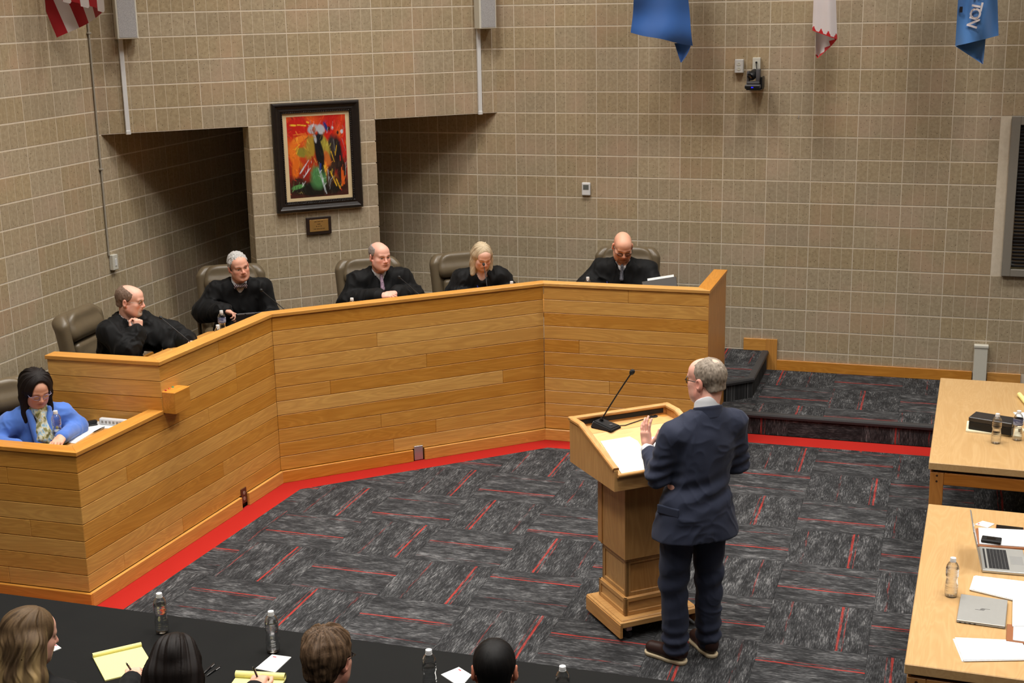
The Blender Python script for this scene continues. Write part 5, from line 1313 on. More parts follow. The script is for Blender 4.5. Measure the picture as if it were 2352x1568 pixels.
# black laptop before the bow-tie judge
pA, pB = at_z(548, 720, DZ+0.235), at_z(640, 713, DZ+0.235); e = pB-pA; rz = math.atan2(e.y, e.x)
t = thing('open_laptop', 'black open laptop before the judge with the bow tie', 'laptop', (pA.lerp(pB, 0.5).x, pA.lerp(pB, 0.5).y, DZ), rz)
Lw = 0.36
lid = link('lid', box_me((-Lw/2, -0.004, 0), (Lw/2, 0.004, 0.235), 0.003), t, M_BLACKPL); link('base', box_me((-Lw/2, 0.0, 0.0), (Lw/2, 0.24, 0.014), 0.003), t, M_BLACKPL)
for x0, x1 in ((-0.165, -0.11), (-0.10, -0.03), (0.05, 0.13)): link('hinge_strip', box_me((x0, -0.0052, 0.223), (x1, -0.004, 0.232)), lid, M_GREYPL)
# tilted tablet with a white sheet before the bald judge
c = at_z(1522, 648, DZ+0.20)
t = thing('tablet_folio', 'dark grey tablet propped up with white paper on the bench', 'tablet', (c.x, c.y, DZ), math.radians(8))
o = link('tablet', box_me((-0.15, -0.008, 0.0), (0.15, 0.0, 0.24), 0.004), t, plain('tablet_grey', (70, 66, 62), 0.5)); o.rotation_euler = (math.radians(-32), math.radians(-10), 0); o.location = (0, -0.06, 0.012)
o2 = link('paper', box_me((-0.10, -0.0, 0.13), (0.13, 0.004, 0.262)), t, M_PAPER); o2.rotation_euler = (math.radians(-32), math.radians(-10), 0); o2.location = (0, -0.059, 0.012)
link('stand', box_me((-0.06, 0.02, 0.0), (0.06, 0.10, 0.012), 0.002), t, M_BLACKPL)
P0, n = bench_plane(B1, B2, 0.50); a = on_plane(1104, 664, P0, n); pen((a.x, a.y, DZ+0.09), on_plane(1096, 655, P0, n)+Vector((0, 0, 0.0)), 'blue pen held by the woman judge', M_PENBLUE, False)
P0, n = bench_plane(B2, B3, 0.55); a = on_plane(1400, 657, P0, n); pen((a.x, a.y, a.z-0.09), on_plane(1394, 646, P0, n), 'blue pen held by the bald judge', M_PENBLUE, False)
# ------------------------------------------------------------------ clerk's desk
CZ = CDZ
slab_from([at_z(x, y, CZ) for x, y in ((232, 955), (302, 954), (262, 985), (190, 982))], 0.004, 'paper_sheet', M_PRINT, 'printed sheet beside the power strip on the clerk desk', 'paper')
slab_from([at_z(x, y, CZ) for x, y in ((150, 985), (240, 978), (172, 1019), (95, 1010))], 0.005, 'paper_sheet', M_PAPER, 'white sheets under the clerk hand', 'papers')
slab_from([at_z(x, y, CZ+0.005) for x, y in ((98, 1000), (126, 994), (150, 1015), (112, 1018))], 0.012, 'paper_pad', M_PAPER, 'thick white pad at the corner of the clerk desk', 'papers')
pA, pB = at_z(170, 984, CZ+0.0055), at_z(219, 975, CZ+0.0055); e = pB-pA
t = thing('black_stapler', 'long black stapler lying on the clerk papers', 'stapler', pA.lerp(pB, 0.5), math.atan2(e.y, e.x))
link('base', box_me((-0.085, -0.018, 0), (0.085, 0.018, 0.010), 0.003), t, M_BLACKPL); o = link('arm', box_me((-0.085, -0.016, 0.012), (0.085, 0.016, 0.034), 0.006, 2), t, M_BLACKPL)
pen(at_z(213, 993, CZ+0.010), at_z(240, 980, CZ+0.010), 'black pen lying on the clerk papers')
pen(at_z(120, 1014, CZ+0.024), at_z(109, 1000, CZ+0.028), 'dark blue pen on the pad at the clerk corner', M_PENBLUE)
bottle(at_z(134, 1012, CZ+0.018), 'open water bottle in front of the clerk hand', 0.07, None, 'water bottles')
pl_ = at_y(229, 941, YSTEP-0.06); pr2 = at_y(300, 945, YSTEP-0.06)
t = thing('power_strip', 'white power strip with red switch on the clerk desk', 'power strip', (pl_.lerp(pr2, 0.5).x, YSTEP-0.065, CZ), 0.0)
hw_ = (pr2-pl_).length/2
link('housing', box_me((-hw_, -0.018, 0.0), (hw_, 0.018, 0.05), 0.010, 2), t, M_WHITEPL)
for k in range(6): link('socket', box_me((-hw_+0.02+k*0.029, -0.0192, 0.016), (-hw_+0.036+k*0.029, -0.0181, 0.034), 0.0), t, plain('socket_slots', (150, 146, 140), 0.5))
link('switch', box_me((hw_-0.046, -0.0205, 0.012), (hw_-0.030, -0.0181, 0.040), 0.001), t, plain('red_switch', (120, 20, 20), 0.3))
link('power_cord', tube_me([(hw_, 0, 0.03), (hw_+0.03, -0.004, 0.032), (hw_+0.07, -0.01, 0.02), (hw_+0.10, -0.01, 0.005)], 0.004, 8), t, M_WHITEPL)
# ================================================================== bodies as smooth blended volumes
def v3(*a): return np.array(a, dtype=np.float64)
def rot_m(yaw=0, pitch=0, roll=0):
    """columns are the axes of a frame that faces -Y; yaw turns towards +X, pitch looks down, roll tips towards +X"""
    return np.array(Matrix.Rotation(math.radians(yaw), 3, 'Z') @ Matrix.Rotation(math.radians(pitch), 3, 'X') @ Matrix.Rotation(math.radians(roll), 3, 'Y'))
F4 = np.float32
def cap(a, b, ra, rb, k=0.02, op='u'): return ('c', np.array(a, F4), np.array(b, F4), float(ra), float(rb), k, op)
def ell(c, r, R=None, k=0.02, op='u'): return ('e', np.array(c, F4), np.array(r, F4), None if R is None else np.array(R, F4), None, k, op)
def rbox(c, h, rad, R=None, k=0.01, op='u'): return ('b', np.array(c, F4), np.array(h, F4), None if R is None else np.array(R, F4), float(rad), k, op)
def half(p, n, k=0.004): return ('h', np.array(p, F4), np.array(np.array(n, float)/np.linalg.norm(n), F4), None, None, k, 'i')     # keep side where n points away
def prim_d(p, P):
    t = p[0]
    if t == 'c':
        a, b = p[1], p[2]; ab = b-a; L = float(ab@ab)+1e-12; h = np.clip(((P-a)@ab)/L, 0, 1); q = P-a-h[:, None]*ab; return np.sqrt(np.einsum('ij,ij->i', q, q))-(F4(p[3])+F4(p[4]-p[3])*h)
    if t == 'e':
        q = P-p[1]
        if p[3] is not None: q = q@p[3]
        u = q/p[2]; k0 = np.sqrt(np.einsum('ij,ij->i', u, u))+F4(1e-6); w = u/p[2]; k1 = np.sqrt(np.einsum('ij,ij->i', w, w))+F4(1e-6); return k0*(k0-1)/k1
    if t == 'b':
        q = P-p[1]
        if p[3] is not None: q = q@p[3]
        d = np.abs(q)-(p[2]-p[4]); return np.sqrt((np.maximum(d, 0)**2).sum(1))+np.minimum(d.max(1), 0)-p[4]
    if t == 'h': return (P-p[1])@p[2]
def prim_box(p):
    t = p[0]
    if t == 'c': r = max(p[3], p[4]); return np.minimum(p[1], p[2])-r, np.maximum(p[1], p[2])+r
    r = np.full(3, p[2].max()) if p[3] is not None and t == 'e' else (np.full(3, np.linalg.norm(p[2])) if p[3] is not None else p[2]); return p[1]-r, p[1]+r
def comb(D, d, k, op):
    k = F4(k)
    if op == 'u': h = np.clip(0.5+0.5*(D-d)/k, 0, 1); return D*(1-h)+d*h-k*h*(1-h)
    if op == 's': d = -d
    h = np.clip(0.5-0.5*(D-d)/k, 0, 1); return D*(1-h)+d*h+k*h*(1-h)
def vert_normals(V, F):
    n = np.cross(V[F[:, 2]]-V[F[:, 0]], V[F[:, 3]]-V[F[:, 1]]); N = np.zeros_like(V)
    idx = F.ravel(); nn = np.repeat(n, 4, axis=0)
    for a in range(3): N[:, a] = np.bincount(idx, nn[:, a], len(V))
    return N/(np.linalg.norm(N, axis=1)[:, None]+1e-12)
def surface(prims, vox, disp=None, lo=None, hi=None):
    """surface nets over the narrow band of the blended field -> verts, quads; disp(V) pushes the finished surface inwards"""
    u = [p for p in prims if p[6] == 'u']
    bl = np.array([prim_box(p)[0] for p in u]).min(0)-0.02; bh = np.array([prim_box(p)[1] for p in u]).max(0)+0.02
    B = 4; cs = vox*B; n = np.ceil((bh-bl)/cs).astype(int)+1
    ax = [bl[i]+(np.arange(n[i])+0.5)*cs for i in range(3)]
    D = np.full(tuple(n), 1.0, F4); mar = cs*2
    for p in prims:
        if p[6] == 'i': sl_ = (slice(None),)*3
        else:
            l, h = prim_box(p); i0 = np.clip(np.floor((l-mar-p[5]-bl)/cs).astype(int), 0, n); i1 = np.clip(np.ceil((h+mar+p[5]-bl)/cs).astype(int), 0, n); sl_ = tuple(slice(a, b) for a, b in zip(i0, i1))
        sub = D[sl_]
        if sub.size == 0: continue
        P = np.stack(np.meshgrid(*[ax[i][sl_[i]].astype(F4) for i in range(3)], indexing='ij'), -1).reshape(-1, 3)
        D[sl_] = comb(sub.ravel(), prim_d(p, P), p[5], p[6]).reshape(sub.shape)
    blk = np.argwhere(np.abs(D) < cs*1.2)
    off = np.stack(np.meshgrid(*[np.arange(B+1)]*3, indexing='ij'), -1).reshape(-1, 3)*vox
    off = off.astype(F4); org = bl+blk*cs; org32 = org.astype(F4); cen = org+cs/2; hs = cs/2
    Df = np.full((len(blk), 125), 1.0, F4)
    for p in prims:
        if p[6] == 'i': m = np.arange(len(blk))
        else:
            l, h = prim_box(p); e = hs+p[5]+vox*2; m = np.nonzero(((cen >= l-e) & (cen <= h+e)).all(1))[0]
        if len(m) == 0: continue
        P = (org32[m][:, None, :]+off[None]).reshape(-1, 3)
        Df[m] = comb(Df[m].ravel(), prim_d(p, P), p[5], p[6]).reshape(-1, 125)
    D = Df.reshape(len(blk), B+1, B+1, B+1)
    i0 = slice(0, B); i1 = slice(1, B+1)
    S = np.stack([D[:, a, b, c] for a in (i0, i1) for b in (i0, i1) for c in (i0, i1)], -1); neg = S < 0; act = neg.any(-1) & ~neg.all(-1)
    bi, xi, yi, zi = np.nonzero(act); S = S[act]
    cell = blk[bi]*B+np.stack([xi, yi, zi], -1)
    cc = np.array([(a, b, c) for a in (0, 1) for b in (0, 1) for c in (0, 1)], float)
    edges = [(0, 1), (2, 3), (4, 5), (6, 7), (0, 2), (1, 3), (4, 6), (5, 7), (0, 4), (1, 5), (2, 6), (3, 7)]
    acc = np.zeros((len(S), 3)); cnt = np.zeros(len(S))
    for a, b in edges:
        sa, sb = S[:, a], S[:, b]; x = (sa < 0) != (sb < 0); t = np.where(x, sa/(sa-sb+1e-12), 0)
        acc += np.where(x[:, None], cc[a]+(cc[b]-cc[a])*t[:, None], 0); cnt += x
    V = bl+(cell+acc/cnt[:, None])*vox
    dim = n*B+2; key = (cell[:, 0]*dim[1]+cell[:, 1])*dim[2]+cell[:, 2]
    order = np.argsort(key); sk = key[order]
    def look(c):
        k = (c[:, 0]*dim[1]+c[:, 1])*dim[2]+c[:, 2]; j = np.clip(np.searchsorted(sk, k), 0, len(sk)-1); return np.where(sk[j] == k, order[j], -1)
    F = []
    for (cb, o1, o2) in (((1, 0, 0), (0, 1, 0), (0, 0, 1)), ((0, 1, 0), (0, 0, 1), (1, 0, 0)), ((0, 0, 1), (1, 0, 0), (0, 1, 0))):
        ib = cb[0]*4+cb[1]*2+cb[2]; me_ = np.nonzero((S[:, 0] < 0) != (S[:, ib] < 0))[0]
        c = cell[me_]; o1 = np.array(o1); o2 = np.array(o2)
        q = np.stack([me_, look(c-o1), look(c-o1-o2), look(c-o2)], -1); ok = (q >= 0).all(1); q = q[ok]; flip = S[me_[ok], 0] > 0
        q[flip] = q[flip][:, ::-1]; F.append(q)
    F = np.concatenate(F)
    if disp is not None: V = V-vert_normals(V, F)*disp(V)[:, None]
    return V, F
def mesh_np(V, F, col=None, name='m', smooth=True):
    me = bpy.data.meshes.new(name); me.vertices.add(len(V)); me.vertices.foreach_set('co', V.astype(np.float32).ravel())
    me.loops.add(len(F)*4); me.loops.foreach_set('vertex_index', F.astype(np.int32).ravel()); me.polygons.add(len(F)); me.polygons.foreach_set('loop_start', np.arange(0, len(F)*4, 4, dtype=np.int32))
    try: me.polygons.foreach_set('loop_total', np.full(len(F), 4, dtype=np.int32))
    except Exception: pass
    me.update(calc_edges=True)
    if smooth: me.polygons.foreach_set('use_smooth', [True]*len(me.polygons))
    if col is not None:
        ca = me.color_attributes.new('tint', 'FLOAT_COLOR', 'POINT'); ca.data.foreach_set('color', np.concatenate([col, np.ones((len(col), 1))], 1).astype(np.float32).ravel())
    return me
def hash_noise(P, s, seed=0):
    q = P*s; i = np.floor(q).astype(np.int64); f = q-i; f = f*f*(3-2*f)
    def h(a, b, c): 
        x = (a*73856093 ^ b*19349663 ^ c*83492791 ^ (seed*2654435761)) & 0xFFFFFF; x = (x*1103515245+12345) & 0x7FFFFFFF; x = (x ^ (x >> 13))*1274126177 & 0x7FFFFFFF; return (x & 0xFFFF)/65535.0
    r = 0
    for a in (0, 1):
        for b in (0, 1):
            for c in (0, 1):
                w = (f[:, 0] if a else 1-f[:, 0])*(f[:, 1] if b else 1-f[:, 1])*(f[:, 2] if c else 1-f[:, 2]); r = r+w*h(i[:, 0]+a, i[:, 1]+b, i[:, 2]+c)
    return r
# ------------------------------------------------------------------ materials of people
def tint_mat(name, rough=0.5, spec=0.35, sss=0.0, bump=0.0, bscale=200):
    m = NT(name, rough, spec); a = m.n('ShaderNodeAttribute', attribute_name='tint'); v = m.coord('Object'); n = m.noise(v, 90, 3)
    m.color(m.mix(m.math('MULTIPLY', n, 0.22), a.outputs['Color'], m.n('ShaderNodeHueSaturation', i_Color=a.outputs['Color'], i_Value=0.72).outputs[0]))
    if bump: m.bump(m.noise(v, bscale, 3), bump, 0.002)
    if sss: m.b.inputs['Subsurface Weight'].default_value = sss; m.b.inputs['Subsurface Radius'].default_value = (0.008, 0.003, 0.0015); m.b.inputs['Subsurface Scale'].default_value = 1.0
    return m.m
M_SKIN = tint_mat('skin', 0.48, 0.35, 0.0, 0.12, 260)
def fabric(name, rgb, rough=0.85, sheen=0.2, weave=600, bump=0.1):
    m = NT(name, rough, 0.2); v = m.coord('Object'); c = srgb(*rgb)
    m.color(m.mix(m.noise(v, 12, 4), c, tuple(x*0.75 for x in c[:3])+(1,))); m.b.inputs['Sheen Weight'].default_value = sheen; m.bump(m.noise(v, weave, 2), bump, 0.001); return m.m
M_ROBE = fabric('black_robe_cloth', (12, 12, 13), 0.7, 0.03); M_SHIRT = fabric('white_shirt', (224, 224, 226), 0.8, 0.1)
def hair_mat(name, c0, c1, rough=0.62):
    m = NT(name, rough, 0.22); a = m.n('ShaderNodeAttribute', attribute_name='tint'); m.color(a.outputs['Color']); m.b.inputs['Anisotropic'].default_value = 0.4; return m.m
M_HAIR = hair_mat('hair', 0, 0)
M_GLASSES_D = plain('dark_spectacle_frame', (34, 28, 26), 0.3, 0.5); M_GLASSES_S = plain('steel_spectacle_frame', (130, 122, 112), 0.3, 0.5, 0.7); M_GLASSES_L = plain('lilac_spectacle_frame', (168, 166, 206), 0.3, 0.5)
def lens_mat():
    m = bpy.data.materials.new('spectacle_lens'); m.use_nodes = True; t = m.node_tree; t.nodes.clear(); out = t.nodes.new('ShaderNodeOutputMaterial'); mx = t.nodes.new('ShaderNodeMixShader'); tr = t.nodes.new('ShaderNodeBsdfTransparent'); gl = t.nodes.new('ShaderNodeBsdfGlossy')
    gl.inputs['Roughness'].default_value = 0.05; mx.inputs[0].default_value = 0.10; t.links.new(tr.outputs[0], mx.inputs[1]); t.links.new(gl.outputs[0], mx.inputs[2]); t.links.new(mx.outputs[0], out.inputs[0]); return m
M_LENS = lens_mat()
# ------------------------------------------------------------------ head
def head_prims(H, R, s=1.0, jaw=1.0, fem=False, fat=0.0):
    T = lambda *p: H+R@(np.array(p)*s)
    E = lambda c, r, k=0.02, op='u', Rr=None: ell(T(*c), np.array(r)*s, R if Rr is None else R@Rr, k*s, op)
    K = lambda a, b, ra, rb, k=0.012, op='u': cap(T(*a), T(*b), ra*s, rb*s, k*s, op)
    P = [E((0, 0.018, 0.035), (0.075, 0.096, 0.082)),
         E((0, -0.028, -0.035), (0.058+fat*0.5, 0.066, 0.080), 0.035),
         E((0, -0.045, 0.045), (0.062, 0.050, 0.052), 0.03),
         K((-0.024, -0.045, -0.090), (0.024, -0.045, -0.090), 0.025*jaw+fat*0.6, 0.025*jaw+fat*0.6, 0.03),
         K((-0.010, -0.078, -0.098), (0.010, -0.078, -0.098), 0.017*jaw, 0.017*jaw, 0.02),
         K((-0.050, 0.0, -0.058), (-0.026, -0.055, -0.092), 0.020*jaw, 0.019*jaw, 0.03), K((0.050, 0.0, -0.058), (0.026, -0.055, -0.092), 0.020*jaw, 0.019*jaw, 0.03),
         E((-0.042, -0.058, -0.022), (0.024+fat*0.4, 0.026, 0.022), 0.025), E((0.042, -0.058, -0.022), (0.024+fat*0.4, 0.026, 0.022), 0.025),
         E((-0.040, -0.040, -0.060), (0.026+fat*0.5, 0.036, 0.034), 0.03), E((0.040, -0.040, -0.060), (0.026+fat*0.5, 0.036, 0.034), 0.03),
         K((-0.042, -0.078, 0.022), (-0.012, -0.090, 0.018), 0.010, 0.011, 0.018), K((0.042, -0.078, 0.022), (0.012, -0.090, 0.018), 0.010, 0.011, 0.018)]
    # eye sockets, lids
    for sx in (-1, 1):
        P.append(E((sx*0.031, -0.100, 0.002), (0.019, 0.015, 0.0125), 0.012, 's'))
        P.append(E((sx*0.031, -0.077, 0.001), (0.0145, 0.013, 0.0115), 0.004))
        P.append(K((sx*0.020, -0.0865, 0.007), (sx*0.042, -0.0815, 0.007), 0.0042, 0.004, 0.004))
    P += [K((0, -0.090, 0.012), (0, -0.110, -0.026), 0.0075, 0.0105, 0.010), E((0, -0.108, -0.031), (0.0125, 0.012, 0.010), 0.008),
          E((-0.0125, -0.097, -0.034), (0.0085, 0.010, 0.008), 0.006), E((0.0125, -0.097, -0.034), (0.0085, 0.010, 0.008), 0.006),
          E((0, -0.082, -0.056), (0.030, 0.020, 0.020), 0.015),
          K((-0.019, -0.090, -0.058), (0.0, -0.0985, -0.0545), 0.0045, 0.0062, 0.005), K((0.019, -0.090, -0.058), (0.0, -0.0985, -0.0545), 0.0045, 0.0062, 0.005),
          K((-0.016, -0.089, -0.066), (0.016, -0.089, -0.066), 0.0062, 0.0062, 0.005),
          K((-0.024, -0.095, -0.0605), (0.024, -0.095, -0.0605), 0.0018, 0.0018, 0.004, 's')]
    for sx in (-1, 1):   # ears: rim, bowl, lobe
        Re = np.array(Matrix.Rotation(math.radians(sx*22), 3, 'Z'))
        P.append(E((sx*0.0825, 0.014, -0.008), (0.0095, 0.020, 0.032), 0.006, 'u', Re)); P.append(E((sx*0.0915, 0.008, -0.006), (0.0060, 0.011, 0.019), 0.004, 's', Re)); P.append(E((sx*0.074, 0.004, -0.034), (0.007, 0.010, 0.011), 0.006))
    return P
def head_color(V, H, R, s, skin, lips=(168, 92, 84), brow=(120, 100, 84), iris=(60, 44, 34), stub=None, blush=0.35, closed=0.0, scalp=None):
    L = ((V-H)@R)/s; n = len(V); C = np.tile(sl(*skin), (n, 1))
    def mixc(w, c): 
        w = np.clip(w, 0, 1)[:, None]; C[:] = C*(1-w)+sl(*c)*w
    x, y, z = np.abs(L[:, 0]), L[:, 1], L[:, 2]
    red = (min(255, skin[0]+4), int(skin[1]*0.80), int(skin[2]*0.78))
    front = y < -0.02
    mixc(blush*np.exp(-(((x-0.045)/0.022)**2+((z+0.03)/0.022)**2))*front, red); mixc(blush*1.3*np.exp(-((x/0.014)**2+((z+0.028)/0.018)**2))*(y < -0.09), red); mixc(0.5*np.exp(-(((x-0.082)/0.012)**2))*(np.abs(y-0.01) < 0.04), red)
    if stub is not None: mixc(0.75*np.exp(-(((z+0.085)/0.030)**2))*(x < 0.045)*(y < -0.045)*(1-np.exp(-((x/0.018)**2+((z+0.058)/0.006)**2))), stub)
    mixc(0.55*(np.exp(-((x/0.022)**4+((z+0.060)/0.0085)**4)))*(y < -0.082), lips)
    mixc(0.6*np.exp(-((x/0.024)**4+((z+0.0605)/0.0020)**2))*(y < -0.08), (120, 62, 56))
    ez = 0.0135+0.10*0
    mixc(0.8*np.exp(-(((x-0.031)/0.018)**4+((z-0.024-0.12*(x-0.031)*-1)/0.0042)**2))*(y < -0.06), brow)
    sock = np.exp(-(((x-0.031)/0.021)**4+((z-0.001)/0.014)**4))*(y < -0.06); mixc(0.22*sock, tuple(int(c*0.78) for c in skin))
    if closed < 0.5:
        mixc(1.2*np.exp(-(((x-0.031)/0.0135)**4+((z-0.000)/0.0048)**4))*(y < -0.07), (206, 200, 194)); mixc(1.3*np.exp(-(((x-0.031)/0.0062)**4+((z-0.0008)/0.0055)**4))*(y < -0.07), iris)
    mixc(0.95*np.exp(-(((x-0.031)/0.0165)**4+((z-(0.0052 if closed < 0.5 else -0.004))/0.0021)**2))*(y < -0.065), (54, 38, 32))
    if scalp is not None: mixc(scalp[1]*np.clip((z-0.05)/0.03, 0, 1), scalp[0])
    return C
# ------------------------------------------------------------------ hand: wrist at W, fingers along d, palm normal n (palm side), side=+1 right / -1 left
def hand_prims(W, d, n, side=1, curl=(20, 25, 25), thumb=35, spread=6, s=1.0, tcurl=20):
    d = np.array(d, float); d /= np.linalg.norm(d); n = np.array(n, float); n = n-d*(n@d); n /= np.linalg.norm(n); b = np.cross(d, n)*side      # b points to the thumb side
    T = lambda x, y, z: W+(d*x+b*y+n*z)*s
    P = []
    R = np.stack([d, b, n], 1)
    P.append(rbox(T(0.052, 0.0, 0.0), np.array((0.044, 0.040, 0.014))*s, 0.013*s, R, 0.008)); P.append(cap(T(-0.02, 0, 0), T(0.03, 0, 0), 0.026*s, 0.026*s, 0.015))
    base = [(0.090, 0.031, 0.075), (0.096, 0.010, 0.083), (0.092, -0.011, 0.077), (0.084, -0.030, 0.062)]
    rad = (0.0088, 0.0092, 0.0088, 0.0078)
    for i, (bx, by, L) in enumerate(base):
        p = T(bx, by, 0.0); a = 0.0; sp = math.radians(spread*(1.5-i))
        dirf = d*math.cos(sp)+b*math.sin(sp)
        seg = (0.46, 0.30, 0.24)
        for j in range(3):
            a += math.radians(curl[j]*(1.0+0.06*i)); dd = dirf*math.cos(a)+n*math.sin(a); q = p+dd*L*seg[j]*s
            P.append(cap(p, q, rad[i]*(1-0.08*j)*s, rad[i]*(0.94-0.1*j)*s, 0.0035)); p = q
    p = T(0.022, 0.030, 0.006); a = math.radians(thumb)
    for j, L in enumerate((0.040, 0.032, 0.026)):
        aa = a-math.radians(tcurl)*j; dd = d*math.cos(aa)+b*math.sin(aa)*0.85+n*math.sin(aa)*0.5; dd /= np.linalg.norm(dd); q = p+dd*L*s
        P.append(cap(p, q, (0.0125-0.0015*j)*s, (0.011-0.0015*j)*s, 0.006)); p = q
    return P
# ------------------------------------------------------------------ spectacles
def spectacles(root, H, R, s, mat, w=0.021, h=0.016, half_rim=False, drop=0.0):
    T = lambda x, y, z: Vector(H+R@(np.array((x, y, z))*s))
    bm = bmesh.new(); g = thing_part = None
    rr = (0.0023 if mat is M_GLASSES_D else 0.0015)*s
    for sx in (-1, 1):
        pts = []
        for i in range(21):
            a = 2*math.pi*i/20; cx, cz = math.cos(a), math.sin(a); k = (abs(cx)**3+abs(cz)**3)**(-1/3)
            pts.append(T(sx*0.032+w*cx*k, -0.101+0.010*abs((sx*0.032+w*cx*k)/0.05)**2, 0.0-drop+h*cz*k))
        add_tube(bm, pts, rr, 6, False)
        add_tube(bm, [T(sx*0.054, -0.094, 0.006-drop), T(sx*0.074, -0.082, 0.007-drop), T(sx*0.081, -0.02, 0.006), T(sx*0.080, 0.018, 0.004), T(sx*0.079, 0.03, -0.012)], rr, 6)
    add_tube(bm, [T(-0.012, -0.100, 0.004-drop), T(0, -0.103, 0.007-drop), T(0.012, -0.100, 0.004-drop)], rr, 6)
    fr = link('glasses', bm_done(bm, smooth=60), root, mat)
    for sx in (-1, 1):
        bm = bmesh.new(); c = bm.verts.new(T(sx*0.032, -0.1005, -drop)); ring = []
        for i in range(20):
            a = 2*math.pi*i/20; cx, cz = math.cos(a), math.sin(a); k = (abs(cx)**3+abs(cz)**3)**(-1/3); ring.append(bm.verts.new(T(sx*0.032+w*cx*k, -0.1005+0.010*abs((sx*0.032+w*cx*k)/0.05)**2, -drop+h*cz*k)))
        for i in range(20): bm.faces.new((c, ring[i], ring[(i+1) % 20]))
        link('lens', bm_done(bm, smooth=60), fr, M_LENS)
    return fr
# ------------------------------------------------------------------ hair
def strand_tint(V, H, R, s, c0, c1, c2=None, freq=(260, 30, 12), seed=1):
    L = ((V-H)@R)/s; ang = np.arctan2(L[:, 0], L[:, 1]+0.02)
    q = np.stack([ang*0.09, L[:, 2]*0.06, L[:, 1]*0.15], 1); n = hash_noise(q, freq[0], seed)*0.6+hash_noise(q, freq[0]*2.3, seed+1)*0.4
    C = sl(*c0)*(1-n[:, None])+sl(*c1)*n[:, None]
    return C
def hair_cap_prims(H, R, s, th=0.008, style='short'):
    T = lambda *p: H+R@(np.array(p)*s)
    return T
def hair_mesh(root, prims, vox, tintf, disp=None, name='hair'):
    V, F = surface(prims, vox, disp); return link(name, mesh_np(V, F, tintf(V)), root, M_HAIR)
def cut(H, R, s, p, n, k=0.006): return half(H+R@(np.array(p)*s), R@np.array(n, float), k*s)
def short_hair(root, H, R, s, c0, c1, th=0.008, line=0.060, back=-0.055, temple=-0.012, bald=None, rough=0.002, seed=1, top=0.0, vox=0.0032):
    """cropped hair: shell of the cranium trimmed by hairline; bald = (centre, radii) scoops the crown"""
    E = lambda c, r, k=0.012, op='u': ell(H+R@(np.array(c)*s), np.array(r)*s, R, k*s, op)
    P = [E((0, 0.018, 0.035+top*0.5), (0.075+th, 0.096+th, 0.082+th+top)), E((0, 0.060, -0.035), (0.052+th, 0.040+th, 0.050), 0.02)]
    # trim: forehead plane, below nape, around the face and ears
    P.append(cut(H, R, s, (0, -0.052, line), (0, -0.80, -0.60)))             # face side
    P.append(cut(H, R, s, (0, 0.05, back), (0, 0.15, -1.0)))                 # nape
    for sx in (-1, 1): P.append(E((sx*0.085, -0.005, -0.03), (0.03, 0.034, 0.042), 0.006, 's'))
    if bald is not None:
        for c, r in bald: P.append(E(c, r, 0.010, 's'))
    dsp = lambda W: (hash_noise(((W-H)@R)*np.array((1, 1, 0.35)), 170/s, seed)-0.5)*rough*2+(hash_noise((W-H)@R, 60/s, seed+3)-0.5)*rough*1.5
    return hair_mesh(root, P, vox*s, lambda V: strand_tint(V, H, R, s, c0, c1, seed=seed), dsp)
# ================================================================== leather chairs
def leather():
    m = NT('olive_leather', 0.38, 0.45); v = m.coord('Object'); m.color(m.mix(m.noise(v, 8, 4), srgb(112, 98, 76), srgb(90, 78, 60))); m.bump(m.noise(v, 140, 3), 0.12, 0.003); return m.m
M_LEATHER = leather()
Rt = np.array(Matrix.Rotation(math.radians(-9), 3, 'X'))
def cme(prims, vox=0.008):
    V, F = surface(prims, vox); return mesh_np(V, F)
_c0 = v3(0, 0.25, 0.385)
CT_ = lambda x, y, z: _c0+Rt@v3(x, y, z)
CH_BACK = cme([rbox(CT_(0, 0.035, 0.33), (0.285, 0.045, 0.30), 0.042, Rt), cap(CT_(-0.225, 0.03, 0.60), CT_(0.225, 0.03, 0.60), 0.052, 0.052, 0.05), cap(CT_(-0.255, -0.005, 0.15), CT_(-0.262, -0.005, 0.56), 0.036, 0.048, 0.04), cap(CT_(0.255, -0.005, 0.15), CT_(0.262, -0.005, 0.56), 0.036, 0.048, 0.04), ell(CT_(0, 0.03, 0.30), (0.40, 0.36, 0.455), Rt, 0.03, 'i')])
CH_HEAD = cme([rbox(CT_(0, -0.02, 0.545), (0.235, 0.045, 0.115), 0.044, Rt), cap(CT_(-0.19, -0.028, 0.50), CT_(0.19, -0.028, 0.50), 0.046, 0.046, 0.05), ell(CT_(0, 0.03, 0.28), (0.35, 0.36, 0.43), Rt, 0.03, 'i')])
CH_LUMB = cme([rbox(CT_(0, -0.018, 0.25), (0.20, 0.040, 0.165), 0.038, Rt), ell(CT_(0, -0.04, 0.20), (0.18, 0.035, 0.12), Rt, 0.04)])
CH_SEAT = cme([rbox((0, 0.0, 0.43), (0.27, 0.27, 0.06), 0.05), ell((0, -0.02, 0.47), (0.22, 0.24, 0.03), None, 0.03)], 0.01)
CH_ARM = cme([cap((0, -0.16, 0.655), (0, 0.16, 0.655), 0.030, 0.034, 0.02), cap((0, -0.14, 0.64), (0, -0.10, 0.44), 0.018, 0.018, 0.02), cap((0, 0.14, 0.64), (0, 0.16, 0.46), 0.018, 0.018, 0.02)], 0.008)
bm = bmesh.new(); add_lathe(bm, [(0.03, 0.10), (0.03, 0.30), (0.022, 0.30), (0.022, 0.375), (0.10, 0.378), (0.10, 0.388), (0, 0.388)], 14); CH_COL = bm_done(bm, smooth=40)
CH_LEG = box_me((0.03, -0.02, 0.075), (0.30, 0.02, 0.105), 0.008); CH_WHEEL = lathe_me([(0, -0.02), (0.025, -0.02), (0.03, -0.014), (0.03, 0.014), (0.025, 0.02), (0, 0.02)], 12)
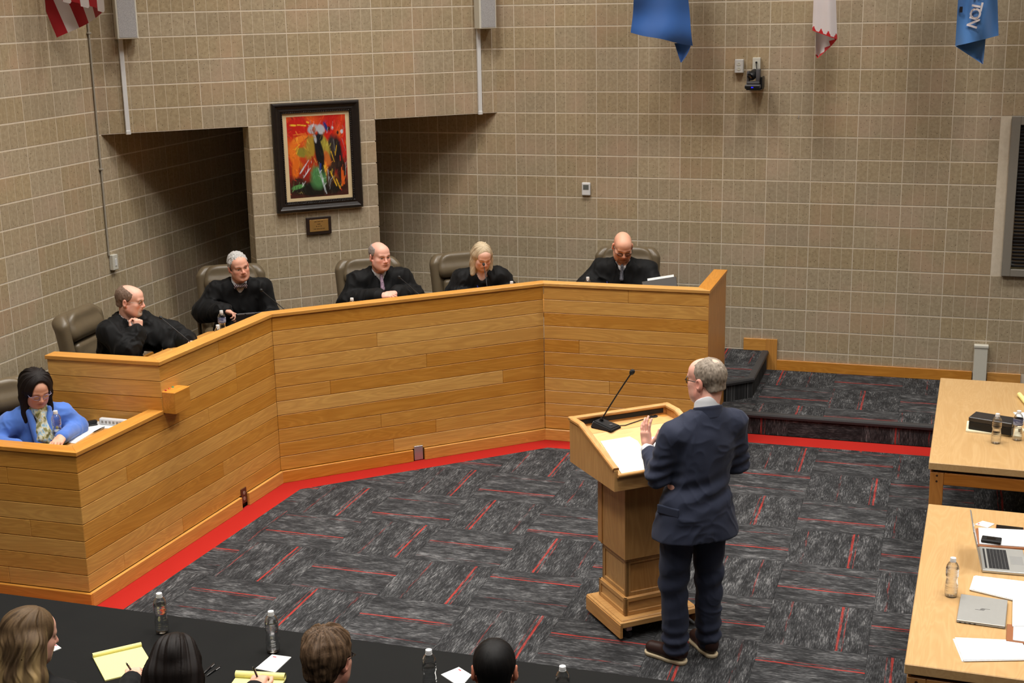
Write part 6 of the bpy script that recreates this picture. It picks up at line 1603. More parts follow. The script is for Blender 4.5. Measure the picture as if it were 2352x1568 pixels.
def exec_chair(loc, rz, label):
    t = thing('leather_chair', label, 'chair', loc, rz, 'brown leather executive chairs')
    for nm, me in (('backrest', CH_BACK), ('headrest_cushion', CH_HEAD), ('lumbar_cushion', CH_LUMB), ('seat', CH_SEAT)): link(nm, me, t, M_LEATHER)
    for s in (-1, 1): link('armrest', CH_ARM, t, M_LEATHER).location = (s*0.30, 0, 0)
    link('column', CH_COL, t, M_BLACKPL)
    for k in range(5):
        g = link('leg', CH_LEG, t, M_BLACKPL); a = k*2*math.pi/5; g.rotation_euler = (0, 0, a)
        w = link('caster', CH_WHEEL, g, M_RUBBER); w.location = (0.28, 0, 0.0305); w.rotation_euler = (math.radians(90), 0, 0)
    return t

# ================================================================== seated figures
def local_of(root_loc, th):
    M = Matrix.Translation(Vector(root_loc)) @ Matrix.Rotation(th, 4, 'Z'); Mi = M.inverted(); return lambda w: np.array(Mi @ Vector(w))
def fold(amp, seed=0, sc=(15, 15, 6)):
    """cloth folds: ridged noise drawn out along the hang of the cloth"""
    def f(W):
        Q = W*np.array(sc)+(hash_noise(W, 5, seed+9)[:, None]-0.5)*2.2
        a = hash_noise(Q*0.8, 1.0, seed); b = hash_noise(Q*1.7+3.1, 1.0, seed+1)
        ra = 1-np.abs(2*a-1); rb = 1-np.abs(2*b-1)
        return -((ra**2.2-0.35)+0.5*(rb**2-0.4))*1.6*amp
    return f
ZV = v3(0, 0, 1)
def seated(label, head, ang, floor_z, hang=None, pitch=0, roll=0, lo=0.12, s=1.0, outfit='robe', arms=(), skin=(214, 160, 136), face=None, fem=False, fat=0.0, jaw=1.0, seat=0.47, legs=True, sh=0.19, robe_mat=None, head_only=False, kink=0.0, vox=0.0042, cloth_vox=0.009, name='person', shz=0.0):
    """head: world position of the head centre; ang: world direction (degrees) the body faces; arms: list of dicts in local coordinates"""
    a = math.radians(ang); th = a+math.pi/2; f = Vector((math.cos(a), math.sin(a)))
    root_loc = (head[0]-f.x*lo, head[1]-f.y*lo, floor_z)
    root = thing(name, label, 'person', root_loc, th)
    loc = local_of(root_loc, th)
    H = loc(head); R = rot_m((hang if hang is not None else ang)-ang, pitch, roll)
    nb = H+v3(0, 0.028, -0.150)*s; nb[1] += 0.02; nb[2] += 0.0
    shc = nb+v3(0, 0.02, (-0.052 if outfit == 'robe' else -0.072)+shz)
    SR, SL_ = shc+v3(-sh, 0.0, -0.012), shc+v3(sh, 0.0, -0.012)
    pel = v3(0, 0.02, seat+0.07)
    mid = (pel+shc)/2+v3(0, 0.0, -0.01); chest = shc+(pel-shc)*0.30
    B = [cap(nb, H+R@(v3(0, 0.030, -0.055)*s), 0.057*s if not fem else 0.048, 0.054*s if not fem else 0.046, 0.03)]+head_prims(H, R, s, jaw, fem, fat)
    B += [ell(chest, (0.155, 0.105, 0.165), None, 0.05), ell(mid, (0.15, 0.12, 0.18), None, 0.06), ell(pel, (0.17, 0.13, 0.11), None, 0.05), cap(SR, SL_, 0.052, 0.052, 0.05)]
    arm_data = []; out_arms = []
    for A in arms:
        A = dict(A); S = SR if A['side'] > 0 else SL_
        if 'wrist_w' in A:      # hand placed in the room: resting on the table
            A['wrist'] = loc(A['wrist_w']); E0_ = (S+A['wrist'])/2+v3(-A['side']*0.10, 0.06, -0.06); E0_[2] = max(0.70, E0_[2]-0.05); A['elbow'] = E0_
            A['d'] = np.array(Matrix.Rotation(-th, 3, 'Z') @ Vector(A['d_world'])); A['n'] = (0, 0, -1)
        out_arms.append(A)
        E_, W_ = np.array(A['elbow'], float), np.array(A['wrist'], float)
        B += [cap(S, E_, 0.048, 0.040, 0.03), cap(E_, W_, 0.040, 0.027, 0.012)]+hand_prims(W_, A['d'], A['n'], A['side'], A.get('curl', (20, 25, 20)), A.get('thumb', 35), A.get('spread', 5), A.get('s', 0.95), A.get('tcurl', 20)); arm_data.append((S, E_, W_))
    if legs and outfit != 'robe':
        for sx in (-1, 1):
            hip, kn, an = v3(sx*0.09, -0.02, seat+0.05), v3(sx*0.12, -0.35, seat+0.04), v3(sx*0.12, -0.30, 0.09)
            B += [cap(hip, kn, 0.082, 0.062, 0.04), cap(kn, an, 0.058, 0.038, 0.03), cap(v3(sx*0.12, -0.28, 0.04), v3(sx*0.12, -0.42, 0.034), 0.038, 0.030, 0.02)]
    O = []
    wide = 0.030 if outfit == 'robe' else 0.012
    sl0, sl1, sl2 = (0.078, 0.084, 0.076) if outfit == 'robe' else (0.066, 0.056, 0.046)
    O += [ell(chest+v3(0, 0.004, 0), (0.158+wide, 0.108+wide, 0.17+wide*0.4), None, 0.05), ell(mid, (0.152+wide, 0.122+wide, 0.20), None, 0.06), ell(pel, (0.175+wide, 0.14+wide, 0.13), None, 0.06), cap(SR, SL_, 0.056+wide*0.5, 0.056+wide*0.5, 0.05), cap(shc+v3(0, 0.015, 0.005), nb+v3(0, 0.012, 0.0), 0.09, 0.070, 0.05), cap(nb+v3(-0.04, 0.02, -0.02), SR+v3(0.03, 0.005, 0.012), 0.062, 0.055+wide*0.4, 0.05), cap(nb+v3(0.04, 0.02, -0.02), SL_+v3(-0.03, 0.005, 0.012), 0.062, 0.055+wide*0.4, 0.05)]
    for (S, E_, W_) in arm_data:
        t_ = W_+(E_-W_)*(0.16 if outfit == 'robe' else 0.08); O += [cap(S, E_, sl0, sl1, 0.05), cap(E_, t_, sl1, sl2, 0.04)]
        if outfit == 'robe': O += [cap(S+(mid-S)*0.35, E_+(mid-E_)*0.35, 0.075, 0.085, 0.07), cap(E_+v3(0, 0.02, -0.02), t_+(mid-t_)*0.25+v3(0, 0, -0.03), 0.07, 0.05, 0.05)]
    if len(arm_data) < 2:
        done = [A['side'] for A in arms]
        for sd, S in ((1, SR), (-1, SL_)):
            if sd not in done:
                E_ = S+v3(-sd*0.05, -0.05, -0.26); W_ = S+v3(-sd*0.02, -0.27, -0.27); O += [cap(S, E_, sl0, sl1, 0.05), cap(E_, W_, sl1, sl2, 0.04)]; B += [cap(S, E_, 0.045, 0.04, 0.03), cap(E_, W_, 0.04, 0.03, 0.03)]; 
    if legs and outfit == 'robe': O += [cap(v3(-0.09, 0.0, seat+0.05), v3(-0.12, -0.42, seat+0.05), 0.125, 0.10, 0.06), cap(v3(0.09, 0.0, seat+0.05), v3(0.12, -0.42, seat+0.05), 0.125, 0.10, 0.06), cap(v3(-0.12, -0.43, seat), v3(-0.12, -0.42, 0.2), 0.10, 0.11, 0.06), cap(v3(0.12, -0.43, seat), v3(0.12, -0.42, 0.2), 0.10, 0.11, 0.06)]
    elif legs:
        for sx in (-1, 1): O += [cap(v3(sx*0.09, -0.02, seat+0.05), v3(sx*0.12, -0.35, seat+0.04), 0.092, 0.072, 0.04), cap(v3(sx*0.12, -0.35, seat+0.04), v3(sx*0.12, -0.30, 0.11), 0.068, 0.055, 0.03)]
    # neck opening and front V
    fwd = v3(0, -1, 0)
    O.append(cap(nb+v3(0, -0.004, -0.02), H+R@(v3(0, 0.02, -0.05)*s), 0.069, 0.082, 0.010, 's'))
    if outfit == 'robe': O.append(ell(nb+v3(0, -0.100, -0.040), (0.028, 0.050, 0.062), None, 0.016, 's'))
    elif outfit == 'blazer': O.append(ell(nb+v3(0, -0.125, -0.13), (0.055, 0.075, 0.19), None, 0.02, 's'))
    elif outfit == 'suit': O.append(ell(nb+v3(0, -0.105, -0.09), (0.045, 0.06, 0.13), None, 0.02, 's'))
    V, F = surface(B, vox)
    fc = dict(face or {}); C = head_color(V, H, R, s, skin, **fc)
    link('body', mesh_np(V, F, C), root, M_SKIN)
    V, F = surface(O, cloth_vox, fold(0.0105 if outfit == 'robe' else 0.004, int(abs(head[0]*100)) % 50))
    link('robe' if outfit == 'robe' else 'jacket', mesh_np(V, F), root, robe_mat or M_ROBE); robeV = V
    return dict(root=root, H=H, R=R, s=s, nb=nb, shc=shc, chest=chest, SR=SR, SL=SL_, loc=loc, robeV=robeV, arms=out_arms, mat=Matrix.Translation(Vector(root_loc)) @ Matrix.Rotation(th, 4, 'Z'))
def shirt_collar(p, mat=None, h=0.030, V_=True):
    nb = p['nb']; H = p['H']; up = (H-nb)/np.linalg.norm(H-nb)
    O = [cap(nb+v3(0, 0.0, -0.035), nb+up*h, 0.0705, 0.066, 0.01), ell(p['chest']+v3(0, -0.012, 0.02), (0.10, 0.105, 0.15), None, 0.03)]
    O.append(half(nb+up*(h+0.002)+v3(0, 0, 0.0), up+v3(0, 0.35, 0)*0.0+v3(0, -0.45, 0), 0.004)) if False else None
    O = [o for o in O if o is not None]
    O.append(ell(nb+v3(0, -0.078, 0.028), (0.016, 0.03, 0.035), None, 0.006, 's')); O.append(half(nb+up*(h+0.004), up+v3(0, -0.5, 0), 0.006))
    V, F = surface(O, 0.0042); return link('shirt_collar', mesh_np(V, F), p['root'], mat or M_SHIRT)
def necktie(p, rgb, name):
    nb = p['nb']; m = NT(name, 0.5, 0.4); v = m.coord('Object'); m.color(m.mix(m.ramp(m.noise(v, 120, 2), [(0.45, (0, 0, 0)), (0.55, (1, 1, 1))]), srgb(*rgb), srgb(*[min(255, int(c*1.35)+20) for c in rgb])))
    y0 = nb[1]-0.083
    O = [ell(v3(0, y0, nb[2]-0.012), (0.014, 0.011, 0.014), None, 0.006), cap(v3(0, y0-0.004, nb[2]-0.02), v3(0, y0-0.040, nb[2]-0.13), 0.012, 0.020, 0.008)]
    V, F = surface(O, 0.004); return link('necktie', mesh_np(V, F), p['root'], m.m)
def bow_tie(p):
    nb = p['nb']; m = NT('striped_bow_tie', 0.5, 0.4); v = m.coord('Object'); s = m.n('ShaderNodeSeparateXYZ', i_Vector=v)
    st = m.math('FRACT', m.math('MULTIPLY', m.math('ADD', s.outputs[0], m.math('MULTIPLY', s.outputs[2], 0.5)), 70.0)); m.color(m.mix(m.ramp(st, [(0.68, (0, 0, 0)), (0.74, (1, 1, 1))]), srgb(44, 30, 38), srgb(196, 176, 178)))
    y0 = nb[1]-0.092; z0 = nb[2]-0.014
    O = [rbox(v3(0, y0, z0), (0.011, 0.010, 0.012), 0.006, None, 0.006)]
    for sx in (-1, 1): O += [ell(v3(sx*0.040, y0+0.006, z0), (0.017, 0.010, 0.026), np.array(Matrix.Rotation(math.radians(-sx*12), 3, 'Y')), 0.008), cap(v3(0, y0, z0), v3(sx*0.036, y0+0.004, z0), 0.008, 0.014, 0.006)]
    V, F = surface(O, 0.0035); return link('bow_tie', mesh_np(V, F), p['root'], m.m)
def zipper(p):
    """closed front seam of the robe, following its surface"""
    V = p['robeV']; z0 = p['nb'][2]; pts = []
    for k in range(14):
        z = z0-0.105-k*0.022; m = (np.abs(V[:, 0]-p['nb'][0]) < 0.012) & (np.abs(V[:, 2]-z) < 0.012)
        if m.any(): pts.append((p['nb'][0], V[m][:, 1].min()-0.001, z))
    if len(pts) > 3: link('front_seam', tube_me(pts, 0.0022, 6), p['root'], plain('seam_grey', (60, 60, 64), 0.5))
fist = dict(curl=(78, 92, 60), thumb=55, spread=1, tcurl=45)
FZ = ZD
# judge 1 : chin on fist, looking along the bench
h1 = at_z(299, 690, 1.485)
P1 = seated('judge in black robe with glasses and trimmed grey beard resting chin on fist', h1, -6, FZ, hang=12, pitch=8, lo=0.20, skin=(232, 178, 156), fat=0.008,
     face=dict(stub=(206, 196, 184), brow=(140, 116, 98), closed=1.0, blush=0.6),
     arms=(dict(side=1, elbow=(-0.20, -0.30, 0.785), wrist=(-0.085, -0.318, 0.905), d=(0.25, 0.05, 1.0), n=(0.35, 1, 0), **fist), dict(side=-1, elbow=(0.30, -0.34, 0.80), wrist=(0.20, -0.57, 0.775), d=(-0.15, -1, -0.08), n=(0, 0, -1), curl=(8, 15, 15), spread=5)))
short_hair(P1['root'], P1['H'], P1['R'], 1.0, (92, 74, 62), (140, 116, 100), th=0.007, bald=[((0, -0.045, 0.105), (0.064, 0.105, 0.075))], seed=2)
spectacles(P1['root'], P1['H'], P1['R'], 1.0, M_GLASSES_S); shirt_collar(P1, h=0.028)
exec_chair((P1['root'].location.x+0.06, P1['root'].location.y+0.02, FZ), math.radians(90+6), 'leather chair behind the judge resting his chin on his fist')
# judge 2 : white crop, bow tie
h2 = at_z(548, 612, 1.50)
P2 = seated('judge in black robe with cropped white hair and striped bow tie', h2, -52, FZ, hang=-42, pitch=5, roll=-9, lo=0.20, skin=(226, 168, 144),
     face=dict(brow=(120, 104, 96), iris=(50, 44, 40), blush=0.4), sh=0.205,
     arms=(dict(side=1, elbow=(-0.31, -0.16, 0.76), wrist=(-0.16, -0.42, 0.80), d=(0.7, -0.7, -0.2), n=(-0.3, -0.3, -0.9), curl=(45, 50, 40), thumb=30),))
short_hair(P2['root'], P2['H'], P2['R'], 1.0, (140, 136, 132), (214, 212, 210), th=0.009, line=0.072, rough=0.0045, seed=5, top=0.004)
shirt_collar(P2, h=0.034); bow_tie(P2)
exec_chair((P2['root'].location.x-0.10, P2['root'].location.y+0.10, FZ), math.radians(-52+90-8), 'leather chair behind the judge with the bow tie')
# judge 3 : balding, tie, clasped hands
h3 = at_z(872, 588, 1.50)
P3 = seated('balding judge in black robe with mauve tie and clasped hands', h3, -55, FZ, hang=-36, pitch=4, lo=0.10, skin=(234, 178, 158), sh=0.205, fat=0.008, s=1.03,
     face=dict(brow=(150, 122, 106), iris=(70, 60, 54), blush=0.45),
     arms=(dict(side=1, elbow=(-0.30, -0.08, 0.74), wrist=(-0.050, -0.37, 0.835), d=(0.75, -0.5, 0.1), n=(0.35, 0.2, -0.8), curl=(35, 45, 30), thumb=25), dict(side=-1, elbow=(0.31, -0.08, 0.74), wrist=(0.070, -0.35, 0.840), d=(-0.75, -0.5, 0.1), n=(-0.35, 0.2, -0.8), curl=(40, 45, 30), thumb=25)))
short_hair(P3['root'], P3['H'], P3['R'], 1.03, (120, 110, 104), (164, 152, 146), th=0.006, bald=[((0, -0.03, 0.115), (0.068, 0.120, 0.075))], seed=8)
shirt_collar(P3, h=0.034); necktie(P3, (118, 96, 112), 'mauve_tie')
exec_chair((P3['root'].location.x-0.05, P3['root'].location.y+0.06, FZ), math.radians(-55+90), 'leather chair behind the balding judge with the mauve tie')
# judge 4 : woman, grey blonde bob
h4 = at_z(1107, 589, 1.475)
P4 = seated('woman judge in black robe with grey-blonde hair looking down to write', h4, -62, FZ, hang=-52, pitch=26, lo=0.24, s=0.94, skin=(234, 184, 162), fem=True, jaw=0.85, sh=0.175,
     face=dict(brow=(160, 132, 110), lips=(176, 92, 90), closed=1.0, blush=0.45),
     arms=(dict(side=1, elbow=(-0.25, -0.18, 0.75), wrist=(-0.06, -0.44, 0.78), d=(0.5, -0.8, -0.1), n=(0.1, 0.1, -1), curl=(40, 50, 35)), dict(side=-1, elbow=(0.27, -0.17, 0.75), wrist=(0.14, -0.44, 0.78), d=(-0.4, -0.8, -0.1), n=(0, 0, -1), curl=(20, 25, 20))))
def bob_hair(p, c0, c1, length=0.20, vol=0.016, part=0.012, front=0.050, seed=3, c_low=None, vox=0.0035, back_len=None, fwd=0.0, wav=0.0, fz=0.0):
    H, R, s, root = p['H'], p['R'], p['s'], p['root']; E = lambda c, r, k=0.02, op='u': ell(H+R@(np.array(c)*s), np.array(r)*s, R, k*s, op)
    bl_ = back_len or length
    P = [E((0, 0.020, 0.038), (0.075+vol, 0.098+vol, 0.084+vol*0.8))]
    Td = lambda x, y, z: H+R@(v3(x, y, z)*s)
    dn = v3(0, 0, -1)
    for sx in (-1, 1):
        t0 = Td(sx*0.070, 0.0, 0.02); t1 = Td(sx*0.078, 0.0-fwd, -0.05); t2 = t1+dn*(length-0.07)*s+(R@v3(sx*0.012, -fwd, 0))*s
        P += [cap(t0, t1, 0.030*s, 0.030*s, 0.03), cap(t1, t2, 0.030*s, 0.026*s, 0.03)]
        u0 = Td(sx*0.045, 0.06, 0.0); P.append(cap(u0, u0+dn*min(bl_, 0.2)*s+v3(0, 0.01, 0), 0.050*s, 0.036*s, 0.035))
    if bl_ <= 0.3: P.append(cap(Td(0, 0.075, 0.0), Td(0, 0.075, 0.0)+dn*bl_*s+v3(0, 0.01, 0), 0.05*s, 0.040*s, 0.035))
    else:      # long hair lying over the shoulders and back
        for lx in (-0.085, -0.03, 0.03, 0.085):
            pts_ = [H+v3(lx*0.7, 0.075, 0.0), H+v3(lx, 0.115, -0.12), H+v3(lx*1.25, 0.165, -0.24), H+v3(lx*1.35+0.01*math.sin(lx*60), 0.185, -bl_)]
            for q0, q1, r0, r1 in zip(pts_, pts_[1:], (0.052, 0.046, 0.042), (0.046, 0.042, 0.030)): P.append(cap(q0, q1, r0*s, r1*s, 0.03))
    # open the face
    P.append(E((0, -0.092-fz*0.3, -0.006+fz), (front, 0.076, 0.097), 0.014, 's')); P.append(E((0, -0.100, -0.12), (front*0.85, 0.085, 0.10), 0.014, 's'))
    def dsp(W):
        L_ = (W-H)@R; an = np.arctan2(L_[:, 0], L_[:, 1]+0.02)+wav*np.sin(W[:, 2]*34+L_[:, 0]*20)*0.10; rr = np.clip(np.hypot(L_[:, 0], L_[:, 1]-0.02)/0.07, 0, 1)**2
        return ((hash_noise(np.stack([an, W[:, 2]*0.16, W[:, 2]*0], 1), 9, seed)-0.5)*0.014+(hash_noise(np.stack([an, W[:, 2]*0.14, W[:, 2]*0], 1), 24, seed+2)-0.5)*0.007)*s*rr*np.clip((L_[:, 1]+0.055)/0.05, 0, 1)
    def tint(V):
        C = strand_tint(V, H, R, s, c0, c1, seed=seed)
        if c_low is not None:
            n_ = hash_noise(np.stack([np.arctan2(((V-H)@R)[:, 0], ((V-H)@R)[:, 1]), V[:, 2]*0.2, V[:, 2]*0], 1), 12, seed+5); w = np.clip((-((V-H)[:, 2])-0.02)/0.22+(n_-0.5)*1.4, 0, 1)[:, None]; C = C*(1-w)+sl(*c_low)*w*(0.6+0.6*n_[:, None])
        return C
    return hair_mesh(root, P, vox*s, tint, dsp)
bob_hair(P4, (150, 128, 98), (216, 198, 168), 0.185, 0.014, front=0.048, seed=4, fz=0.012)
exec_chair((P4['root'].location.x-0.08, P4['root'].location.y+0.10, FZ), math.radians(-55+90+4), 'leather chair behind the woman judge, its back mostly visible')
# judge 5 : bald, goatee, glasses low on the nose
h5 = at_z(1430, 566, 1.50)
P5 = seated('bald judge in black robe with glasses and goatee looking down', h5, -84, FZ, hang=-68, pitch=30, roll=3, lo=0.14, skin=(232, 174, 146), sh=0.22, fat=0.012, s=1.05,
     face=dict(stub=(120, 84, 66), brow=(120, 88, 70), closed=1.0, blush=0.35),
     arms=(dict(side=1, elbow=(-0.34, -0.18, 0.75), wrist=(-0.14, -0.46, 0.78), d=(0.6, -0.7, -0.1), n=(0.1, 0.1, -1), curl=(40, 50, 35)), dict(side=-1, elbow=(0.33, -0.19, 0.75), wrist=(0.20, -0.46, 0.78), d=(-0.4, -0.8, -0.1), n=(0, 0, -1), curl=(20, 25, 20))))
spectacles(P5['root'], P5['H'], P5['R'], 1.05, M_GLASSES_D, 0.022, 0.013, drop=0.014); shirt_collar(P5, h=0.022); necktie(P5, (50, 50, 56), 'charcoal_tie'); zipper(P5)
exec_chair((P5['root'].location.x-0.03, P5['root'].location.y+0.08, FZ), math.radians(-84+90), 'leather chair behind the bald judge with glasses')
# clerk
hc = at_z(83, 893, 1.27)
M_BLAZER = fabric('cornflower_blazer', (84, 124, 206), 0.8, 0.25)
PC = seated('woman clerk in blue blazer and scarf with dark shoulder-length hair and lilac glasses', hc, -38, ZL, hang=-34, pitch=24, lo=0.16, s=0.95, skin=(222, 168, 142), fem=True, jaw=0.86, sh=0.175, outfit='blazer', robe_mat=M_BLAZER, cloth_vox=0.006,
     face=dict(brow=(50, 38, 34), lips=(176, 70, 76), closed=1.0, blush=0.35),
     arms=(dict(side=1, elbow=(-0.30, -0.12, 0.76), wrist=(-0.20, -0.36, 0.79), d=(0.3, -0.9, -0.1), n=(0, 0, -1), curl=(20, 25, 20)), dict(side=-1, elbow=(0.26, -0.12, 0.77), wrist=(0.07, -0.36, 0.79), d=(-0.5, -0.8, -0.1), n=(0, 0.1, -1), curl=(35, 40, 30))))
bob_hair(PC, (14, 10, 9), (30, 21, 18), 0.240, 0.029, front=0.057, seed=7, fz=0.024)
V, F = surface([cap(PC['nb']+v3(-0.065, -0.055, 0.0), PC['nb']+v3(-0.035, -0.150, -0.24), 0.020, 0.030, 0.02), cap(PC['nb']+v3(0.065, -0.055, 0.0), PC['nb']+v3(0.035, -0.150, -0.24), 0.020, 0.030, 0.02)], 0.006)
link('lapel', mesh_np(V, F), PC['root'], M_BLAZER)
spectacles(PC['root'], PC['H'], PC['R'], 0.95, M_GLASSES_L, 0.022, 0.0165, drop=0.004)
msf = NT('patterned_scarf', 0.5, 0.3); vv = msf.coord('Object'); msf.color(msf.ramp(msf.noise(msf.mapping(vv, (22, 22, 14)), 1.6, 3), [(0.30, srgb(84, 84, 44)), (0.42, srgb(150, 146, 96)), (0.50, srgb(206, 200, 176)), (0.60, srgb(150, 190, 214)), (0.72, srgb(110, 104, 56))]))
nb = PC['nb']
V, F = surface([cap(nb+v3(-0.045, -0.03, 0.005), nb+v3(0.0, -0.075, -0.02), 0.030, 0.028, 0.02), cap(nb+v3(0.045, -0.03, 0.005), nb+v3(0.0, -0.075, -0.02), 0.030, 0.028, 0.02), cap(nb+v3(0, -0.082, -0.025), nb+v3(-0.015, -0.125, -0.17), 0.026, 0.042, 0.02), cap(nb+v3(0, -0.082, -0.025), nb+v3(0.030, -0.128, -0.20), 0.024, 0.036, 0.02), cap(nb+v3(0.03, -0.128, -0.20), nb+v3(0.04, -0.130, -0.30), 0.036, 0.045, 0.02)], 0.005, fold(0.006, 3, (40, 40, 10)))
link('scarf', mesh_np(V, F), PC['root'], msf.m)
V, F = surface([ell(PC['chest']+v3(0, -0.012, 0.0), (0.13, 0.108, 0.17), None, 0.03)], 0.006); link('blouse', mesh_np(V, F), PC['root'], plain('pale_blouse', (206, 214, 220), 0.7))
o = link('lapel_pin', lathe_me([(0.010, 0), (0.010, 0.003), (0, 0.004)], 14), PC['root'], plain('yellow_pin', (206, 190, 90), 0.4)); q_ = nb+v3(0.085, -0.135, -0.115); o.location = q_; o.rotation_euler = (math.radians(80), 0, 0)
exec_chair((PC['root'].location.x-0.14, PC['root'].location.y-0.02, ZL), math.radians(-30+90), 'leather chair behind the clerk at the low end of the bench')
# ================================================================== the speaker at the lectern
def standing_speaker():
    ang = 128.0; a = math.radians(ang); th = a+math.pi/2
    base = Vector((-1.235, 7.09, 0))
    root = thing('person', 'man in navy suit standing at the lectern with raised left hand, seen from behind', 'person', base, th)
    M = Matrix.Translation(base) @ Matrix.Rotation(th, 4, 'Z'); Mi = M.inverted(); loc = lambda w: np.array(Mi @ Vector(w))
    H = v3(-0.085, -0.03, 1.655); R = rot_m(24, 4, 0); s = 1.06
    DX = -0.040; nb = v3(-0.065, 0.015, 1.505); shc = v3(DX, 0.02, 1.45); SR, SL_ = v3(DX-0.185, 0.02, 1.408), v3(DX+0.172, 0.01, 1.372)
    # shoes from the photograph, on the floor
    toeL, heelL = loc(at_z(1490, 1500, 0.0)), loc(at_z(1568, 1524, 0.0)); toeR, heelR = loc(at_z(1588, 1468, 0.0)), loc(at_z(1636, 1509, 0.0))
    hipL, hipR = v3(0.095, 0.01, 0.92), v3(-0.095, 0.01, 0.92)
    anL = heelL+(toeL-heelL)*0.22; anR = heelR+(toeR-heelR)*0.22; anL[2] = 0.10; anR[2] = 0.10
    knL = (hipL+anL)/2+v3(0.01, -0.02, 0); knR = (hipR+anR)/2+v3(-0.01, -0.02, 0)
    # arms
    eL, wL = v3(0.205, -0.03, 1.150), v3(0.160, -0.255, 1.230)
    eR, wR = v3(-0.265, 0.0, 1.165), v3(-0.14, -0.27, 1.16)
    B = [cap(nb, H+R@v3(0, 0.03, -0.055), 0.060, 0.058, 0.03)]+head_prims(H, R, s, 1.0, False, 0.004)
    B += [ell((DX, 0.01, 1.30), (0.17, 0.115, 0.20), None, 0.05), ell((0, 0, 1.08), (0.15, 0.12, 0.18), None, 0.05), ell((0, 0.01, 0.93), (0.165, 0.125, 0.13), None, 0.05), cap(SR, SL_, 0.05, 0.05, 0.04),
          cap(SL_, eL, 0.048, 0.04, 0.03), cap(eL, wL, 0.04, 0.027, 0.012), cap(SR, eR, 0.048, 0.04, 0.03), cap(eR, wR, 0.04, 0.027, 0.012), cap(hipL, knL, 0.08, 0.056, 0.03), cap(knL, anL, 0.054, 0.035, 0.03), cap(hipR, knR, 0.08, 0.056, 0.03), cap(knR, anR, 0.054, 0.035, 0.03)]
    B += hand_prims(wL, (0.02, -0.25, 1.0), (-1, -0.25, 0.0), -1, (6, 12, 10), 48, 7, 1.0, 12)+hand_prims(wR, (0.3, -0.9, 0.25), (0.9, 0.2, 0.2), 1, (10, 18, 14), 40, 5, 1.0)
    V, F = surface(B, 0.0038); C = head_color(V, H, R, s, (230, 172, 152), brow=(176, 160, 146), blush=0.4); link('body', mesh_np(V, F, C), root, M_SKIN)
    short_hair(root, H, R, s, (104, 92, 80), (160, 147, 132), th=0.0040, line=0.072, back=-0.052, bald=[((0, -0.075, 0.105), (0.055, 0.075, 0.055)), ((0.0, 0.075, 0.118), (0.030, 0.030, 0.016))], rough=0.0022, seed=11)
    spectacles(root, H, R, s, M_GLASSES_D, 0.0225, 0.019)
    # shirt collar and cuffs
    up = (H-nb)/np.linalg.norm(H-nb)
    V, F = surface([cap(nb+v3(0, 0, -0.04), nb+up*0.042, 0.073, 0.068, 0.01), ell((DX, -0.02, 1.33), (0.12, 0.115, 0.15), None, 0.03), half(nb+up*0.046, up+v3(0, -0.45, 0), 0.005)], 0.0042); link('shirt_collar', mesh_np(V, F), root, M_SHIRT)
    for e_, w_ in ((eL, wL), (eR, wR)):
        d = (w_-e_)/np.linalg.norm(w_-e_); V, F = surface([cap(w_-d*0.09, w_-d*0.004, 0.043, 0.040, 0.01), half(w_-d*0.002, d, 0.004)], 0.004); link('shirt_cuff', mesh_np(V, F), root, M_SHIRT)
    # suit
    mt = NT('navy_suit_cloth', 0.8, 0.2); v = mt.coord('Object'); c = srgb(47, 52, 70); mt.color(mt.mix(mt.noise(mt.mapping(v, (1, 1, 1)), 600, 2), c, srgb(36, 40, 55))); mt.b.inputs['Sheen Weight'].default_value = 0.06; mt.bump(mt.noise(v, 500, 2), 0.1, 0.001); SUIT = mt.m
    J = [ell((DX, 0.012, 1.305), (0.195, 0.135, 0.19), None, 0.06), ell((DX*0.7, 0.005, 1.12), (0.170, 0.142, 0.20), None, 0.07), cap((-0.060, 0.02, 0.95), (0.060, 0.02, 0.95), 0.150, 0.150, 0.07), cap((-0.088, 0.018, 0.80), (0.082, 0.018, 0.80), 0.158, 0.158, 0.07), cap((DX, 0.02, 1.40), nb+v3(0, 0.012, -0.035), 0.095, 0.070, 0.05),
         cap(SR, SL_, 0.062, 0.062, 0.06), cap(nb+v3(-0.04, 0.015, -0.045), SR+v3(0.02, 0, 0.012), 0.056, 0.058, 0.05), cap(nb+v3(0.04, 0.015, -0.045), SL_+v3(-0.02, 0, 0.012), 0.056, 0.058, 0.05)]
    for S, e_, w_ in ((SL_, eL, wL), (SR, eR, wR)): J += [cap(S, e_, 0.078, 0.062, 0.035), cap(e_, w_+(e_-w_)*0.24, 0.062, 0.047, 0.025)]
    J += [cap(nb+v3(0, -0.004, -0.03), H+v3(0, 0, -0.02), 0.078, 0.095, 0.008, 's'), ell(nb+v3(0, -0.12, -0.14), (0.05, 0.07, 0.20), None, 0.02, 's'), half((0, 0, 0.785), (0.0, 0.06, -1), 0.006)]
    J.append(cap((-0.03, 0.178, 0.74), (-0.03, 0.178, 0.98), 0.004, 0.003, 0.004, 's'))      # centre vent
    def jfold(W):
        f = fold(0.006, 4, (11, 11, 9))(W)
        # drag folds round the bent elbows and under the arms
        for e_ in (eL, eR):
            r = np.linalg.norm(W-e_, axis=1); f = f-0.010*np.exp(-(r/0.11)**2)*np.sin((W[:, 2]-e_[2])*95+W[:, 0]*30)
        f = f-0.007*np.exp(-((W[:, 2]-1.07)/0.10)**2)*np.sin(W[:, 2]*60+W[:, 0]*18)*(np.abs(W[:, 0]) < 0.25)
        return f
    V, F = surface(J, 0.0055, jfold); jk = link('jacket', mesh_np(V, F), root, SUIT)
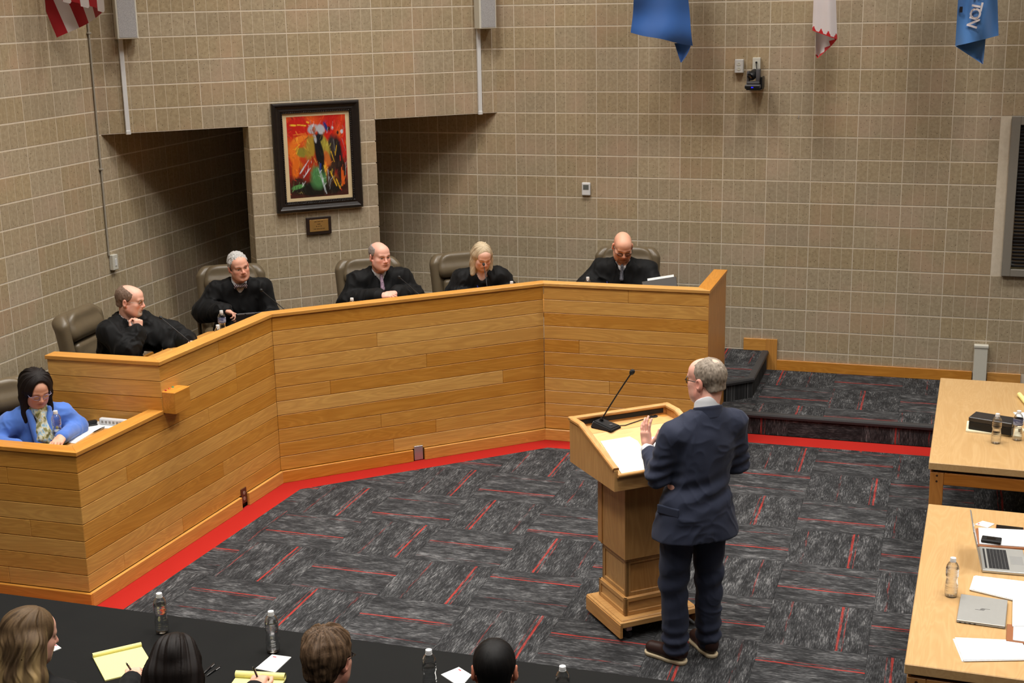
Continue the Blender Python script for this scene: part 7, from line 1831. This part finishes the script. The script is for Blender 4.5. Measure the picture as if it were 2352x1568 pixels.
    # jacket collar band
    V, F = surface([cap(nb+v3(0, 0.006, -0.045), nb+v3(0, 0.002, 0.012), 0.096, 0.084, 0.01), cap(nb+v3(0, -0.004, -0.06), H+v3(0, 0, -0.02), 0.080, 0.094, 0.006, 's'), half(nb+v3(0, -0.012, 0.0), (0, -1, 0.25), 0.01), half(nb+v3(0, 0, 0.018), (0, -0.3, 1), 0.004), half(nb+v3(0, 0, -0.05), (0, 0.25, -1), 0.004)], 0.0045); link('jacket_collar', mesh_np(V, F), jk, SUIT)
    V, F = surface([rbox((0.194, 0.075, 0.975), (0.007, 0.072, 0.026), 0.005, np.array(Matrix.Rotation(math.radians(28), 3, 'Z')), 0.01)], 0.005); link('pocket_flap', mesh_np(V, F), jk, SUIT)
    T = [ell((0, 0.012, 0.93), (0.172, 0.135, 0.14), None, 0.05)]
    for hp_, kn, an, sx in ((hipL, knL, anL, 1), (hipR, knR, anR, -1)): T += [cap(hp_, kn, 0.100, 0.080, 0.025), cap(kn, an+v3(0, 0.005, 0.0), 0.080, 0.068, 0.02), half((0, 0, 0.035), (0, 0, -1), 0.004)][:2]
    T.append(half((0, 0, 0.045), (0, 0, -1), 0.004))
    def tfold(W):
        f = fold(0.005, 21, (12, 12, 7))(W); low = np.exp(-((W[:, 2]-0.13)/0.09)**2); kn_ = np.exp(-((W[:, 2]-0.5)/0.13)**2)
        return f-0.009*low*np.sin(W[:, 2]*85+W[:, 0]*14+W[:, 1]*10)-0.006*kn_*np.sin(W[:, 2]*48+W[:, 0]*25)
    V, F = surface(T, 0.006, tfold); link('trousers', mesh_np(V, F), root, SUIT)
    # shoes
    msh = plain('brown_shoe_leather', (46, 28, 24), 0.45); mso = plain('pale_shoe_sole', (196, 178, 146), 0.7)
    for toe, heel in ((toeL, heelL), (toeR, heelR)):
        d = (toe-heel); L = np.linalg.norm(d); d /= L; L = max(L, 0.27); up = v3(0, 0, 1); sd = np.cross(d, up); c0 = heel-d*0.02
        Pp = lambda u, w, z: c0+d*u+sd*w+up*z
        V, F = surface([cap(Pp(0.035, 0, 0.062), Pp(0.10, 0, 0.060), 0.040, 0.040, 0.03), cap(Pp(0.10, 0, 0.055), Pp(L-0.045, 0.004, 0.046), 0.042, 0.038, 0.03), cap(Pp(0.03, 0, 0.085), Pp(0.05, 0, 0.11), 0.038, 0.036, 0.02), half((0, 0, 0.022), (0, 0, -1), 0.003)], 0.0045); shm = link('shoe', mesh_np(V, F), root, msh)
        V, F = surface([cap(Pp(0.035, 0, 0.02), Pp(0.10, 0, 0.02), 0.041, 0.040, 0.03), cap(Pp(0.10, 0, 0.02), Pp(L-0.045, 0.004, 0.02), 0.041, 0.044, 0.02), half((0, 0, 0.0005), (0, 0, -1), 0.002), half((0, 0, 0.024), (0, 0, 1), 0.003)], 0.0045); link('sole', mesh_np(V, F), shm, mso)
standing_speaker()

# ================================================================== people at the black table, seen from behind
M_BLACKWOOL = fabric('black_wool_jacket', (13, 13, 14), 0.8, 0.03); M_GREYWOOL = fabric('light_grey_jacket', (150, 144, 138), 0.85, 0.2)
def front_person(label, px, py, z, ang, hang, pitch, mat, arms=(), **kw):
    h_ = at_z(px, py, z); return seated(label, h_, ang, 0.0, hang=hang, pitch=pitch, outfit='suit', robe_mat=mat, arms=arms, seat=0.44, **kw)
# blonde woman
PA = front_person('woman with long blonde hair in a black jacket at the black table', 72, 1462, 1.19, 92, 58, 12, M_BLACKWOOL, s=0.97, fem=True, jaw=0.86, skin=(222, 168, 146), lo=0.10, sh=0.17,
      arms=(dict(side=1, elbow=(-0.27, -0.20, 0.74), wrist=(-0.20, -0.42, 0.785), d=(0.25, -1, -0.05), n=(0, 0, -1), curl=(15, 20, 15)),))
bob_hair(PA, (60, 45, 32), (108, 86, 60), 0.40, 0.017, front=0.050, seed=12, c_low=(176, 148, 100), back_len=0.44, vox=0.0042, wav=1.0)
# dark haired woman writing
hb = at_z(405, 1528, 1.16)
PB = front_person('woman with long straight dark hair writing on the yellow legal pad', 405, 1528, 1.16, 108, 112, 30, M_BLACKWOOL, s=0.97, fem=True, jaw=0.86, lo=0.16, sh=0.165, skin=(226, 176, 152),
      arms=(dict(side=-1, wrist_w=at_z(306, 1556, 0.785), d_world=(-0.55, 0.85, 0), curl=(38, 48, 30), thumb=30, spread=3, s=0.9),))
def held_pen(p, top_px, label):
    A = p['arms'][0]; d = np.array(A['d'])/np.linalg.norm(A['d']); cw = p['mat'] @ Vector(A['wrist']+d*0.085)
    pen(Vector((cw.x, cw.y, FTZ+0.012)), at_z(*top_px, cw.z+0.07), label)
held_pen(PB, (290, 1522), 'black pen held over the yellow legal pad')
bob_hair(PB, (14, 10, 9), (30, 22, 19), 0.42, 0.014, front=0.044, seed=17, back_len=0.46, vox=0.0042)
# brown haired man with glasses
PD = front_person('man with tousled brown hair and dark glasses in a black jacket', 755, 1512, 1.175, 100, 84, 10, M_BLACKWOOL, s=1.0, lo=0.10, skin=(222, 164, 140), sh=0.185,
      arms=(dict(side=-1, wrist_w=at_z(585, 1580, 0.79), d_world=(-0.2, 1.0, 0.1), curl=(38, 48, 30), thumb=30, spread=3, s=0.95),))
H_, R_h, root_ = PD['H'], PD['R'], PD['root']
def tousled(p, c0, c1, th, seed, line=0.06, low=-0.075, amp=1.0):
    H, R, s, root = p['H'], p['R'], p['s'], p['root']; E = lambda c, r, k=0.014, op='u': ell(H+R@(np.array(c)*s), np.array(r)*s, R, k*s, op)
    P = [E((0, 0.022, 0.040), (0.077+th, 0.098+th, 0.083+th)), E((0, 0.055, -0.035), (0.056+th*0.6, 0.048+th*0.5, 0.058), 0.025), cut(H, R, s, (0, -0.056, line), (0, -0.80, -0.60)), cut(H, R, s, (0, 0.05, low), (0, 0.15, -1.0))]
    for sx in (-1, 1): P.append(E((sx*0.094, 0.002, -0.028), (0.030, 0.036, 0.048), 0.006, 's'))
    def dsp(W):
        L = (W-H)@R; q = L-v3(0, 0.055, 0.10); an = np.arctan2(q[:, 0], q[:, 1]); rr = np.linalg.norm(q, axis=1)
        return (hash_noise(np.stack([an*3.2+rr*6, rr*9, L[:, 2]*0], 1), 2.0, seed)-0.5)*th*0.9*amp+(hash_noise(L, 45, seed+7)-0.5)*th*0.35*amp+(hash_noise(np.stack([an*8+rr*5, rr*7, L[:, 2]*0], 1), 3.2, seed+1)-0.5)*th*0.3*amp
    def tint(V):
        L = (V-H)@R; q = L-v3(0, 0.055, 0.10); an = np.arctan2(q[:, 0], q[:, 1]); rr = np.linalg.norm(q, axis=1); n = hash_noise(np.stack([an*10+rr*5, rr*6, L[:, 2]*0], 1), 4, seed+4)*0.6+hash_noise(np.stack([an*26+rr*5, rr*6, L[:, 2]*0], 1), 4, seed+5)*0.4
        w = np.clip(n*1.3-0.15, 0, 1)[:, None]; return sl(*c0)*(1-w)+sl(*c1)*w
    return hair_mesh(root, P, 0.0032*s, tint, dsp)
tousled(PD, (46, 34, 25), (112, 88, 66), 0.020, 23, 0.062)
spectacles(root_, H_, R_h, 1.0, M_GLASSES_D, 0.023, 0.019)
held_pen(PD, (581, 1531), 'black pen held over the thick rolled legal pad')
# black haired man
PE = front_person('man with cropped black hair seen directly from behind', 1136, 1537, 1.185, 105, 106, 6, M_BLACKWOOL, s=1.0, lo=0.06, skin=(206, 140, 112), sh=0.19)
tousled(PE, (9, 8, 8), (20, 17, 16), 0.006, 31, 0.066, -0.085, amp=0.35)
# person at the frame edge
PF = front_person('person in light grey jacket raising a hand beside the blonde woman', -155, 1432, 1.20, 85, 70, 8, M_GREYWOOL, s=0.98, lo=0.08, skin=(222, 166, 146), sh=0.18,
      arms=(dict(side=1, elbow=(-0.235, -0.22, 0.83), wrist=(-0.20, -0.27, 1.02), d=(0.35, 0.0, 1), n=(0.5, 1, 0), curl=(50, 60, 40)),))
tousled(PF, (60, 44, 34), (110, 84, 62), 0.018, 41)
